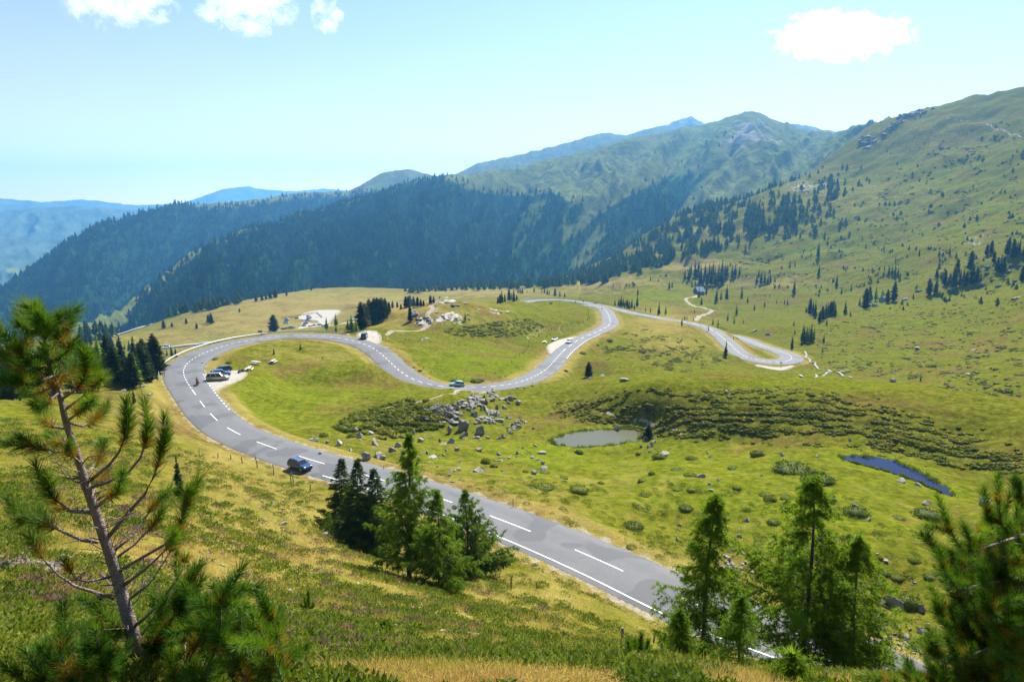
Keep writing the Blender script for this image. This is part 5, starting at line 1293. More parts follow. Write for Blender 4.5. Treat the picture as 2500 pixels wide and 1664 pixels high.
ROCKM = rock_mat('weathered_rock', (.35, .33, .295)); ROCKD = rock_mat('dark_rock', (.25, .23, .20))  # second is a darker copy; its tone also puts shading into the outcrops
def rock_geo(seed, sub=3, flat=1.0, cuts=13):
    r = np.random.default_rng(seed); bm = bmesh.new(); bmesh.ops.create_icosphere(bm, subdivisions=sub, radius=1)
    V = np.array([v.co[:] for v in bm.verts]); T = np.array([[v.index for v in f.verts] for f in bm.faces]); bm.free()
    for i in range(cuts):
        n = unit(r.normal(size=3)); k = r.uniform(.30, .78); d = V @ n; V = V - np.outer(np.maximum(d - k, 0), n)
    V = V + .06 * np.stack([perlin(V[:, 0] * 2.3 + seed, V[:, 1] * 2.3 + V[:, 2] * 1.7, q) for q in (1, 2, 3)], 1)
    V = V + .025 * np.stack([perlin(V[:, 0] * 7 + seed, V[:, 1] * 7 + V[:, 2] * 5, q) for q in (4, 5, 6)], 1)
    V[:, 2] *= flat; V /= np.abs(V[:, :2]).max(); return V, T
ROCKS = []; ROCKGEO = []
for i in range(14):
    V, T = rock_geo(900 + i, 3, (.75, .55, .85, .45)[i % 4]); ROCKGEO.append((V, T))
    ROCKS.append(mesh_np('boulder', V, tris=T, mats=[ROCKM])); 
ROCKSD = []
for i in (0, 2, 4, 6, 8, 10):
    V, T = ROCKGEO[i]; ROCKSD.append(mesh_np('dark_boulder', V, tris=T, mats=[ROCKD]))
def boulder(u, v, wpx, hpx, label, group=None, dark=False, k=None, dr=(0, 1e9), rot=None):
    """v is the foot of the boulder"""
    p = ground_at(u, v, *dr); s = m_per_px(p); wd = wpx * s * .5
    lst = ROCKSD if dark else ROCKS; me = lst[(k if k is not None else rng.integers(len(lst))) % len(lst)]
    zs = np.array([q.co.z for q in me.vertices]); ht = (zs.max() - zs.min())
    hh = max(.45 * hpx, hpx - .13 * wpx) * s / ht * 1.2
    o = link('boulder', me, None, (p[0], p[1], p[2] - zs.min() * hh - .30 * ht * hh), (rng.normal() * .08, rng.normal() * .08, rng.random() * 6.28 if rot is None else rot), (wd, wd * rng.uniform(.75, 1.0), hh))
    tag(o, label, 'boulder', group); return o
Z7 = lambda x, y: (950 + x / 5.89, 920 + y / 5.89)
def b7(x, y, w_, h_, label, group=None, dark=False, k=None):
    u, v = Z7(x, y + h_ * .5); return boulder(u, v, w_ / 5.89, h_ / 5.89, label, group, dark, k)
G1 = 'boulders of the outcrop below the middle bend'
b7(1080, 650, 235, 225, 'largest rounded dark boulder of the outcrop below the car on the bend', None, True, 1)
b7(1330, 725, 185, 175, 'second big dark boulder, split by a ledge, right of the largest one', None, True, 2)
b7(860, 730, 120, 150, 'upright tilted slab left of the largest boulder', None, True, 0)
b7(970, 555, 155, 95, 'pale flat-topped boulder behind the largest boulder', None, False, 1)
b7(1050, 810, 120, 110, 'dark block in the shade under the largest boulder', None, True, 3)
b7(890, 890, 150, 125, 'smooth sloping slab below the tilted slab', None, False, 3)
b7(780, 945, 210, 45, 'long low slab at the foot of the outcrop', None, True, 5)
b7(1710, 280, 195, 115, 'broad pointed boulder at the top right of the outcrop', None, True, 4)
b7(1870, 345, 145, 95, 'rounded boulder alone at the right end of the outcrop', None, False, 2)
b7(1660, 415, 125, 85, 'cracked grey boulder below the broad pointed one', None, False, 4)
b7(340, 770, 95, 85, 'dark square boulder among the dwarf shrubs left of the outcrop', None, True, 2)
b7(460, 885, 130, 90, 'pale slanting slab in the shrubs left of the outcrop', None, False, 7)
b7(1310, 1015, 175, 80, 'dark long double block in the grass below the outcrop', None, True, 0)
b7(1570, 1075, 155, 60, 'low dark boulder with grass on top below the outcrop', None, True, 5)
b7(1300, 1295, 235, 105, 'wide pale boulder with a grassy hollow in the pasture', None, False, 3)
b7(2225, 1300, 145, 80, 'pale boulder, upper of a pair in the pasture below the grey pond', None, False, 5)
b7(2095, 1345, 115, 100, 'pale boulder, lower of a pair in the pasture below the grey pond', None, False, 0)
b7(2200, 1065, 165, 65, 'long pale rock pointing at the grey pond', None, False, 7)
for t in [(1560,410,90,90),(1500,515,110,110),(1590,490,80,55),(1220,515,120,70),(1400,330,80,95),(1430,205,100,65),(1550,260,110,65),(1720,345,90,60),(1640,140,60,40),(1500,165,90,50),(1350,560,90,45),(1280,600,80,60),(1180,470,70,40),(1390,450,80,50),(1330,570,110,50),(1250,640,90,60),(1120,800,70,80),(1420,520,60,50),(1610,560,30,30),(1690,570,60,50),(1440,600,60,40),(800,540,90,50),(600,580,60,40),(1060,875,80,40),(730,900,50,70),(1460,260,80,50),(1590,310,60,40),(1270,400,60,40),(1180,390,50,35),(1340,395,60,40)]:
    b7(*t, 'grey boulder tumbled in the steep outcrop below the middle bend', G1, rng.random() < .65)
for t in [(1960,145,80,42),(2065,120,50,32),(980,215,100,42),(1100,190,50,22),(1160,165,50,22),(1720,140,70,30),(1850,150,60,30)]:
    b7(*t, 'low stone along the lower edge of the road at the middle bend', 'stones along the road edge at the middle bend', rng.random() < .5)
for _ in range(34):
    x = 1830 + rng.normal() * 85; y = 700 + (1830 - x) * .55 + rng.normal() * 38
    b7(x, y, rng.uniform(35, 85), rng.uniform(25, 60), 'stone heaped in the long rock pile right of the outcrop', 'stones of the rock pile right of the outcrop', rng.random() < .6)
G3 = 'pale boulders strewn over the pasture'
for t in [(1650,815,100,70),(1590,865,120,50),(1430,855,90,32),(1260,850,140,70),(975,1015,100,65),(550,1055,90,70),(825,1035,60,50),(640,1125,185,40),(790,1100,80,42),(1850,1070,70,65),(2090,965,110,50),(2050,1135,90,60),(2130,1170,90,50),(2210,1215,70,65),(1610,1175,140,48),(1710,1150,70,42),(1000,1300,130,65),(950,1335,70,50),(870,1395,80,50),(1010,1200,70,42),(2070,720,80,60),(1420,850,60,30),(1150,1090,30,25),(1240,1335,110,60),(1560,580,35,30),(1630,670,55,40),(1510,660,50,30),(1640,590,45,35),(1880,580,35,30),(1940,790,40,30),(1840,1130,50,40),(1620,1340,40,30),(1650,1375,40,25),(1920,1010,50,40),(610,1300,40,20),(700,1270,50,40)]:
    b7(*t, 'pale weathered boulder lying in the green pasture below the outcrop', G3)
Zb = lambda x, y: (1650 + x / 2.77, 1098 + y / 2.77)
for x, y, w_, h_, lb, dk in [(1480,985,170,120,'big brownish boulder with a steep shaded face beyond the near road',True),(1565,975,80,60,'angular boulder leaning on the big brownish one',True),(1670,1050,95,75,'jagged dark rock right of the big brownish boulder',True),(1390,1010,80,50,'low dark rock left of the big brownish boulder',True),(2085,335,150,85,'large dark lichen-covered boulder right of the blue pond',True),(1520,192,85,42,'pale boulder touching the lower shore of the blue pond',False),(1640,225,60,30,'small pale boulder on the lower shore of the blue pond',False),(1215,368,60,40,'grey pointed stone on the shrub mound left of the blue pond',False),(1380,1120,70,50,'dark boulder in the grass below the big brownish one',True)]:
    u, v = Zb(x, y + h_ * .5); boulder(u, v, w_ / 2.77, h_ / 2.77, lb, None, dk)
for x, y, w_, h_ in [(1065,335,40,45),(1695,342,70,30),(1310,458,40,35),(480,458,60,42),(350,455,50,25),(235,600,35,30),(310,610,40,25),(435,575,45,25),(305,510,30,25),(195,522,42,40),(180,165,80,42),(510,815,55,25),(340,712,65,30),(1655,1205,75,50),(1550,1245,65,35),(1450,1260,50,45),(1630,1325,75,50),(1400,1280,70,40),(1340,1220,60,30),(1340,1150,60,50),(1490,1175,60,30),(725,25,62,30),(220,15,30,20),(230,40,30,22),(490,80,25,12),(290,195,45,25),(240,265,40,20),(225,220,30,25),(580,165,50,25),(10,590,40,40),(20,500,45,25),(370,665,40,20),(450,685,45,25),(1800,1000,25,20),(1640,965,20,15),(1605,890,40,18),(1210,580,80,16),(960,35,40,20),(1420,740,50,20)]:
    u, v = Zb(x, y + h_ * .5); boulder(u, v, w_ / 2.77, h_ / 2.77, 'pale weathered boulder lying in the green pasture below the outcrop', G3)
for _ in range(26):
    u, v = Zb(390 + rng.normal() * 70, 785 + rng.normal() * 28); boulder(u, v, rng.uniform(8, 20), rng.uniform(5, 12), 'stone of the loose heap beside the near road', 'stones of the heap beside the near road')
for _ in range(30):
    x = rng.uniform(1330, 1690); y = 1200 + (x - 1330) * .45 + rng.normal() * 45; u, v = Zb(x, y); boulder(u, v, rng.uniform(8, 22), rng.uniform(5, 13), 'pale stone strewn down the bank at the far edge of the near road', 'stones on the bank beyond the near road')
for u, v, w_, h_ in [(880,1068,26,20),(915,1085,30,22),(960,1100,22,16),(970,1090,20,16),(985,1105,24,14),(905,1060,18,12),(830,1085,30,20),(765,1075,28,14),(925,1115,26,18),(1000,1118,30,14),(780,1110,20,12),(855,1100,18,10),(895,1120,30,26),(935,1120,20,14),(800,1080,14,10),(865,1052,20,14)]:
    boulder(u, v, w_, h_, 'pale stone in the hollow between near road and outcrop', 'stones in the hollow between near road and outcrop')
for u, v, w_, h_ in [(1505,1048,22,18)] + [(1583 + rng.normal() * 14, 1085 + rng.normal() * 10, rng.uniform(8, 16), rng.uniform(6, 12)) for _ in range(12)]:
    boulder(u, v, w_, h_, 'grey stone heaped under the little pine by the grey pond', 'stones at the end of the grey pond')
boulder(1625, 1110, 36, 16, 'mossy hump of rock below the little pine at the pond')
for u, v, w_, h_, lb in [(2478,730,24,11,'dark block at the right edge on the heath slope'),(2242,853,18,11,'pale blue-grey boulder alone on the heath'),(2180,932,16,13,'upright pale boulder on the ridge of the heath hill'),(2380,855,24,8,'flat grey rock on the heath right of the pale blue-grey boulder'),(2365,915,28,8,'long flat rock on the heath above the heath hill'),(2135,748,26,14,'long pale boulder at the foot of the big dark pine'),(2155,735,30,18,'pale leaning slab between the big pines'),(2215,730,26,9,'pale ledge right of the leaning pine'),(1878,817,22,9,'bright flat boulder left above the right-hand hairpin'),(1843,808,14,8,'small grey boulder left of the bright flat one'),(1525,928,34,12,'low grey rock right of the little round-crowned pine'),(1470,918,22,9,'low rock at the foot of the little round-crowned pine'),(1440,925,16,10,'small white stone below the little round-crowned pine'),(1775,960,14,12,'small pale rock on the top of the heath hill'),(1717,1035,12,12,'small pale stone set in the heath terraces'),(2075,1075,12,9,'grey stone in the lower heath terraces')]:
    boulder(u, v, w_, h_, lb)
for u, v, w_, h_, lb, dk in [(345,945,16,9,'flat grey rock on the crest left of the hairpin',False),(300,955,22,9,'lower flat rock on the crest left of the hairpin',False),(365,965,18,9,'grey boulder behind the weathered post on the crest',False)]:
    boulder(u, v, w_, h_, lb, None, dk)
for u, v, w_, h_ in [(1418,1600,16,16),(1035,1465,18,10),(660,1330,14,8),(690,1280,28,12),(640,1225,12,8),(665,1228,14,9),(720,1208,18,6),(640,1265,9,7),(595,1247,12,10),(505,1320,14,8),(540,1350,16,8),(795,1305,16,12),(570,1245,9,7)]:
    boulder(u, v, w_, h_, 'pale stone poking out of the dry grass on the near slope', 'stones on the near slope')
def outcrop(name, label, cu, cv, ru, rv, n, wmin, wmax, hmin, hmax, m, tilt=0.0, dr=(0, 1e9)):
    st = {'V': [], 'T': [], 'n': 0}; c0 = ground_at(cu, cv, *dr)
    for _ in range(n):
        t = rng.normal() * .5; p = ground_at(cu + t * ru, cv - t * tilt + rng.normal() * rv * .5, *dr); s_ = m_per_px(p); V, T = ROCKGEO[rng.integers(14)]; w_ = rng.uniform(wmin, wmax) * s_ * .5; h_ = rng.uniform(hmin, hmax) * s_
        put(st, (V, T), p - c0 + np.array([0, 0, h_ * .05]), w_, h_ * .75)
    V = np.concatenate(st['V']); lo, hi_ = V[:, :2].min(0), V[:, :2].max(0)      # hidden sheet added under the turf, only to join the rocks into one body
    X, Y = np.meshgrid(np.linspace(lo[0], hi_[0], 9), np.linspace(lo[1], hi_[1], 9), indexing='ij'); Zb_ = H(X.ravel() + c0[0], Y.ravel() + c0[1]) - c0[2] - .12 - .0012 * math.hypot(c0[0], c0[1]) - .008 * max(0, math.hypot(c0[0], c0[1]) - 450); ii = np.arange(81).reshape(9, 9)
    qd = np.stack([ii[:-1, :-1], ii[1:, :-1], ii[1:, 1:], ii[:-1, 1:]], -1).reshape(-1, 4); add_stuff(st, np.column_stack([X.ravel(), Y.ravel(), Zb_]), np.concatenate([qd[:, [0, 1, 2]], qd[:, [0, 2, 3]]]))
    V = np.concatenate(st['V']); T = np.concatenate(st['T']); return tag(link(name, mesh_np(name, V, tris=T, mats=[m]), None, c0), label, 'rock outcrop')
outcrop('rock_outcrop', 'dark layered rock shelf in the grass behind the young pine, at the left edge', 40, 1372, 130, 20, 30, 26, 80, 16, 34, ROCKD, 4, (4, 16))
outcrop('rock_outcrop', 'pale end of the layered rock shelf right behind the young pine trunk', 160, 1368, 50, 10, 9, 20, 50, 12, 24, ROCKM, 4, (4, 18))
for cu, cv, ru, rv, n, lb in [(1085,1008,62,22,52,'jumble of broken rock round the largest dark boulder below the middle bend'),(1160,984,52,16,44,'jumble of broken rock in the upper part of the outcrop below the middle bend'),(1200,1018,34,12,20,'long low heap of broken rock right of the outcrop below the middle bend')]:
    outcrop('rock_outcrop', lb, cu, cv, ru, rv, n, 11, 32, 9, 22, ROCKD if 'largest' in lb else ROCKM, 8, (90, 200))
OUT = [('rock_outcrop','flat pale rock outcrop on the very top of the knoll',1088,741,52,6,14,8,20,2,4,1,0),('rock_outcrop','stony grey face half way up the knoll beside the path',1105,776,52,8,15,7,18,2,4,1,0),('rock_outcrop','dark rocks beside the steep path on the knoll',1038,784,20,12,12,8,20,4,9,1,0),('rock_outcrop','low rock rib right of the knoll top',1215,760,34,4,10,7,16,2,4,0,-4),('rock_outcrop','half buried grey rocks at the foot of the knoll',1034,827,20,4,6,8,18,2,5,0,0)]
for nm, lb, cu, cv, ru, rv, n, a, b_, c, d_, mi, tl in OUT: outcrop(nm, lb, cu, cv, ru, rv, n, a, b_, c, d_, (ROCKM, ROCKD)[mi], tl, (200, 420))
boulder(1008, 768, 40, 18, 'shaded rounded rock face left of the knoll path', None, True, 2)
boulder(1221, 922, 8, 6, 'single grey boulder inside the middle bend')

# crags on the skyline and the slopes: rough rock set into the hillside
outcrop('crag', 'dark jagged crag along the right-hand skyline', 2235, 277, 42, 7, 44, 8, 20, 4, 10, ROCKD, 12, (700, 1450))
outcrop('crag', 'lower dark crag running down from the skyline rocks', 2185, 305, 26, 8, 26, 8, 18, 4, 10, ROCKD, 16, (700, 1450))
outcrop('crag', 'dark crag at the left end of the skyline crest', 2118, 345, 20, 11, 26, 10, 20, 5, 11, ROCKD, 4, (700, 1480))
outcrop('boulder_field', 'grey boulder field high on the slope among small pines', 1975, 455, 75, 22, 90, 3, 8, 2, 5, ROCKM, 20, (600, 1400))
# loose small stones everywhere in the rocky zones: nobody could count them
ST = {'V': [], 'T': [], 'n': 0}
SMALL = [rock_geo(1200 + i, 1, .6, 5) for i in range(6)]
def stones(poly, n, smin, smax, dens=None, dr=(0, 1e9)):
    for u, v in sample_poly(poly, n, dens):
        p = ground_at(u, v, *dr); V, T = SMALL[rng.integers(6)]; a = rng.random() * 6.28; c, s = math.cos(a), math.sin(a); k = rng.uniform(smin, smax) * .5
        add_stuff(ST, np.stack([(V[:, 0] * c - V[:, 1] * s) * k, (V[:, 0] * s + V[:, 1] * c) * k * .8, V[:, 2] * k * .8 + k * .15], 1) + p, T)
stones([(900,1060),(1000,990),(1180,940),(1300,960),(1420,1020),(1320,1120),(1300,1230),(1120,1190),(1000,1130)], 260, .12, .5, clumpy(30, -.2, .3, 111))
stones([(1300,1100),(2000,1150),(2300,1250),(2450,1450),(2250,1600),(1900,1450),(1500,1280),(1280,1190)], 280, .10, .35, clumpy(70, -.1, .4, 113))
stones([(740,1050),(1000,1090),(1040,1140),(920,1130),(760,1085)], 120, .12, .4)
stones([(1000,770),(1060,735),(1150,760),(1200,790),(1120,810),(1020,805)], 130, .2, .7)
stones([(1950,760),(2200,700),(2500,680),(2500,1000),(2200,920),(2000,880)], 260, .25, .9, clumpy(80, -.1, .4, 115))
stones([(1850,420),(2150,380),(2500,260),(2500,560),(2200,600),(1900,600)], 240, .8, 2.6, clumpy(60, .0, .4, 117))
stones([(400,1100),(700,1180),(900,1450),(1500,1560),(1400,1660),(500,1660),(420,1300)], 300, .06, .20, clumpy(120, -.1, .4, 119), (11, 1e9))
V = np.concatenate(ST['V']); T = np.concatenate(ST['T'])
tag(link('scattered_stones', mesh_np('scattered_stones', V, tris=T, mats=[ROCKM])), 'small pale stones scattered through the pasture and along the banks', 'stones', kind='stuff')

# ------------------------------------------------------------------ dwarf shrubs, heath and grass
def clump_geo(seed, n=46, flat=.55, lf=.16):
    """a low cushion of leafy sprays, radius 1"""
    r = np.random.default_rng(seed); d = unit(r.normal(size=(n, 3))); d[:, 2] = np.abs(d[:, 2]); d = unit(d)
    P = d * r.uniform(.55, .95, (n, 1)) * [1, 1, flat]; D = d * [1, 1, .9] + r.normal(size=(n, 3)) * .5 + [0, 0, .35]
    return blades(P, D, r.uniform(.7, 1.5, n) * lf * 1.6, r.uniform(.8, 1.4, n) * lf)
def solid_clump(seed, flat=.55):
    r = np.random.default_rng(seed); V, T = rock_geo(seed, 2, 1, 0); V[:, 2] = np.maximum(V[:, 2], -.1) * flat; V *= .84
    V += .05 * r.normal(size=V.shape); return V, T
CL = []
for i in range(8): CL.append(cat_geo([solid_clump(1300 + i), clump_geo(1310 + i, 520, .55, .075)]))
CLS = []
for i in range(8):
    r = np.random.default_rng(1400 + i); V, T = rock_geo(1400 + i, 1, 1, 0); V[:, 2] = np.maximum(V[:, 2], -.1) * .6; V += .12 * r.normal(size=V.shape)
    CLS.append(cat_geo([(V * .85, T), clump_geo(1420 + i, 14, .6, .34)]))
HEATHM = leafmat('heath_leaves', [(.058, .074, .005), (.115, .130, .008), (.195, .190, .014), (.20, .155, .020)], .22, .3, .7, 0)
JUNI = leafmat('juniper_leaves', [(.05, .078, .004), (.10, .13, .007), (.18, .19, .014)], 2.0, .25, .7, .4)
SHRUB = leafmat('alpenrose_leaves', [(.055, .095, .010), (.12, .165, .018), (.22, .23, .035)], .6, .35, .6, 0)
GREYW = leafmat('willow_leaves', [(.10, .13, .08), (.16, .20, .13), (.22, .26, .17)], .3, .3, .6, .2)
def flush(store, name, m, label, cat_):
    V = np.concatenate(store['V']); T = np.concatenate(store['T']); return tag(link(name, mesh_np(name, V, tris=T, mats=[m])), label, cat_, kind='stuff')
def heights(pts_):
    pts_ = np.array(pts_); return np.column_stack([pts_, H(pts_[:, 0], pts_[:, 1])])
def ground_many(uvs, dmin=0, dmax=1e9): return np.array([ground_at(u, v, dmin, dmax) for u, v in uvs])

# terraced heath on the hill behind the ponds: low bushes in steps along the slope
hs = {'V': [], 'T': [], 'n': 0}
HILL = [(1340,985),(1450,948),(1600,940),(1800,938),(2000,945),(2150,970),(2300,1010),(2450,1060),(2500,1110),(2500,1250),(2380,1215),(2250,1150),(2080,1105),(1900,1095),(1700,1085),(1600,1062),(1500,1040),(1400,1030),(1350,1010)]
Q = ground_many(sample_poly(HILL, 11000), 80, 175)
u_, v_ = uv_of(Q)
cen = 1 - sstep(.25, 1.15, np.abs((v_ - (1010 + np.maximum(u_ - 2000, 0) * .25)) / 72) + np.maximum(0, (1500 - u_) / 250) + np.maximum(0, (u_ - 2150) / 700))
ph = np.hypot(Q[:, 0], Q[:, 1]) / 3.0 + fbm(Q[:, 0] / 20, Q[:, 1] / 20, 4, 121) * 2.6 + Q[:, 0] * .035
keep_ = ((ph % 1.0) < .43 + .9 * fbm(Q[:, 0] / 6, Q[:, 1] / 6, 3, 181)) & (rng.random(len(Q)) < np.clip(cen * 1.1 - .02 + .3 * fbm(Q[:, 0] / 14, Q[:, 1] / 14, 2, 177), 0, 1)) & (fbm(Q[:, 0] / 12, Q[:, 1] / 12, 2, 123) > -.42)
Q[:, :2] += rng.normal(size=(len(Q), 2)) * .16
for p in Q[keep_]: put(hs, CLS[rng.integers(8)], p + [0, 0, -.05], rng.uniform(.32, .68), rng.uniform(.22, .48))
HB = [(790,1040),(870,1000),(980,965),(1060,975),(1110,1010),(1060,1060),(960,1075),(880,1070)]
Q = ground_many(sample_poly(HB, 900, clumpy(25, -.35, .2, 125)), 100, 190)
ph = Q[:, 2] / .7 + fbm(Q[:, 0] / 9, Q[:, 1] / 9, 3, 127) * 1.5
uh, vh = uv_of(Q); fh = np.clip(-polydist(uh, vh, HB) / 26, 0, 1)
for p, f in zip(Q, (ph % 1.0) / (fh + .02)):
    if f < .75: put(hs, CLS[rng.integers(8)], p, rng.uniform(.5, 1.15), rng.uniform(.45, 1.0))
KN = [(1070,805),(1150,795),(1280,775),(1330,795),(1300,815),(1220,822),(1120,820)]
Q = ground_many(sample_poly(KN, 700), 200, 340); ph = Q[:, 2] / .9 + fbm(Q[:, 0] / 12, Q[:, 1] / 12, 3, 129) * 1.5
for p, f in zip(Q, ph % 1.0):
    if f < .5: put(hs, CLS[rng.integers(8)], p, rng.uniform(.5, 1.1), rng.uniform(.3, .7))
RS = [(1950,760),(2100,730),(2300,720),(2500,690),(2500,1000),(2350,960),(2200,925),(2050,915),(1990,860)]
Q = ground_many(sample_poly(RS, 2000, clumpy(46, -.25, .35, 131)), 150, 520); ph = Q[:, 2] / 1.3 + fbm(Q[:, 0] / 14, Q[:, 1] / 14, 3, 133) * 1.8
for p, f in zip(Q, ph % 1.0):
    if f < .5: put(hs, CLS[rng.integers(8)], p, rng.uniform(.5, 1.2), rng.uniform(.22, .55))
US = [(1700,620),(1900,560),(2100,480),(2300,340),(2500,280),(2500,690),(2300,720),(2100,730),(1900,740),(1750,690)]
Q = ground_many(sample_poly(US, 800, clumpy(60, -.2, .35, 135)), 300, 1500); dq = np.hypot(Q[:, 0], Q[:, 1])
for p, d in zip(Q, dq): put(hs, CLS[rng.integers(8)], p, rng.uniform(.6, 1.4) * d / 500, rng.uniform(.25, .6) * d / 600)
MB2 = [(1560,800),(1700,830),(1760,880),(1680,910),(1600,900),(1540,860),(1480,880),(1460,840)]
Q = ground_many(sample_poly(MB2, 420, clumpy(30, -.1, .35, 137)), 190, 360)
for p in Q: put(hs, CLS[rng.integers(8)], p, rng.uniform(.4, 1.0), rng.uniform(.25, .6))
flush(hs, 'heath', HEATHM, 'dark dwarf heath growing in low steps over the hill and the slopes', 'heath')

# single cushions of juniper and alpenrose in the pastures
CUSH = [mesh_np('juniper_cushion', c[0], tris=c[1], mats=[JUNI]) for c in CL]
def cushion(u, v, w_, h_, label, group=None):
    p = ground_at(u, v); s = m_per_px(p)
    return tag(link('dwarf_shrub', CUSH[rng.integers(8)], None, p - [0, 0, .04], (0, 0, rng.random() * 6.28), (w_ * s * .5, w_ * s * .5, h_ * s * 1.15)), label, 'shrub', group)
for u, v, w_, h_, lb in [(1850,1112,42,22,'round dark green juniper cushion on the pasture left of the blue pond'),(1935,1150,110,34,'long heathy mound left of the blue pond'),(2000,1175,90,34,'brown end of the long heathy mound'),(2265,1262,80,30,'dark oblong juniper cushion below the blue pond'),(2090,1255,70,28,'low juniper cushion left of the dark oblong one'),(1880,1222,36,24,'small dark juniper cushion in the middle of the pasture'),(1412,1200,60,24,'wide olive juniper cushion above the road post'),(1325,1190,60,16,'flat shrub patch in the pasture above the near road'),(1610,1118,42,18,'shrub cushion against the mossy rock hump'),(1185,1130,28,20,'dark juniper cushion beside the wide pale boulder'),(1205,1140,24,16,'smaller juniper cushion touching its neighbour beside the wide pale boulder'),(1282,1152,18,10,'small juniper cushion left of the pale pair of boulders'),(860,1068,34,18,'round juniper cushion in the hollow by the near road'),(790,1065,26,16,'left juniper cushion in the hollow by the near road'),(835,1050,44,22,'largest juniper cushion in the hollow by the near road'),(1545,1288,60,24,'long dark shrub in the grass right of the near road'),(2220,1475,70,40,'grassy shrub mound under the big brownish boulder'),(1450,1615,58,40,'dense green shrub on the near slope beside the leaning pine seedlings'),(1510,1600,40,22,'low shrub right of the dense green shrub on the near slope')]:
    cushion(u, v, w_, h_, lb)
for u, v in sample_poly([(1300,1090),(1700,1110),(2000,1140),(2300,1240),(2450,1400),(2200,1480),(1800,1330),(1500,1240),(1280,1180)], 46):
    cushion(u, v, rng.uniform(14, 44), rng.uniform(6, 16), 'low olive shrub cushion scattered over the green pasture', 'shrub cushions on the pasture')
for x, y, w_ in [(1010,790,110),(1440,780,150),(1700,730,70),(1830,710,150),(1950,650,80),(2030,730,100),(1880,560,90),(2120,590,60),(2170,540,90),(2030,570,70),(2250,660,90),(2190,700,50),(1890,490,110),(2200,460,90),(2300,465,80),(1790,540,80),(1840,690,100)]:
    p_ = (2050 + x / 5.23, 560 + y / 5.23); o = cushion(p_[0], p_[1], w_ / 5.23, w_ / 5.23 * .5, 'grey-green willow bush below the pines at the right edge', 'willow bushes below the right-hand pines'); o.data = o.data.copy(); o.data.materials[0] = GREYW
for x, y, w_ in [(855,575,100),(1050,225 + 400,110),(670,635,70)]:
    cushion(380 + x / 5.89, 780 + y / 5.89, w_ / 5.89, w_ / 5.89 * .5, 'bright green bush inside the hairpin near the road', 'green bushes inside the hairpin')
for x, y, w_ in [(640,1360,140),(950,1370,190),(740,1385,120),(1020,1350,120),(150,1210,80),(60,1160,60),(1380,1290,50)]:
    cushion(1000 + x / 5.89, 700 + y / 5.89, w_ / 5.89, w_ / 5.89 * .4, 'leafy green bush along the inside of the middle bend', 'green bushes along the middle bend')
for x, y, w_ in [(1230,960,60),(1400,900,110),(1010,1080,110),(770,1330,80),(1195,365,70),(560,360,60)]:
    cushion(1250 + x / 5.89, 680 + y / 5.89, w_ / 5.89, w_ / 5.89 * .5, 'dark green bush on the bank of the upper bends', 'green bushes on the bank of the upper bends')

# near slope: leafy dwarf shrubs and grass
sh = {'V': [], 'T': [], 'n': 0}; gr = {'V': [], 'T': [], 'n': 0}
def polar_pts(n, d0, d1, a0=-.72, a1=.72, near_side=True):
    a = rng.uniform(a0, a1, n); d = np.exp(rng.uniform(math.log(d0), math.log(d1), n)); x, y = d * np.sin(a), d * np.cos(a)
    rd, rk, sd_ = road_near(x, y); k = rd - ROAD[rk, 3] / 2 > .7
    return x[k], y[k], d[k]
x, y, d = polar_pts(17500, 2.4, 90)
f = fbm(x / 5.5, y / 5.5, 4, 141) + .45 * fbm(x / 1.3, y / 1.3, 2, 143)
k = f > -.04 - .10 * (1 - sstep(4, 12, d)); x, y, d = x[k], y[k], d[k]; z = H(x, y)
uu, vv_ = uv_of(np.stack([x, y, z], 1)); k = (uu > -200) & (uu < 2700) & (vv_ < 1900); x, y, z, d = x[k], y[k], z[k], d[k]
fine = [cat_geo([clump_geo(1500 + i, 90, .6, .13)]) for i in range(6)]
for i in range(len(x)):
    s = min(.10 + .010 * d[i], .50) * rng.uniform(.6, 1.3); put(sh, fine[rng.integers(6)], np.array([x[i], y[i], z[i] - .02]), s, s * rng.uniform(.6, 1.1))
flush(sh, 'dwarf_shrubs', SHRUB, 'leafy green dwarf shrubs spread in patches over the near slope', 'dwarf shrubs')
def grassmat():
    m, nt, b = mat('dry_grass'); tc = nd(nt, 'ShaderNodeTexCoord').outputs['Object']
    f = mth(nt, 'ADD', mth(nt, 'MULTIPLY', noise(nt, tc, .22, 6, .66, .6), .55), mth(nt, 'MULTIPLY', noise(nt, tc, 1.5, 4, .6, .5), .45)); f2 = noise(nt, tc, 9, 3)
    at = nd(nt, 'ShaderNodeAttribute', attribute_name='tint').outputs['Fac']
    f = mth(nt, 'ADD', mth(nt, 'MULTIPLY', f, .75), mth(nt, 'MULTIPLY', at, .25))
    c = ramp(nt, f, [(.26, (.085, .12, .012)), (.37, (.17, .19, .022)), (.45, (.29, .245, .05)), (.52, (.40, .295, .11)), (.59, (.42, .29, .13)), (.66, (.36, .18, .06))])
    nt.links.new(c, b.inputs['Base Color']); b.inputs['Roughness'].default_value = .6; b.inputs['Specular IOR Level'].default_value = .25
    t = nd(nt, 'ShaderNodeBsdfTranslucent'); nt.links.new(mixc(nt, 1.0, c, (1.2, 1.15, .7), 'MULTIPLY'), t.inputs['Color'])
    mx = nd(nt, 'ShaderNodeMixShader', ins={0: .5}); nt.links.new(b.outputs[0], mx.inputs[1]); nt.links.new(t.outputs[0], mx.inputs[2]); nt.links.new(mx.outputs[0], nt.nodes['Material Output'].inputs['Surface'])
    return m
x, y, d = polar_pts(150000, 2.6, 80)
tuft = fbm(x / 2.2, y / 2.2, 3, 151); k = (tuft + rng.normal(size=len(x)) * .25 > -.12) | (d < 6); x, y, d, tuft = x[k], y[k], d[k], tuft[k]
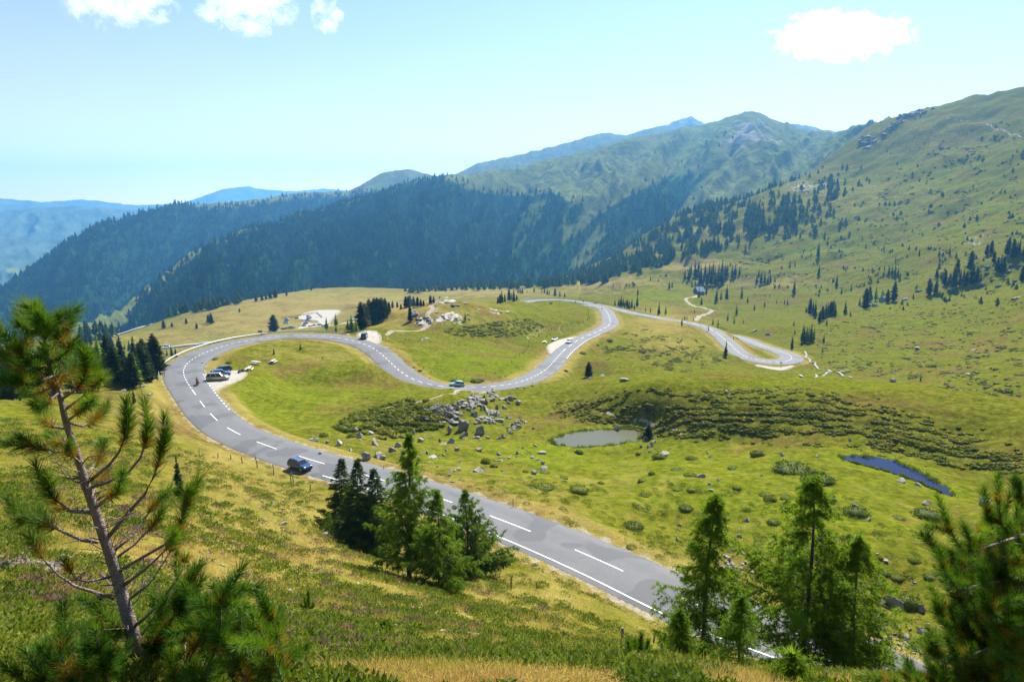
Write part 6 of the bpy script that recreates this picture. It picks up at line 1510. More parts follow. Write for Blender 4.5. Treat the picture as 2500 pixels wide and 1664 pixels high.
z = H(x, y); uu, vv_ = uv_of(np.stack([x, y, z], 1)); k = (uu > -120) & (uu < 2620) & (vv_ < 1800); x, y, z, d, tuft = x[k], y[k], z[k], d[k], tuft[k]
m_ = 5; n_ = len(x); P = np.repeat(np.stack([x, y, z - .02], 1), m_, 0); dd = np.repeat(d, m_)
P[:, :2] += rng.normal(size=(len(P), 2)) * (.03 + .004 * dd)[:, None]
D = rng.normal(size=(len(P), 3)) * .55 + [0.15, -.05, 1.0]
Lg = rng.uniform(.08, .22, len(P)) * np.repeat(np.clip(1 + tuft * 1.2, .55, 1.7), m_) * np.clip(.30 + dd / 32, .30, 1.2); Wg = np.maximum(.0045, dd / 680 * .42) * rng.uniform(.7, 1.3, len(P))
V, T = blades(P, D, Lg, Wg)
tint = np.repeat(np.clip(np.repeat(.5 + .55 * fbm(x / 4, y / 4, 3, 153), m_) + rng.normal(size=len(P)) * .16 + .10 * (1 - sstep(5, 16, dd)), 0, 1), 3)
me = mesh_np('grass', V, tris=T, mats=[grassmat()]); a_ = me.attributes.new('tint', 'FLOAT', 'POINT'); a_.data.foreach_set('value', tint.astype(np.float32))
tag(link('grass', me), 'dry straw-coloured and green grass covering the near slope', 'grass', kind='stuff')
# heather in flower
hf = {'V': [], 'T': [], 'n': 0}
x, y, d = polar_pts(9000, 4, 70); z = H(x, y); uu, vv_ = uv_of(np.stack([x, y, z], 1))
zp = blobs(ZPURP, uu, vv_); k = (rng.random(len(x)) < zp * 1.5) & (fbm(x / 3, y / 3, 2, 155) > .02)
for i in np.where(k)[0]: put(hf, fine[rng.integers(6)], np.array([x[i], y[i], z[i]]), min(.12 + .008 * d[i], .4), min(.10 + .005 * d[i], .26))
flush(hf, 'heather', leafmat('heather_flowers', [(.06, .07, .03), (.17, .10, .09), (.26, .13, .15)], 2.0, .3, .7, 0), 'pinkish flowering heather in patches on the near slope', 'heather')

# rushes round the two ponds
rs = []
for poly, h_ in ((POND1, POND1_H), (POND2, POND2_H)):
    P0 = np.array(poly); t = rng.uniform(0, len(P0), 900); i = t.astype(int) % len(P0); f = (t % 1)[:, None]; Q = P0[i] * (1 - f) + P0[(i + 1) % len(P0)] * f; c = P0.mean(0)
    Q = Q + unit(Q - c) * (rng.normal(size=(900, 1)) * .35 + .15); k = perlin(Q[:, 0] / 2.2, Q[:, 1] / 2.2, 191) > -.1; Q = Q[k]
    Q = np.column_stack([Q, np.maximum(H(Q[:, 0], Q[:, 1]), -h_ - .05)]); Q = np.repeat(Q, 4, 0); Q[:, :2] += rng.normal(size=(len(Q), 2)) * .07
    rs.append(blades(Q, rng.normal(size=(len(Q), 3)) * .22 + [0, 0, 1], rng.uniform(.2, .6, len(Q)), .07))
V, T = cat_geo(rs); tag(link('rushes', mesh_np('rushes', V, tris=T, mats=[leafmat('rush_blades', [(.05, .08, .01), (.11, .14, .02), (.2, .2, .04)], .6, .35, .6, 0)])), 'rushes and wet grass round the edges of the two ponds', 'rushes', kind='stuff')
# ------------------------------------------------------------------ vehicles
def paint_mat(name, c, metal=.0, rough=.28):
    m, nt, b = mat(name); b.inputs['Base Color'].default_value = (*c, 1); b.inputs['Roughness'].default_value = rough; b.inputs['Metallic'].default_value = metal
    b.inputs['Coat Weight'].default_value = .6; b.inputs['Coat Roughness'].default_value = .08
    tc = nd(nt, 'ShaderNodeTexCoord').outputs['Object']; c2 = ramp(nt, noise(nt, tc, 3, 4), [(.35, [x * .88 for x in c]), (.65, c)]); nt.links.new(c2, b.inputs['Base Color']); return m
GLASS = simple('tinted_glass', (.02, .028, .034), .06, spec=.6); TYRE = simple('tyre_rubber', (.018, .018, .018), .85); RIM = simple('alloy_rim', (.45, .46, .47), .35, .8)
LAMP = simple('lamp_glass', (.75, .76, .74), .12); REDL = simple('red_lamp', (.42, .015, .012), .2); TRIM = simple('black_trim', (.02, .02, .022), .5)
def lathe(b, prof, c, ax='y', n=18, m=0):
    rings = []
    for r_, h_ in prof:
        rings.append([(c[0] + r_ * math.cos(k * 2 * math.pi / n), c[1] + h_, c[2] + r_ * math.sin(k * 2 * math.pi / n)) for k in range(n)])
    b.loft(rings, m)
CARS = {
 'suv':   dict(L=4.3, W=1.75, belt=.90, top=1.44, hood=.86, nose=.70, fb=.95, ft=.35, rt=-1.72, rb=-2.08, clear=.22, wr=.34, wx=(1.42, -1.36)),
 'estate':dict(L=4.70, W=1.80, belt=.92, top=1.47, hood=.86, nose=.68, fb=.98, ft=.28, rt=-1.75, rb=-2.20, clear=.19, wr=.32, wx=(1.45, -1.35)),
 'mpv':   dict(L=4.75, W=1.88, belt=1.00, top=1.72, hood=.98, nose=.74, fb=1.45, ft=.62, rt=-2.05, rb=-2.28, clear=.2, wr=.34, wx=(1.55, -1.40)),
 'hatch': dict(L=4.0, W=1.74, belt=.92, top=1.48, hood=.86, nose=.68, fb=.82, ft=.20, rt=-1.30, rb=-1.86, clear=.18, wr=.32, wx=(1.28, -1.22)),
 'saloon':dict(L=4.5, W=1.78, belt=.90, top=1.43, hood=.85, nose=.68, fb=.85, ft=.20, rt=-1.00, rb=-1.65, clear=.18, wr=.32, wx=(1.38, -1.28)),
 'van':   dict(L=4.9, W=1.92, belt=1.12, top=1.98, hood=1.08, nose=.82, fb=1.75, ft=1.12, rt=-2.30, rb=-2.40, clear=.22, wr=.34, wx=(1.60, -1.45)),
 'open':  dict(L=4.1, W=1.74, belt=.88, top=1.30, hood=.82, nose=.66, fb=.60, ft=.18, rt=-.9, rb=-1.2, clear=.16, wr=.32, wx=(1.25, -1.20)),
}
def car_shapes(kind):
    p = CARS[kind]; L2 = p['L'] / 2; w = p['W'] / 2; bz = p['belt']
    st = [(-L2, .86, bz - .16, p['clear'] + .14), (-L2 + .10, .95, bz - .04, p['clear'] + .03), (p['rb'] + .35, 1, bz, p['clear']), (-.4, 1, bz, p['clear']), (p['fb'] - .1, .99, bz, p['clear']), (p['fb'] + .25, .98, p['hood'] + .02, p['clear']), (L2 - .45, .95, p['hood'] - .06, p['clear']), (L2 - .12, .88, p['nose'] + .03, p['clear'] + .05), (L2, .78, p['nose'] - .12, p['clear'] + .14)]
    if kind == 'saloon': st[2] = (p['rb'] + .1, 1, bz, p['clear'])
    rings = []
    for x, f, zt_, zb in st:
        h = zt_ - zb; rings.append([(x, -w * f * .86, zb), (x, w * f * .86, zb), (x, w * f, zb + h * .22), (x, w * f * 1.0, zb + h * .62), (x, w * f * .955, zb + h * .92), (x, w * f * .85, zt_), (x, -w * f * .85, zt_), (x, -w * f * .955, zb + h * .92), (x, -w * f, zb + h * .62), (x, -w * f, zb + h * .22)])
    b = MB(); b.loft(rings)
    # roof shell with pillars
    wb, wt = w * .90, w * .72; zt_ = p['top']; g = MB()
    A = [(p['fb'], wb, bz - .02), (p['ft'], wt, zt_ - .06), (p['rt'], wt, zt_ - .06), (p['rb'], wb, bz - .02)]
    if kind != 'open':
        tz = [(p['ft'] - .12, wt * .86, zt_), (p['rt'] + .12, wt * .86, zt_)]
        ring = lambda q: [(q[0], q[1], q[2]), (q[0], -q[1], q[2])]
        vs = []
        for q in (A[0], A[1], tz[0], tz[1], A[2], A[3]): vs += ring(q)
        b.add(vs, [(0, 2, 3, 1), (2, 4, 5, 3), (4, 6, 7, 5), (6, 8, 9, 7), (8, 10, 11, 9), (0, 10, 8, 2), (1, 3, 9, 11), (2, 8, 6, 4), (3, 5, 7, 9)])
    def pane(q, off):
        c = sum((Vector(v) for v in q), Vector()) / 4; n = (Vector(q[1]) - Vector(q[0])).cross(Vector(q[3]) - Vector(q[0])).normalized()
        if n.dot(c - Vector((c.x * .5, 0, bz))) < 0: n = -n
        return [c + (Vector(v) - c) * .90 + n * off for v in q]
    wins = []
    q = [(A[0][0], -wb, A[0][2]), (A[0][0], wb, A[0][2]), (A[1][0], wt, A[1][2]), (A[1][0], -wt, A[1][2])]; wins.append(('windscreen', [pane(q, .012)]))
    if kind != 'open':
        q = [(A[3][0], -wb, A[3][2]), (A[3][0], wb, A[3][2]), (A[2][0], wt, A[2][2]), (A[2][0], -wt, A[2][2])]; wins.append(('rear_window', [pane(q, .012)]))
        for s in (1, -1):
            lo = lambda t: (A[0][0] + (A[3][0] - A[0][0]) * t, s * wb, A[0][2]); hi = lambda t: (A[1][0] + (A[2][0] - A[1][0]) * t, s * wt, A[1][2])
            cuts = [(.02, .40), (.42, .72), (.74, .98)] if kind in ('estate', 'mpv', 'van', 'suv') else [(.02, .50), (.52, .98)]
            wins.append(('side_window', [[Vector(v) * 1.0 + Vector((0, s * .010, 0)) for v in (lo(a + .01), lo(c - .01), hi(c - .01), hi(a + .01))] for a, c in cuts]))
    return p, b, wins
_car_cache = {}
def make_car(kind, name, paintm, label, pos, head, slope=0.0, group=None, cat='car', simplem=False):
    if kind not in _car_cache:
        p, b, wins = car_shapes(kind); L2 = p['L'] / 2; w = p['W'] / 2
        wh = MB(); lathe(wh, [(p['wr'] * .62, .10), (p['wr'] * .93, .11), (p['wr'], .07), (p['wr'], -.07), (p['wr'] * .93, -.11), (p['wr'] * .62, -.10)], (0, 0, 0))
        rm = MB(); lathe(rm, [(.03, .115), (p['wr'] * .25, .105), (p['wr'] * .62, .118), (p['wr'] * .62, -.118), (p['wr'] * .25, -.105), (.03, -.115)], (0, 0, 0))
        _car_cache[kind] = (p, b, wins, wh.mesh('tyre', [TYRE], True), rm.mesh('rim', [RIM]), {})
    p, b, wins, tyre, rim, sim = _car_cache[kind]; L2 = p['L'] / 2; w = p['W'] / 2
    if simplem:
        if paintm.name not in sim:
            a = MB(); a.add(b.v, b.f, 0)
            for nm, qs in wins:
                for q in qs: a.add(q, [(0, 1, 2, 3)], 1)
            for x in p['wx']:
                for s in (1, -1): lathe(a, [(p['wr'] * .6, .1), (p['wr'], .08), (p['wr'], -.08), (p['wr'] * .6, -.1)], (x, s * (w - .06), p['wr']), n=10, m=2)
            for s in (1, -1): a.box((L2 - .10, s * w * .6, p['nose'] - .04), (.16, .3, .12), 3); a.box((-L2 + .03, s * w * .72, p['belt'] - .12), (.12, .2, .2), 4)
            sim[paintm.name] = a.mesh('distant_' + kind, [paintm, GLASS, TYRE, LAMP, REDL])
        o = link(name, sim[paintm.name], None, pos, (0, 0, head)); return tag(o, label, cat, group)
    o = bpy.data.objects.new(name, None); COL.objects.link(o); o.location = pos; o.rotation_euler = Euler((0, -slope, head)); tag(o, label, cat, group)
    body = link('body', b.mesh(kind + '_body', [paintm]), o)
    bv = body.modifiers.new('edge', 'BEVEL'); bv.width = .045; bv.segments = 2; bv.limit_method = 'ANGLE'; bv.angle_limit = R(25)
    for nm, qs in wins:
        g = MB()
        for q in qs: g.add(q, [(0, 1, 2, 3)])
        sm = g.build(nm, GLASS, o); so_ = sm.modifiers.new('thick', 'SOLIDIFY'); so_.thickness = .012; so_.offset = 0
    for x in p['wx']:
        for s in (1, -1):
            wo = bpy.data.objects.new('wheel', None); COL.objects.link(wo); wo.parent = o; wo.location = (x, s * (w - .085), p['wr'])
            link('tyre', tyre, wo); link('rim', rim, wo)
    for s in (1, -1):
        h = MB(); h.box((0, 0, 0), (.20, .34, .13), taper=.85); h.build('headlight', LAMP, o, loc=(L2 - .14, s * w * .62, p['nose'] - .02), rot=(0, .25, -s * .25))
        t = MB(); t.box((0, 0, 0), (.12, .20, .24), taper=.9); t.build('tail_light', REDL, o, loc=(-L2 + .07, s * w * .74, p['belt'] - .14))
        mr = MB(); mr.box((0, 0, 0), (.12, .22, .14), taper=.85); mr.build('wing_mirror', paintm, o, loc=(p['fb'] - .28, s * (w + .07), p['belt'] + .06))
    bp = MB(); bp.box((L2 - .02, 0, p['clear'] + .16), (.10, p['W'] * .72, .20)); bp.build('grille', TRIM, o)
    bp = MB(); bp.box((-L2 + .02, 0, p['clear'] + .14), (.08, p['W'] * .78, .16)); bp.build('bumper', TRIM, o)
    if kind == 'open':
        f = MB(); f.box((0, 0, 0), (1.35, p['W'] * .74, .03)); f.build('cockpit', TRIM, o, loc=(-.28, 0, p['belt'] + .012))
        for s in (1, -1): st = MB(); st.box((0, 0, 0), (.22, .46, .5), taper=.8); st.build('seat', simple('dark_leather', (.05, .035, .03), .5), o, loc=(-.45, s * .38, p['belt'] + .12))
    if kind in ('suv', 'mpv'):
        for s in (1, -1): rr_ = MB(); rr_.tube([(p['ft'] - .1, s * w * .62, p['top'] + .02), (p['ft'] - .2, s * w * .62, p['top'] + .06), (p['rt'] + .3, s * w * .62, p['top'] + .06), (p['rt'] + .2, s * w * .62, p['top'] + .02)], .022, 5); rr_.build('roof_rail', TRIM, o)
    return o
def on_road(u, v, off, sgn):
    k = kat(u, v); p = ROAD[k]; q = p[:3] + np.array([*(ROAD_N[k] * off), LIFT[k] + .04]); h = math.atan2(ROAD_T[k, 1] * sgn, ROAD_T[k, 0] * sgn)
    k2 = min(k + 4, len(ROAD) - 1); sl = (ROAD[k2, 2] - ROAD[k - 4, 2]) / (8 * .8) * sgn
    return q, h, math.atan(sl)
def head_px(u0, v0, u1, v1, dr=(0, 1e9)):
    a = ground_at(u0, v0, *dr); b = ground_at(u1, v1, *dr); return math.atan2(b[1] - a[1], b[0] - a[0])
NAVY = paint_mat('navy_paint', (.018, .055, .17), .3); TEAL = paint_mat('pale_blue_paint', (.30, .47, .52), .4); WHITEP = paint_mat('white_paint', (.78, .79, .80)); SILVER = paint_mat('silver_paint', (.46, .43, .38), .5)
DBLUE = paint_mat('dark_blue_paint', (.02, .03, .055), .3); BLUEP = paint_mat('blue_paint', (.04, .11, .22), .4); GREYP = paint_mat('grey_paint', (.16, .17, .18), .5); REDP = paint_mat('red_paint', (.40, .02, .02)); BLACKP = paint_mat('black_paint', (.015, .015, .017))
q, h, s_ = on_road(774, 1129, 3.0, -1); make_car('suv', 'suv_car', NAVY, 'navy blue off-road car driving down the near straight beside the fence posts', q, h, s_).scale = (.92, .92, .92)
q, h, s_ = on_road(1117, 949, 1.75, -1); make_car('hatch', 'hatchback_car', TEAL, 'pale blue hatchback driving round the middle bend above the rocks', q, h, s_)
q, h, s_ = on_road(1400, 839, 1.8, -1); make_car('hatch', 'hatchback_car', WHITEP, 'white hatchback driving on the road past the gravel bay', q, h, s_)
p = ground_at(1354, 831, 150); make_car('open', 'convertible_car', WHITEP, 'white open convertible parked on the gravel bay by the upper bend', p + [0, 0, .12], head_px(1366, 826, 1343, 834, (150, 1e9)))
p = ground_at(889.5, 826, 150); make_car('van', 'van', BLUEP, 'blue van seen from behind, parked at the knoll lay-by', p + [0, 0, .1], R(95), cat='van')
p = ground_at(532, 928, 120); make_car('mpv', 'people_carrier_car', SILVER, 'silver people carrier, front of the three cars parked inside the hairpin', p + [0, 0, .06], head_px(508, 927, 556, 924.5, (120, 1e9)))
p = ground_at(541, 917, 120); make_car('hatch', 'hatchback_car', BLUEP, 'blue hatchback hidden between the silver people carrier and the dark estate', p + [0, 0, .06], head_px(508, 917, 556, 913, (120, 1e9)))
p = ground_at(541, 908.5, 120); make_car('estate', 'estate_car', DBLUE, 'dark blue estate with red tail lights, rearmost of the three parked cars', p + [0, 0, .06], head_px(562, 907, 520, 913, (120, 1e9)))

# road beyond the hairpin, its parked cars, and the car park
def strip(uv, width, m, lift, name, dr):
    P = np.array([ground_at(u, v, *dr) for u, v in uv]); C = smooth_line(resample(catmull(P, 2), 3), 4); t = np.gradient(C[:, :2], axis=0); t /= np.linalg.norm(t, axis=1)[:, None]; nn = np.stack([-t[:, 1], t[:, 0]], 1)
    V = []; k = 5
    for j in range(k):
        o = width * (j / (k - 1) - .5); xy = C[:, :2] + nn * o; V.append(np.column_stack([xy, np.maximum(H(xy[:, 0], xy[:, 1]), C[:, 2] - .6) + lift]))
    n = len(C); q_ = [(j * n + i, j * n + i + 1, (j + 1) * n + i + 1, (j + 1) * n + i) for j in range(k - 1) for i in range(n - 1)]
    return tag(link(name, mesh_np(name, np.concatenate(V), quads=np.array(q_, np.int32), smooth=True, mats=[m])), kind='structure'), C, t
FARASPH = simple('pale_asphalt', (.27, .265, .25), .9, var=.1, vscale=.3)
_, FC, FT = strip([(325,861),(355,856),(400,850.5),(450,844),(500,837),(550,829)], 7.0, FARASPH, .7, 'road', (380, 700))
strip([(255,829),(285,819),(320,807),(350,797),(362,790)], 9.0, FARASPH, .9, 'track', (500, 1200))
for (u, v), pm, kind, lb in [((338,855),WHITEP,'van','white car, last of the row on the far road beyond the hairpin'),((355,853),WHITEP,'estate','white estate, second from the end of the row on the far road'),((376,850.5),GREYP,'hatch','grey car in the middle of the row on the far road'),((395,847.5),BLACKP,'estate','dark red-black car in the row on the far road'),((425,843.5),WHITEP,'van','white van driving alone on the far road beyond the hairpin')]:
    p = ground_at(u, v, 380, 700); k = int(np.argmin(((FC[:, :2] - p[:2]) ** 2).sum(1))); make_car(kind, 'parked_car' if v > 844 else 'van', pm, lb, FC[k] + [0, 0, .9], math.atan2(FT[k, 1], FT[k, 0]), simplem=True, cat='car' if v > 844 else 'van')
pk = [((700.4,779.5),WHITEP,0),((700.8,782.6),BLUEP,0),((699.5,786),NAVY,0),((699,790),TEAL,0),((725,778.4),DBLUE,.6),((754.7,775.6),NAVY,.5),((753,780),BLUEP,.5),((751.3,785),GREYP,.5),((750.5,789),WHITEP,.5),((746,792),DBLUE,.5),((742.8,797),NAVY,.5),((756.4,778),WHITEP,.5),((753,773.5),BLUEP,.5),((692,805),NAVY,.1),((700,803),REDP,.1),((710.6,802),GREYP,.2),((716.5,800.5),TEAL,.2),((759,798),WHITEP,.5),((767.4,796),GREYP,.5),((781,795),TEAL,.4),((793,799),WHITEP,.4),((858,783),WHITEP,.3),((873,786),WHITEP,.3),((872,780),GREYP,.3)]
for i, ((u, v), pm, hd) in enumerate(pk):
    p = ground_at(u, v, 420, 1100); cn = pm.name.split('_paint')[0].replace('_', ' ')
    row = 'in the left row of the car park' if i < 4 else 'alone at the back of the car park' if i == 4 else 'in the right row of the car park' if i < 13 else 'at the near edge of the car park' if i < 17 else 'right of the car park entrance' if i < 21 else 'behind the larches right of the car park'
    make_car(['hatch', 'estate', 'saloon', 'mpv'][i % 4], 'parked_car', pm, '%s car parked %s' % (cn, row), p + [0, 0, .5], hd + (0 if i < 4 else .2), simplem=True, group='cars on the car park')

# motorcycles
def motorcycle(pos, head, pm, label, name='motorcycle', top=True):
    o = bpy.data.objects.new(name, None); COL.objects.link(o); o.location = pos; o.rotation_euler = (0, 0, head); tag(o, label, 'motorcycle')
    for x in (.74, -.72):
        wo = bpy.data.objects.new('wheel', None); COL.objects.link(wo); wo.parent = o; wo.location = (x, 0, .31)
        t = MB(); lathe(t, [(.20, .055), (.29, .065), (.31, .03), (.31, -.03), (.29, -.065), (.20, -.055)], (0, 0, 0), n=20); t.build('tyre', TYRE, wo, True)
        r_ = MB(); lathe(r_, [(.03, .04), (.20, .05), (.20, -.05), (.03, -.04)], (0, 0, 0), n=16); r_.build('rim', RIM, wo)
    b = MB(); b.loft([[(x, y * w_, z0 + z * hh) for y, z in ((-1, 0), (1, 0), (1, .7), (.6, 1), (-.6, 1), (-1, .7))] for x, w_, z0, hh in ((-.15, .10, .42, .40), (.05, .16, .40, .52), (.30, .18, .42, .56), (.50, .15, .55, .50), (.66, .10, .66, .42))]); b.build('fairing', pm, o, True)
    e = MB(); e.box((.05, 0, .38), (.55, .34, .34), taper=.8); e.build('engine', simple('engine_metal', (.12, .12, .12), .45, .6), o)
    s_ = MB(); s_.loft([[(x, y * w_, z) for y, z in ((-1, z0), (1, z0), (.8, z0 + .09), (-.8, z0 + .09))] for x, w_, z0 in ((-.85, .10, .84), (-.5, .15, .80), (-.1, .13, .76))]); s_.build('seat', TRIM, o)
    f = MB()
    for s in (1, -1): f.tube([(.74, s * .09, .31), (.58, s * .09, .98)], .025, 6)
    f.build('fork', RIM, o)
    h = MB(); h.tube([(.42, .36, 1.02), (.52, .2, 1.05), (.56, 0, 1.03), (.52, -.2, 1.05), (.42, -.36, 1.02)], .018, 6); h.build('handlebar', TRIM, o)
    ws = MB(); ws.loft([[(.66, -.12, .98), (.66, .12, .98)], [(.48, -.15, 1.28), (.48, .15, 1.28)]], closed=False, cap=False); w2 = ws.build('windshield', GLASS, o); w2.modifiers.new('t', 'SOLIDIFY').thickness = .01
    l = MB(); l.box((.70, 0, .84), (.08, .16, .14), taper=.8); l.build('headlight', LAMP, o)
    t = MB(); t.box((-.92, 0, .80), (.06, .12, .06)); t.build('tail_light', REDL, o)
    for s in (1, -1): c = MB(); c.box((-.58, s * .27, .58), (.46, .20, .34), taper=.9); c.build('pannier', pm, o)
    if top: c = MB(); c.box((-.95, 0, 1.02), (.36, .40, .28), taper=.85); c.build('top_case', pm, o)
    return o

# people: one skinned body each, clothes as close-fitting shells
def skinned(name, joints, bones, rad, m, parent=None, root=0, sub=1):
    bm = bmesh.new(); ly = bm.verts.layers.skin.verify(); vs_ = [bm.verts.new(j) for j in joints]
    for v, r_ in zip(vs_, rad): v[ly].radius = (r_, r_)
    vs_[root][ly].use_root = True
    for a, b in bones: bm.edges.new((vs_[a], vs_[b]))
    me = bpy.data.meshes.new(name); bm.to_mesh(me); bm.free(); me.materials.append(m)
    o = link(name, me, parent); sk = o.modifiers.new('skin', 'SKIN'); sk.use_smooth_shade = True
    ss = o.modifiers.new('sub', 'SUBSURF'); ss.levels = sub; ss.render_levels = sub; return o
SKIN = simple('skin', (.50, .30, .21), .6); HAIR = simple('dark_hair', (.04, .028, .02), .7)
def cloth(name, c): return simple(name, c, .85, var=.15, vscale=12)
def person(pos, head, label, top, legs, pose='stand', helmet=None, hs=1.0):
    if pose == 'stand': J = dict(pel=(0,0,.95), ch=(.01,0,1.30), nk=(0,0,1.48), hd=(.02,0,1.64), shL=(0,.19,1.42), shR=(0,-.19,1.42), elL=(-.02,.26,1.13), elR=(.02,-.26,1.13), haL=(.08,.27,.88), haR=(.12,-.25,.90), hpL=(0,.10,.90), hpR=(0,-.10,.90), knL=(.03,.12,.50), knR=(-.03,-.12,.50), anL=(.0,.12,.09), anR=(-.08,-.12,.09), toL=(.17,.13,.04), toR=(.10,-.13,.04))
    elif pose == 'walk': J = dict(pel=(0,0,.94), ch=(.05,0,1.29), nk=(.06,0,1.47), hd=(.09,0,1.63), shL=(.05,.19,1.41), shR=(.05,-.19,1.41), elL=(-.12,.24,1.15), elR=(.16,-.24,1.15), haL=(-.10,.24,.92), haR=(.34,-.22,1.0), hpL=(0,.10,.89), hpR=(0,-.10,.89), knL=(.22,.11,.52), knR=(-.10,-.11,.50), anL=(.30,.11,.10), anR=(-.34,-.11,.16), toL=(.46,.12,.06), toR=(-.20,-.12,.06))
    elif pose == 'ride': J = dict(pel=(-.28,0,.92), ch=(-.12,0,1.24), nk=(-.03,0,1.42), hd=(.04,0,1.57), shL=(-.06,.20,1.36), shR=(-.06,-.20,1.36), elL=(.16,.30,1.14), elR=(.16,-.30,1.14), haL=(.42,.33,1.05), haR=(.42,-.33,1.05), hpL=(-.24,.13,.88), hpR=(-.24,-.13,.88), knL=(.16,.23,.76), knR=(.16,-.23,.76), anL=(-.06,.22,.36), anR=(-.06,-.22,.36), toL=(.10,.23,.32), toR=(.10,-.23,.32))
    else: J = dict(pel=(0,0,.50), ch=(.06,0,.84), nk=(.10,0,1.02), hd=(.14,0,1.18), shL=(.08,.19,.96), shR=(.08,-.19,.96), elL=(.22,.25,.76), elR=(.22,-.25,.76), haL=(.42,.16,.78), haR=(.42,-.16,.78), hpL=(.02,.10,.47), hpR=(.02,-.10,.47), knL=(.44,.12,.48), knR=(.44,-.12,.48), anL=(.42,.12,.08), anR=(.42,-.12,.08), toL=(.58,.12,.04), toR=(.58,-.12,.04))
    o = bpy.data.objects.new('person', None); COL.objects.link(o); o.location = pos; o.rotation_euler = (0, 0, head); o.scale = (hs,) * 3; tag(o, label, 'person')
    K = list(J); ix = {k: i for i, k in enumerate(K)}; rad = dict(pel=.13, ch=.13, nk=.055, hd=.095, shL=.06, shR=.06, elL=.042, elR=.042, haL=.035, haR=.035, hpL=.085, hpR=.085, knL=.058, knR=.058, anL=.04, anR=.04, toL=.035, toR=.035)
    bones = [('pel','ch'),('ch','nk'),('nk','hd'),('ch','shL'),('shL','elL'),('elL','haL'),('ch','shR'),('shR','elR'),('elR','haR'),('pel','hpL'),('hpL','knL'),('knL','anL'),('anL','toL'),('pel','hpR'),('hpR','knR'),('knR','anR'),('anR','toR')]
    skinned('body', [J[k] for k in K], [(ix[a], ix[b]) for a, b in bones], [rad[k] for k in K], SKIN, o)
    T = ['pel','ch','shL','elL','shR','elR']; ti = {k: i for i, k in enumerate(T)}
    skinned('jacket', [J[k] for k in T], [(ti[a], ti[b]) for a, b in bones if a in ti and b in ti], [rad[k] * 1.28 for k in T], top, o)
    T = ['pel','hpL','knL','anL','hpR','knR','anR']; ti = {k: i for i, k in enumerate(T)}
    skinned('trousers', [J[k] for k in T], [(ti[a], ti[b]) for a, b in bones if a in ti and b in ti], [rad[k] * 1.22 for k in T], legs, o)
    hb_ = MB(); V, Tt = rock_geo(3, 2, 1, 0); c = np.array(J['hd']) + [-.015, 0, .045]
    V = V * (.135 if helmet else .112) + c; hb_.add([tuple(q) for q in V], [tuple(f) for f in Tt]); hb_.build('helmet' if helmet else 'hair', helmet or HAIR, o, True)
    return o
BLK = cloth('black_cloth', (.02, .02, .022)); DKB = cloth('dark_blue_cloth', (.025, .035, .07)); WHC = cloth('white_cloth', (.68, .66, .62)); RDC = cloth('red_cloth', (.42, .03, .03)); TAN = cloth('tan_cloth', (.38, .24, .18)); GRY = cloth('grey_cloth', (.16, .16, .17))
q, h, s_ = on_road(462, 944, -1.6, 1); motorcycle(q, h, REDP, 'red touring motorcycle with top case riding through the hairpin'); person(q, h, 'motorcyclist in black on the red touring motorcycle in the hairpin', BLK, BLK, 'ride', BLK)
p = ground_at(588, 910, 120); motorcycle(p + [0, 0, .03], R(250), GREYP, 'dark grey motorcycle parked between the estate and the picnic table', top=False)
p = ground_at(547, 930, 120); person(p + [0, 0, .05], R(100), 'person in white top and tan trousers standing by the silver people carrier', WHC, TAN, hs=.98)
p = ground_at(1073.5, 732, 250); person(p, R(-60), 'person in dark clothes standing on the rocky top of the knoll', BLK, GRY)
p = ground_at(1051, 792, 220); person(p, R(100), 'hiker in a red jacket on the steep path up the knoll', RDC, GRY, 'walk')
q, h, s_ = on_road(1477, 757.5, 2.0, -1); person(q, h, 'person in black walking on the road at the top of the upper bend', BLK, BLK, 'walk')

# ------------------------------------------------------------------ picnic tables
BLEACH = simple('bleached_timber', (.60, .56, .48), .8, var=.18, vscale=5); GREYW_ = simple('weathered_timber', (.17, .14, .11), .9, var=.35, vscale=7); DARKW = simple('dark_timber', (.075, .055, .04), .85, var=.35, vscale=6)
def make_table():
    o = bpy.data.objects.new('picnic_table', None); COL.objects.link(o)
    t = MB()
    for i in range(5): t.box((0, -.32 + i * .16, .75), (2.3, .145, .055))
    t.build('tabletop', BLEACH, o)
    for s in (1, -1):
        b = MB()
        for i in range(2): b.box((0, s * .72 + (i - .5) * .17, .46), (2.3, .155, .055))
        b.build('bench', BLEACH, o)
    for x in (.8, -.8):
        l = MB(); l.box((x, 0, .69), (.07, .72, .10)); l.box((x, 0, .40), (.07, 1.65, .10))
        for s in (1, -1): l.tube([(x + .07, s * .62, .0), (x + .07, s * .25, .72)], .05, 4)
        l.build('trestle', GREYW_, o)
    return o
tb = None
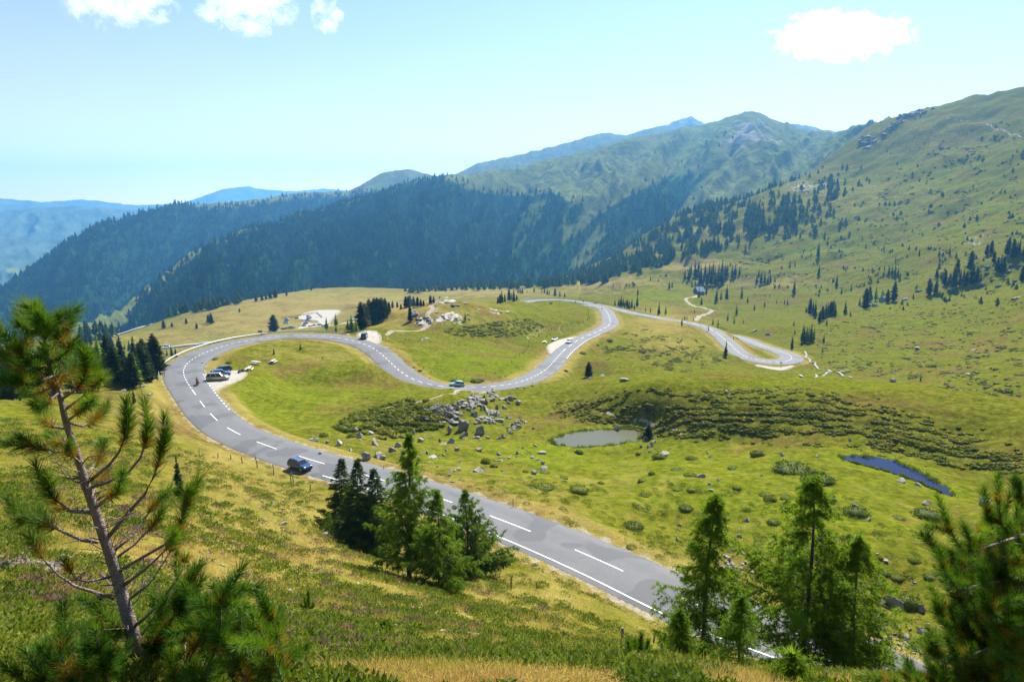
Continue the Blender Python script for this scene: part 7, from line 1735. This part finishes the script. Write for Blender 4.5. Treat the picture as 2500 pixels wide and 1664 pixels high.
for i, (u, v, u2, v2, lb, dmin) in enumerate([(609,904,622,897,'pale timber picnic table nearest the parked motorcycle',120),(624,889,634,892,'pale timber picnic table set crosswise behind the nearest one',120),(667,886,678,880,'pale timber picnic table with a sitter, up the slope inside the hairpin',120),(1329.5,837,1338,831,'pale timber picnic table beside the gravel bay of the upper bend',200),(774,775,778,772,'upper of the two pale picnic tables beside the car park',420),(775,783,779,780,'lower of the two pale picnic tables beside the car park',420)]):
    o = make_table() if tb is None else copy_tree(tb); tb = tb or o
    p = ground_at(u, v, dmin); o.location = p + [0, 0, .02 if dmin < 400 else .2]; o.rotation_euler = (0, 0, head_px(u, v, u2, v2, (dmin, 1e9))); tag(o, lb, 'picnic table', 'timber picnic tables')
    if dmin == 420: o.scale = (1.5, 1.5, 1.2)
    if i == 2:
        a = o.rotation_euler[2]; off = Vector((-.2, .72, 0)); off.rotate(Euler((0, 0, a))); person(Vector(p) + off, a - math.pi / 2, 'person in dark red sitting at the upper picnic table inside the hairpin', cloth('dark_red_cloth', (.22, .04, .04)), DKB, 'sit')

# ------------------------------------------------------------------ guardrails, posts, fences, signs
STEEL = simple('galvanised_steel', (.62, .65, .66), .38, .55, var=.12, vscale=2)
def guardrail(k0, k1, label, off=.75):
    o = bpy.data.objects.new('guardrail', None); COL.objects.link(o); p0 = ROAD[(k0 + k1) // 2]; o.location = p0[:3]; tag(o, label, 'guardrail')
    ks = np.arange(k0, k1, 2); hw = ROAD[ks, 3] / 2 + off; C = np.stack([ROAD[ks, 0] + ROAD_N[ks, 0] * hw, ROAD[ks, 1] + ROAD_N[ks, 1] * hw, ROAD[ks, 2] + LIFT[ks]], 1) - p0[:3]
    prof = [(.0, .40), (-.05, .46), (-.05, .52), (.0, .58), (-.05, .64), (-.05, .70), (.0, .76), (.012, .76), (.012, .40)]
    rings = []; tap = len(C) - 1
    for i, c in enumerate(C):
        dz = -.45 * max(0, 1 - i / 4) - .45 * max(0, 1 - (tap - i) / 4); nx, ny = ROAD_N[ks[i]]
        rings.append([(c[0] + nx * a, c[1] + ny * a, c[2] + z + dz * .8) for a, z in prof])
    b = MB(); b.loft(rings); b.build('rail', STEEL, o)
    pm = MB(); pm.box((0, 0, .32), (.10, .10, .90)); pme = pm.mesh('rail_post', [STEEL]); st = max(1, len(C) // 60)
    for i in range(1, len(C), max(2, st)): link('post', pme, o, Vector(C[i]) + Vector((*(ROAD_N[ks[i]] * .09), 0)))
    return o
guardrail(s_idx0 := kat(449, 918), kat(826, 826), 'long curved steel guardrail round the outside of the left hairpin')
guardrail(kat(1322, 741.5), kat(1590, 773), 'steel guardrail along the far loop and the straight after it')

PCACHE = []
for i in range(4):
    b = MB(); r_ = random.Random(i); b.tube([(0, 0, -.2), (r_.uniform(-.02, .02), r_.uniform(-.02, .02), .6), (r_.uniform(-.05, .05), r_.uniform(-.05, .05), 1.0)], [.055, .05, .045], 7); PCACHE.append(b.mesh('fence_post', [GREYW_]))
def post(u, v, hpx, label, group=None, dr=(0, 1e9), thick=1.0):
    p = ground_at(u, v, *dr); h = hpx * m_per_px(p); t = max(.9, thick) * max(1, zdepth(p) / 160)
    return tag(link('fence_post', PCACHE[rng.integers(4)], None, p, (rng.normal() * .05, rng.normal() * .06, rng.random() * 6.28), (t, t, h)), label, 'post', group)
for u, v, h_, lb in [(532,1117,12,'short fence post, farthest up the slope left of the navy car'),(564,1121,12,'second fence post up the slope left of the navy car'),(592,1131,19,'leaning fence post in the middle of the row left of the navy car'),(628,1142,26,'tall fence post just left of the navy car'),(668,1158,26,'stout fence post below the navy car'),(711,1178,26,'taller post of the close pair below the navy car'),(717,1177,17,'shorter post of the close pair below the navy car'),(757,1200,21,'fence post between the close pair and the roadside clump'),(1248,1437,38,'fence post right of the roadside clump of trees'),(1520,1558,28,'fence post on the near slope right of the tree clump'),(1597,1563,22,'fence post close to the edge line of the near road'),(1611,1610,44,'fence post beside the upright young pine'),(350,968,34,'weathered upright post on the crest left of the hairpin'),(403,921,17,'stout post at the left end of the hairpin guardrail'),(1253,1236,22,'thin marker post at the far edge of the near road'),(623,1120,12,'thin marker post at the near edge of the road by the navy car'),(937,1146,11,'thin marker post by the road behind the tall larch')]:
    post(u, v, h_, lb, None, (20, 400), .8 if 'marker' in lb else 1.2)
for x, y in [(60,1080),(135,1135),(200,1185),(310,1240),(420,1275),(535,1300),(680,1315),(795,1315),(900,1335),(1000,1295),(1100,1295),(1228,1258),(1298,1215),(1410,1143),(1468,1093),(1518,1025),(1580,993),(1620,965),(1645,953),(1665,933),(1690,913),(1710,875),(1712,805)]:
    post(1000 + x / 5.89, 700 + y / 5.89, 8, 'wooden post of the fence round the meadow inside the middle bend', 'fence posts round the inner meadow', (120, 600), 1.1)
for x, y in [(570,745),(610,748),(720,715),(765,698),(800,690),(850,668),(880,648),(920,650),(965,648),(1020,638),(1080,600),(1115,585),(1105,540),(1095,480)]:
    post(1250 + x / 5.89, 680 + y / 5.89, 8, 'wooden post of the fence along the top of the upper bend', 'fence posts above the upper bend', (150, 700), 1.1)
for x, y in [(1905,702),(1975,755),(2015,775),(2185,912)]:
    post(600 + x / 5.89, 700 + y / 5.89, 9, 'wooden post of the fence below the knoll lay-by', 'fence posts below the knoll lay-by', (120, 500), 1.1)

def sign(u, v, hpx, panels, label, dr, facing):
    """panels: (height along the post, width, height, yaw)"""
    p = ground_at(u, v, *dr); s = m_per_px(p); h = hpx * s; o = bpy.data.objects.new('road_sign', None); COL.objects.link(o); o.location = p; o.rotation_euler = (0, 0, facing); tag(o, label, 'road sign')
    b = MB(); b.tube([(0, 0, -.2), (0, 0, h)], .05, 8); b.build('post', STEEL if panels and panels[0][4] else GREYW_, o)
    for f, w_, hh, yaw, steel in panels:
        b = MB(); b.box((0, 0, 0), (w_, .03, hh)); x = b.build('panel', SIGNB, o, loc=(0, -.06, h * f - hh / 2), rot=(0, 0, yaw)); bv = x.modifiers.new('b', 'BEVEL'); bv.width = .01
    return o
SIGNB = simple('grey_sign_back', (.10, .115, .12), .6, .2)
sign(635.5, 817.5, 13, [(1.0, 1.3, .62, 0, True)], 'sign board on a post behind the hairpin guardrail', (150, 400), .2)
sign(832.5, 822, 12, [(1.0, .75, .75, 1.3, True)], 'edge-on traffic sign at the right end of the hairpin guardrail', (150, 400), .3)
sign(841.5, 819.5, 13, [(1.0, .35, .5, 1.1, True)], 'thin pole with a small plate right of the edge-on sign', (150, 400), .1)
sign(1906.5, 896.5, 14, [(1.0, 1.0, .34, .15, False), (.80, .9, .30, -.5, False)], 'dark wooden signpost with two arms at the right-hand hairpin', (180, 400), .2)

def rail_fence(uv, label, dr, hgt=1.4, sp=4.0):
    P = np.array([ground_at(u, v, *dr) for u, v in uv]); C = resample(P, sp); o = bpy.data.objects.new('wooden_fence', None); COL.objects.link(o); o.location = C[0]; tag(o, label, 'fence'); C = C - C[0]
    pm = MB(); pm.box((0, 0, hgt / 2 - .1), (.22, .22, hgt + .2)); me = pm.mesh('fence_post', [DARKW])
    for c in C[:90]: link('post', me, o, c)
    for z in (.45, 1.15):
        b = MB(); b.tube([c + [0, 0, z * hgt / 1.3] for c in C], .16, 4); b.build('rail', DARKW, o)
rail_fence([(688,779.5),(705,776.5),(740,770.5),(772,765)], 'dark timber fence along the back of the car park', (500, 1200), 1.9)
rail_fence([(772.5,765),(780,771),(788,778)], 'dark timber fence down the right side of the car park', (500, 1200), 1.9)

# ------------------------------------------------------------------ hut
def hut(u, v, dr):
    p = ground_at(u, v, *dr); o = bpy.data.objects.new('alpine_hut', None); COL.objects.link(o); o.location = p; o.rotation_euler = (0, 0, R(28)); tag(o, 'dark timber hut with a steep grey roof at the end of the gravel track', 'hut')
    b = MB(); b.box((0, 0, 1.6), (8.4, 6.4, 3.6)); b.add([(-4.2, -3.2, 3.4), (-4.2, 3.2, 3.4), (-4.2, 0, 7.0), (4.2, -3.2, 3.4), (4.2, 3.2, 3.4), (4.2, 0, 7.0)], [(0, 1, 2), (3, 5, 4), (0, 2, 5, 3), (1, 4, 5, 2)]); b.build('wall', DARKW, o)
    r_ = MB()
    for s in (1, -1): r_.add([(-4.9, s * 3.9, 2.75), (4.9, s * 3.9, 2.75), (4.9, 0, 7.25), (-4.9, 0, 7.25), (-4.9, s * 3.9, 2.95), (4.9, s * 3.9, 2.95), (4.9, 0, 7.45), (-4.9, 0, 7.45)], [(0, 1, 2, 3), (4, 5, 6, 7), (0, 1, 5, 4), (0, 3, 7, 4), (1, 2, 6, 5)])
    r_.build('roof', simple('grey_sheet_roof', (.36, .38, .40), .4, .5, var=.1), o)
    c = MB(); c.box((1.8, .8, 7.2), (.7, .7, 1.8)); c.build('chimney', simple('stone_chimney', (.3, .28, .26), .9), o)
    d = MB(); d.box((0, 0, 0), (1.0, .08, 2.0)); d.build('door', GREYW_, o, loc=(.6, -3.24, 1.0))
    for x in (-2.6, 2.8):
        w_ = MB(); w_.box((0, 0, 0), (1.0, .07, 1.0)); ww = w_.build('window', BLEACH, o, loc=(x, -3.23, 1.9)); g = MB(); g.box((0, -.04, 0), (.8, .03, .8)); g.build('pane', GLASS, ww)
    for y in (-1.2, 1.2):
        w_ = MB(); w_.box((0, 0, 0), (.07, .9, 1.0)); ww = w_.build('window', BLEACH, o, loc=(-4.23, y, 1.9)); g = MB(); g.box((-.04, 0, 0), (.03, .7, .8)); g.build('pane', GLASS, ww)
hut(1706, 718, (480, 900))

# ------------------------------------------------------------------ stream by the right-hand hairpin
FOAM = simple('foaming_water', (.22, .225, .20), .85, var=.2, vscale=2)
def brook(uv, w_, dr=(150, 500)):
    P = np.array([ground_at(u, v, *dr) for u, v in uv]); C = resample(catmull(P, 1.5), 1.5); t = np.gradient(C[:, :2], axis=0); t /= np.linalg.norm(t, axis=1)[:, None] + 1e-9; nn = np.stack([-t[:, 1], t[:, 0]], 1)
    C[:, :2] += nn * (fbm(np.arange(len(C)) / 3., np.arange(len(C)) * 0 + .3, 2, 171) * 1.0)[:, None]; wv = w_ * (1 + .6 * perlin(np.arange(len(C)) / 2., np.arange(len(C)) * 0, 173))
    V = np.concatenate([np.column_stack([C[:, :2] + nn * (wv * s)[:, None], H(C[:, 0], C[:, 1]) + .32]) for s in (-.5, .5)]); n = len(C)
    tag(link('stream', mesh_np('stream', V, quads=np.array([(i, i + 1, n + i + 1, n + i) for i in range(n - 1)], np.int32), mats=[FOAM])), kind='structure')
brook([Z6(870,810,0)[:2], Z6(885,850,0)[:2], Z6(920,885,0)[:2], Z6(960,925,0)[:2], Z6(1040,945,0)[:2], Z6(1100,952,0)[:2], Z6(1200,990,0)[:2]], .8)
brook([Z6(850,985,0)[:2], Z6(960,970,0)[:2], Z6(1040,947,0)[:2]], .7); brook([Z6(1100,952,0)[:2], Z6(1180,935,0)[:2]], .6)

# ------------------------------------------------------------------ clouds
def cloud(u, v, ru, rv, d, seed, dens, label):
    c = P_d(u, v, d); s = d * 1.04 / F; o_r = (ru * s, ru * s * .55, rv * s)
    m = bpy.data.materials.new('cloud_vapour'); m.use_nodes = True; nt = m.node_tree
    for n in list(nt.nodes): nt.nodes.remove(n)
    out = nd(nt, 'ShaderNodeOutputMaterial'); pv = nd(nt, 'ShaderNodeVolumePrincipled'); pv.inputs['Color'].default_value = (1, 1, 1, 1); pv.inputs['Anisotropy'].default_value = .55
    tc = nd(nt, 'ShaderNodeTexCoord').outputs['Object']; mp = nd(nt, 'ShaderNodeMapping'); mp.inputs['Location'].default_value = (seed * 3.1, seed * 1.7, seed * .9); mp.inputs['Scale'].default_value = (1.0 * ru / 60, .55 * ru / 60, 1.0 * rv / 60); nt.links.new(tc, mp.inputs['Vector'])
    ln = nd(nt, 'ShaderNodeVectorMath', operation='LENGTH'); nt.links.new(tc, ln.inputs[0])
    f = noise(nt, mp.outputs[0], 1.9, 8, .58, .4); f = mth(nt, 'MULTIPLY', mth(nt, 'SUBTRACT', f, .5), 5.2)
    fall = mth(nt, 'SUBTRACT', .55, mth(nt, 'POWER', ln.outputs['Value'], 1.6)); dn = mth(nt, 'MULTIPLY', mth(nt, 'ADD', fall, f), 2.0, clamp=True)
    edge = mth(nt, 'MULTIPLY', mth(nt, 'SUBTRACT', 1.0, ln.outputs['Value'], clamp=True), 6.0, clamp=True)
    nt.links.new(mth(nt, 'MULTIPLY', mth(nt, 'MULTIPLY', dn, edge), dens), pv.inputs['Density']); nt.links.new(pv.outputs[0], out.inputs['Volume'])
    b = MB(); V, T = rock_geo(1, 3, 1, 0); b.add([tuple(q) for q in unit(V)], [tuple(t) for t in T]); o = b.build('cloud', m, loc=c, scale=o_r); return tag(o, label, 'cloud')
CLOUDS = True
if CLOUDS:
    cloud(285, -4, 125, 66, 4300, 1, .009, 'ragged white cloud cut by the top edge, leftmost of the clouds')
    cloud(600, 2, 120, 76, 4300, 2, .009, 'broad white cloud at the top edge, second from the left')
    cloud(798, 36, 40, 48, 4300, 3, .009, 'small upright puff of cloud right of the broad one')
    cloud(2052, 88, 165, 54, 4300, 4, .009, 'single flat-based white cloud high over the right-hand peaks')
scn.cycles.volume_step_rate = 4.0; scn.cycles.volume_max_steps = 256
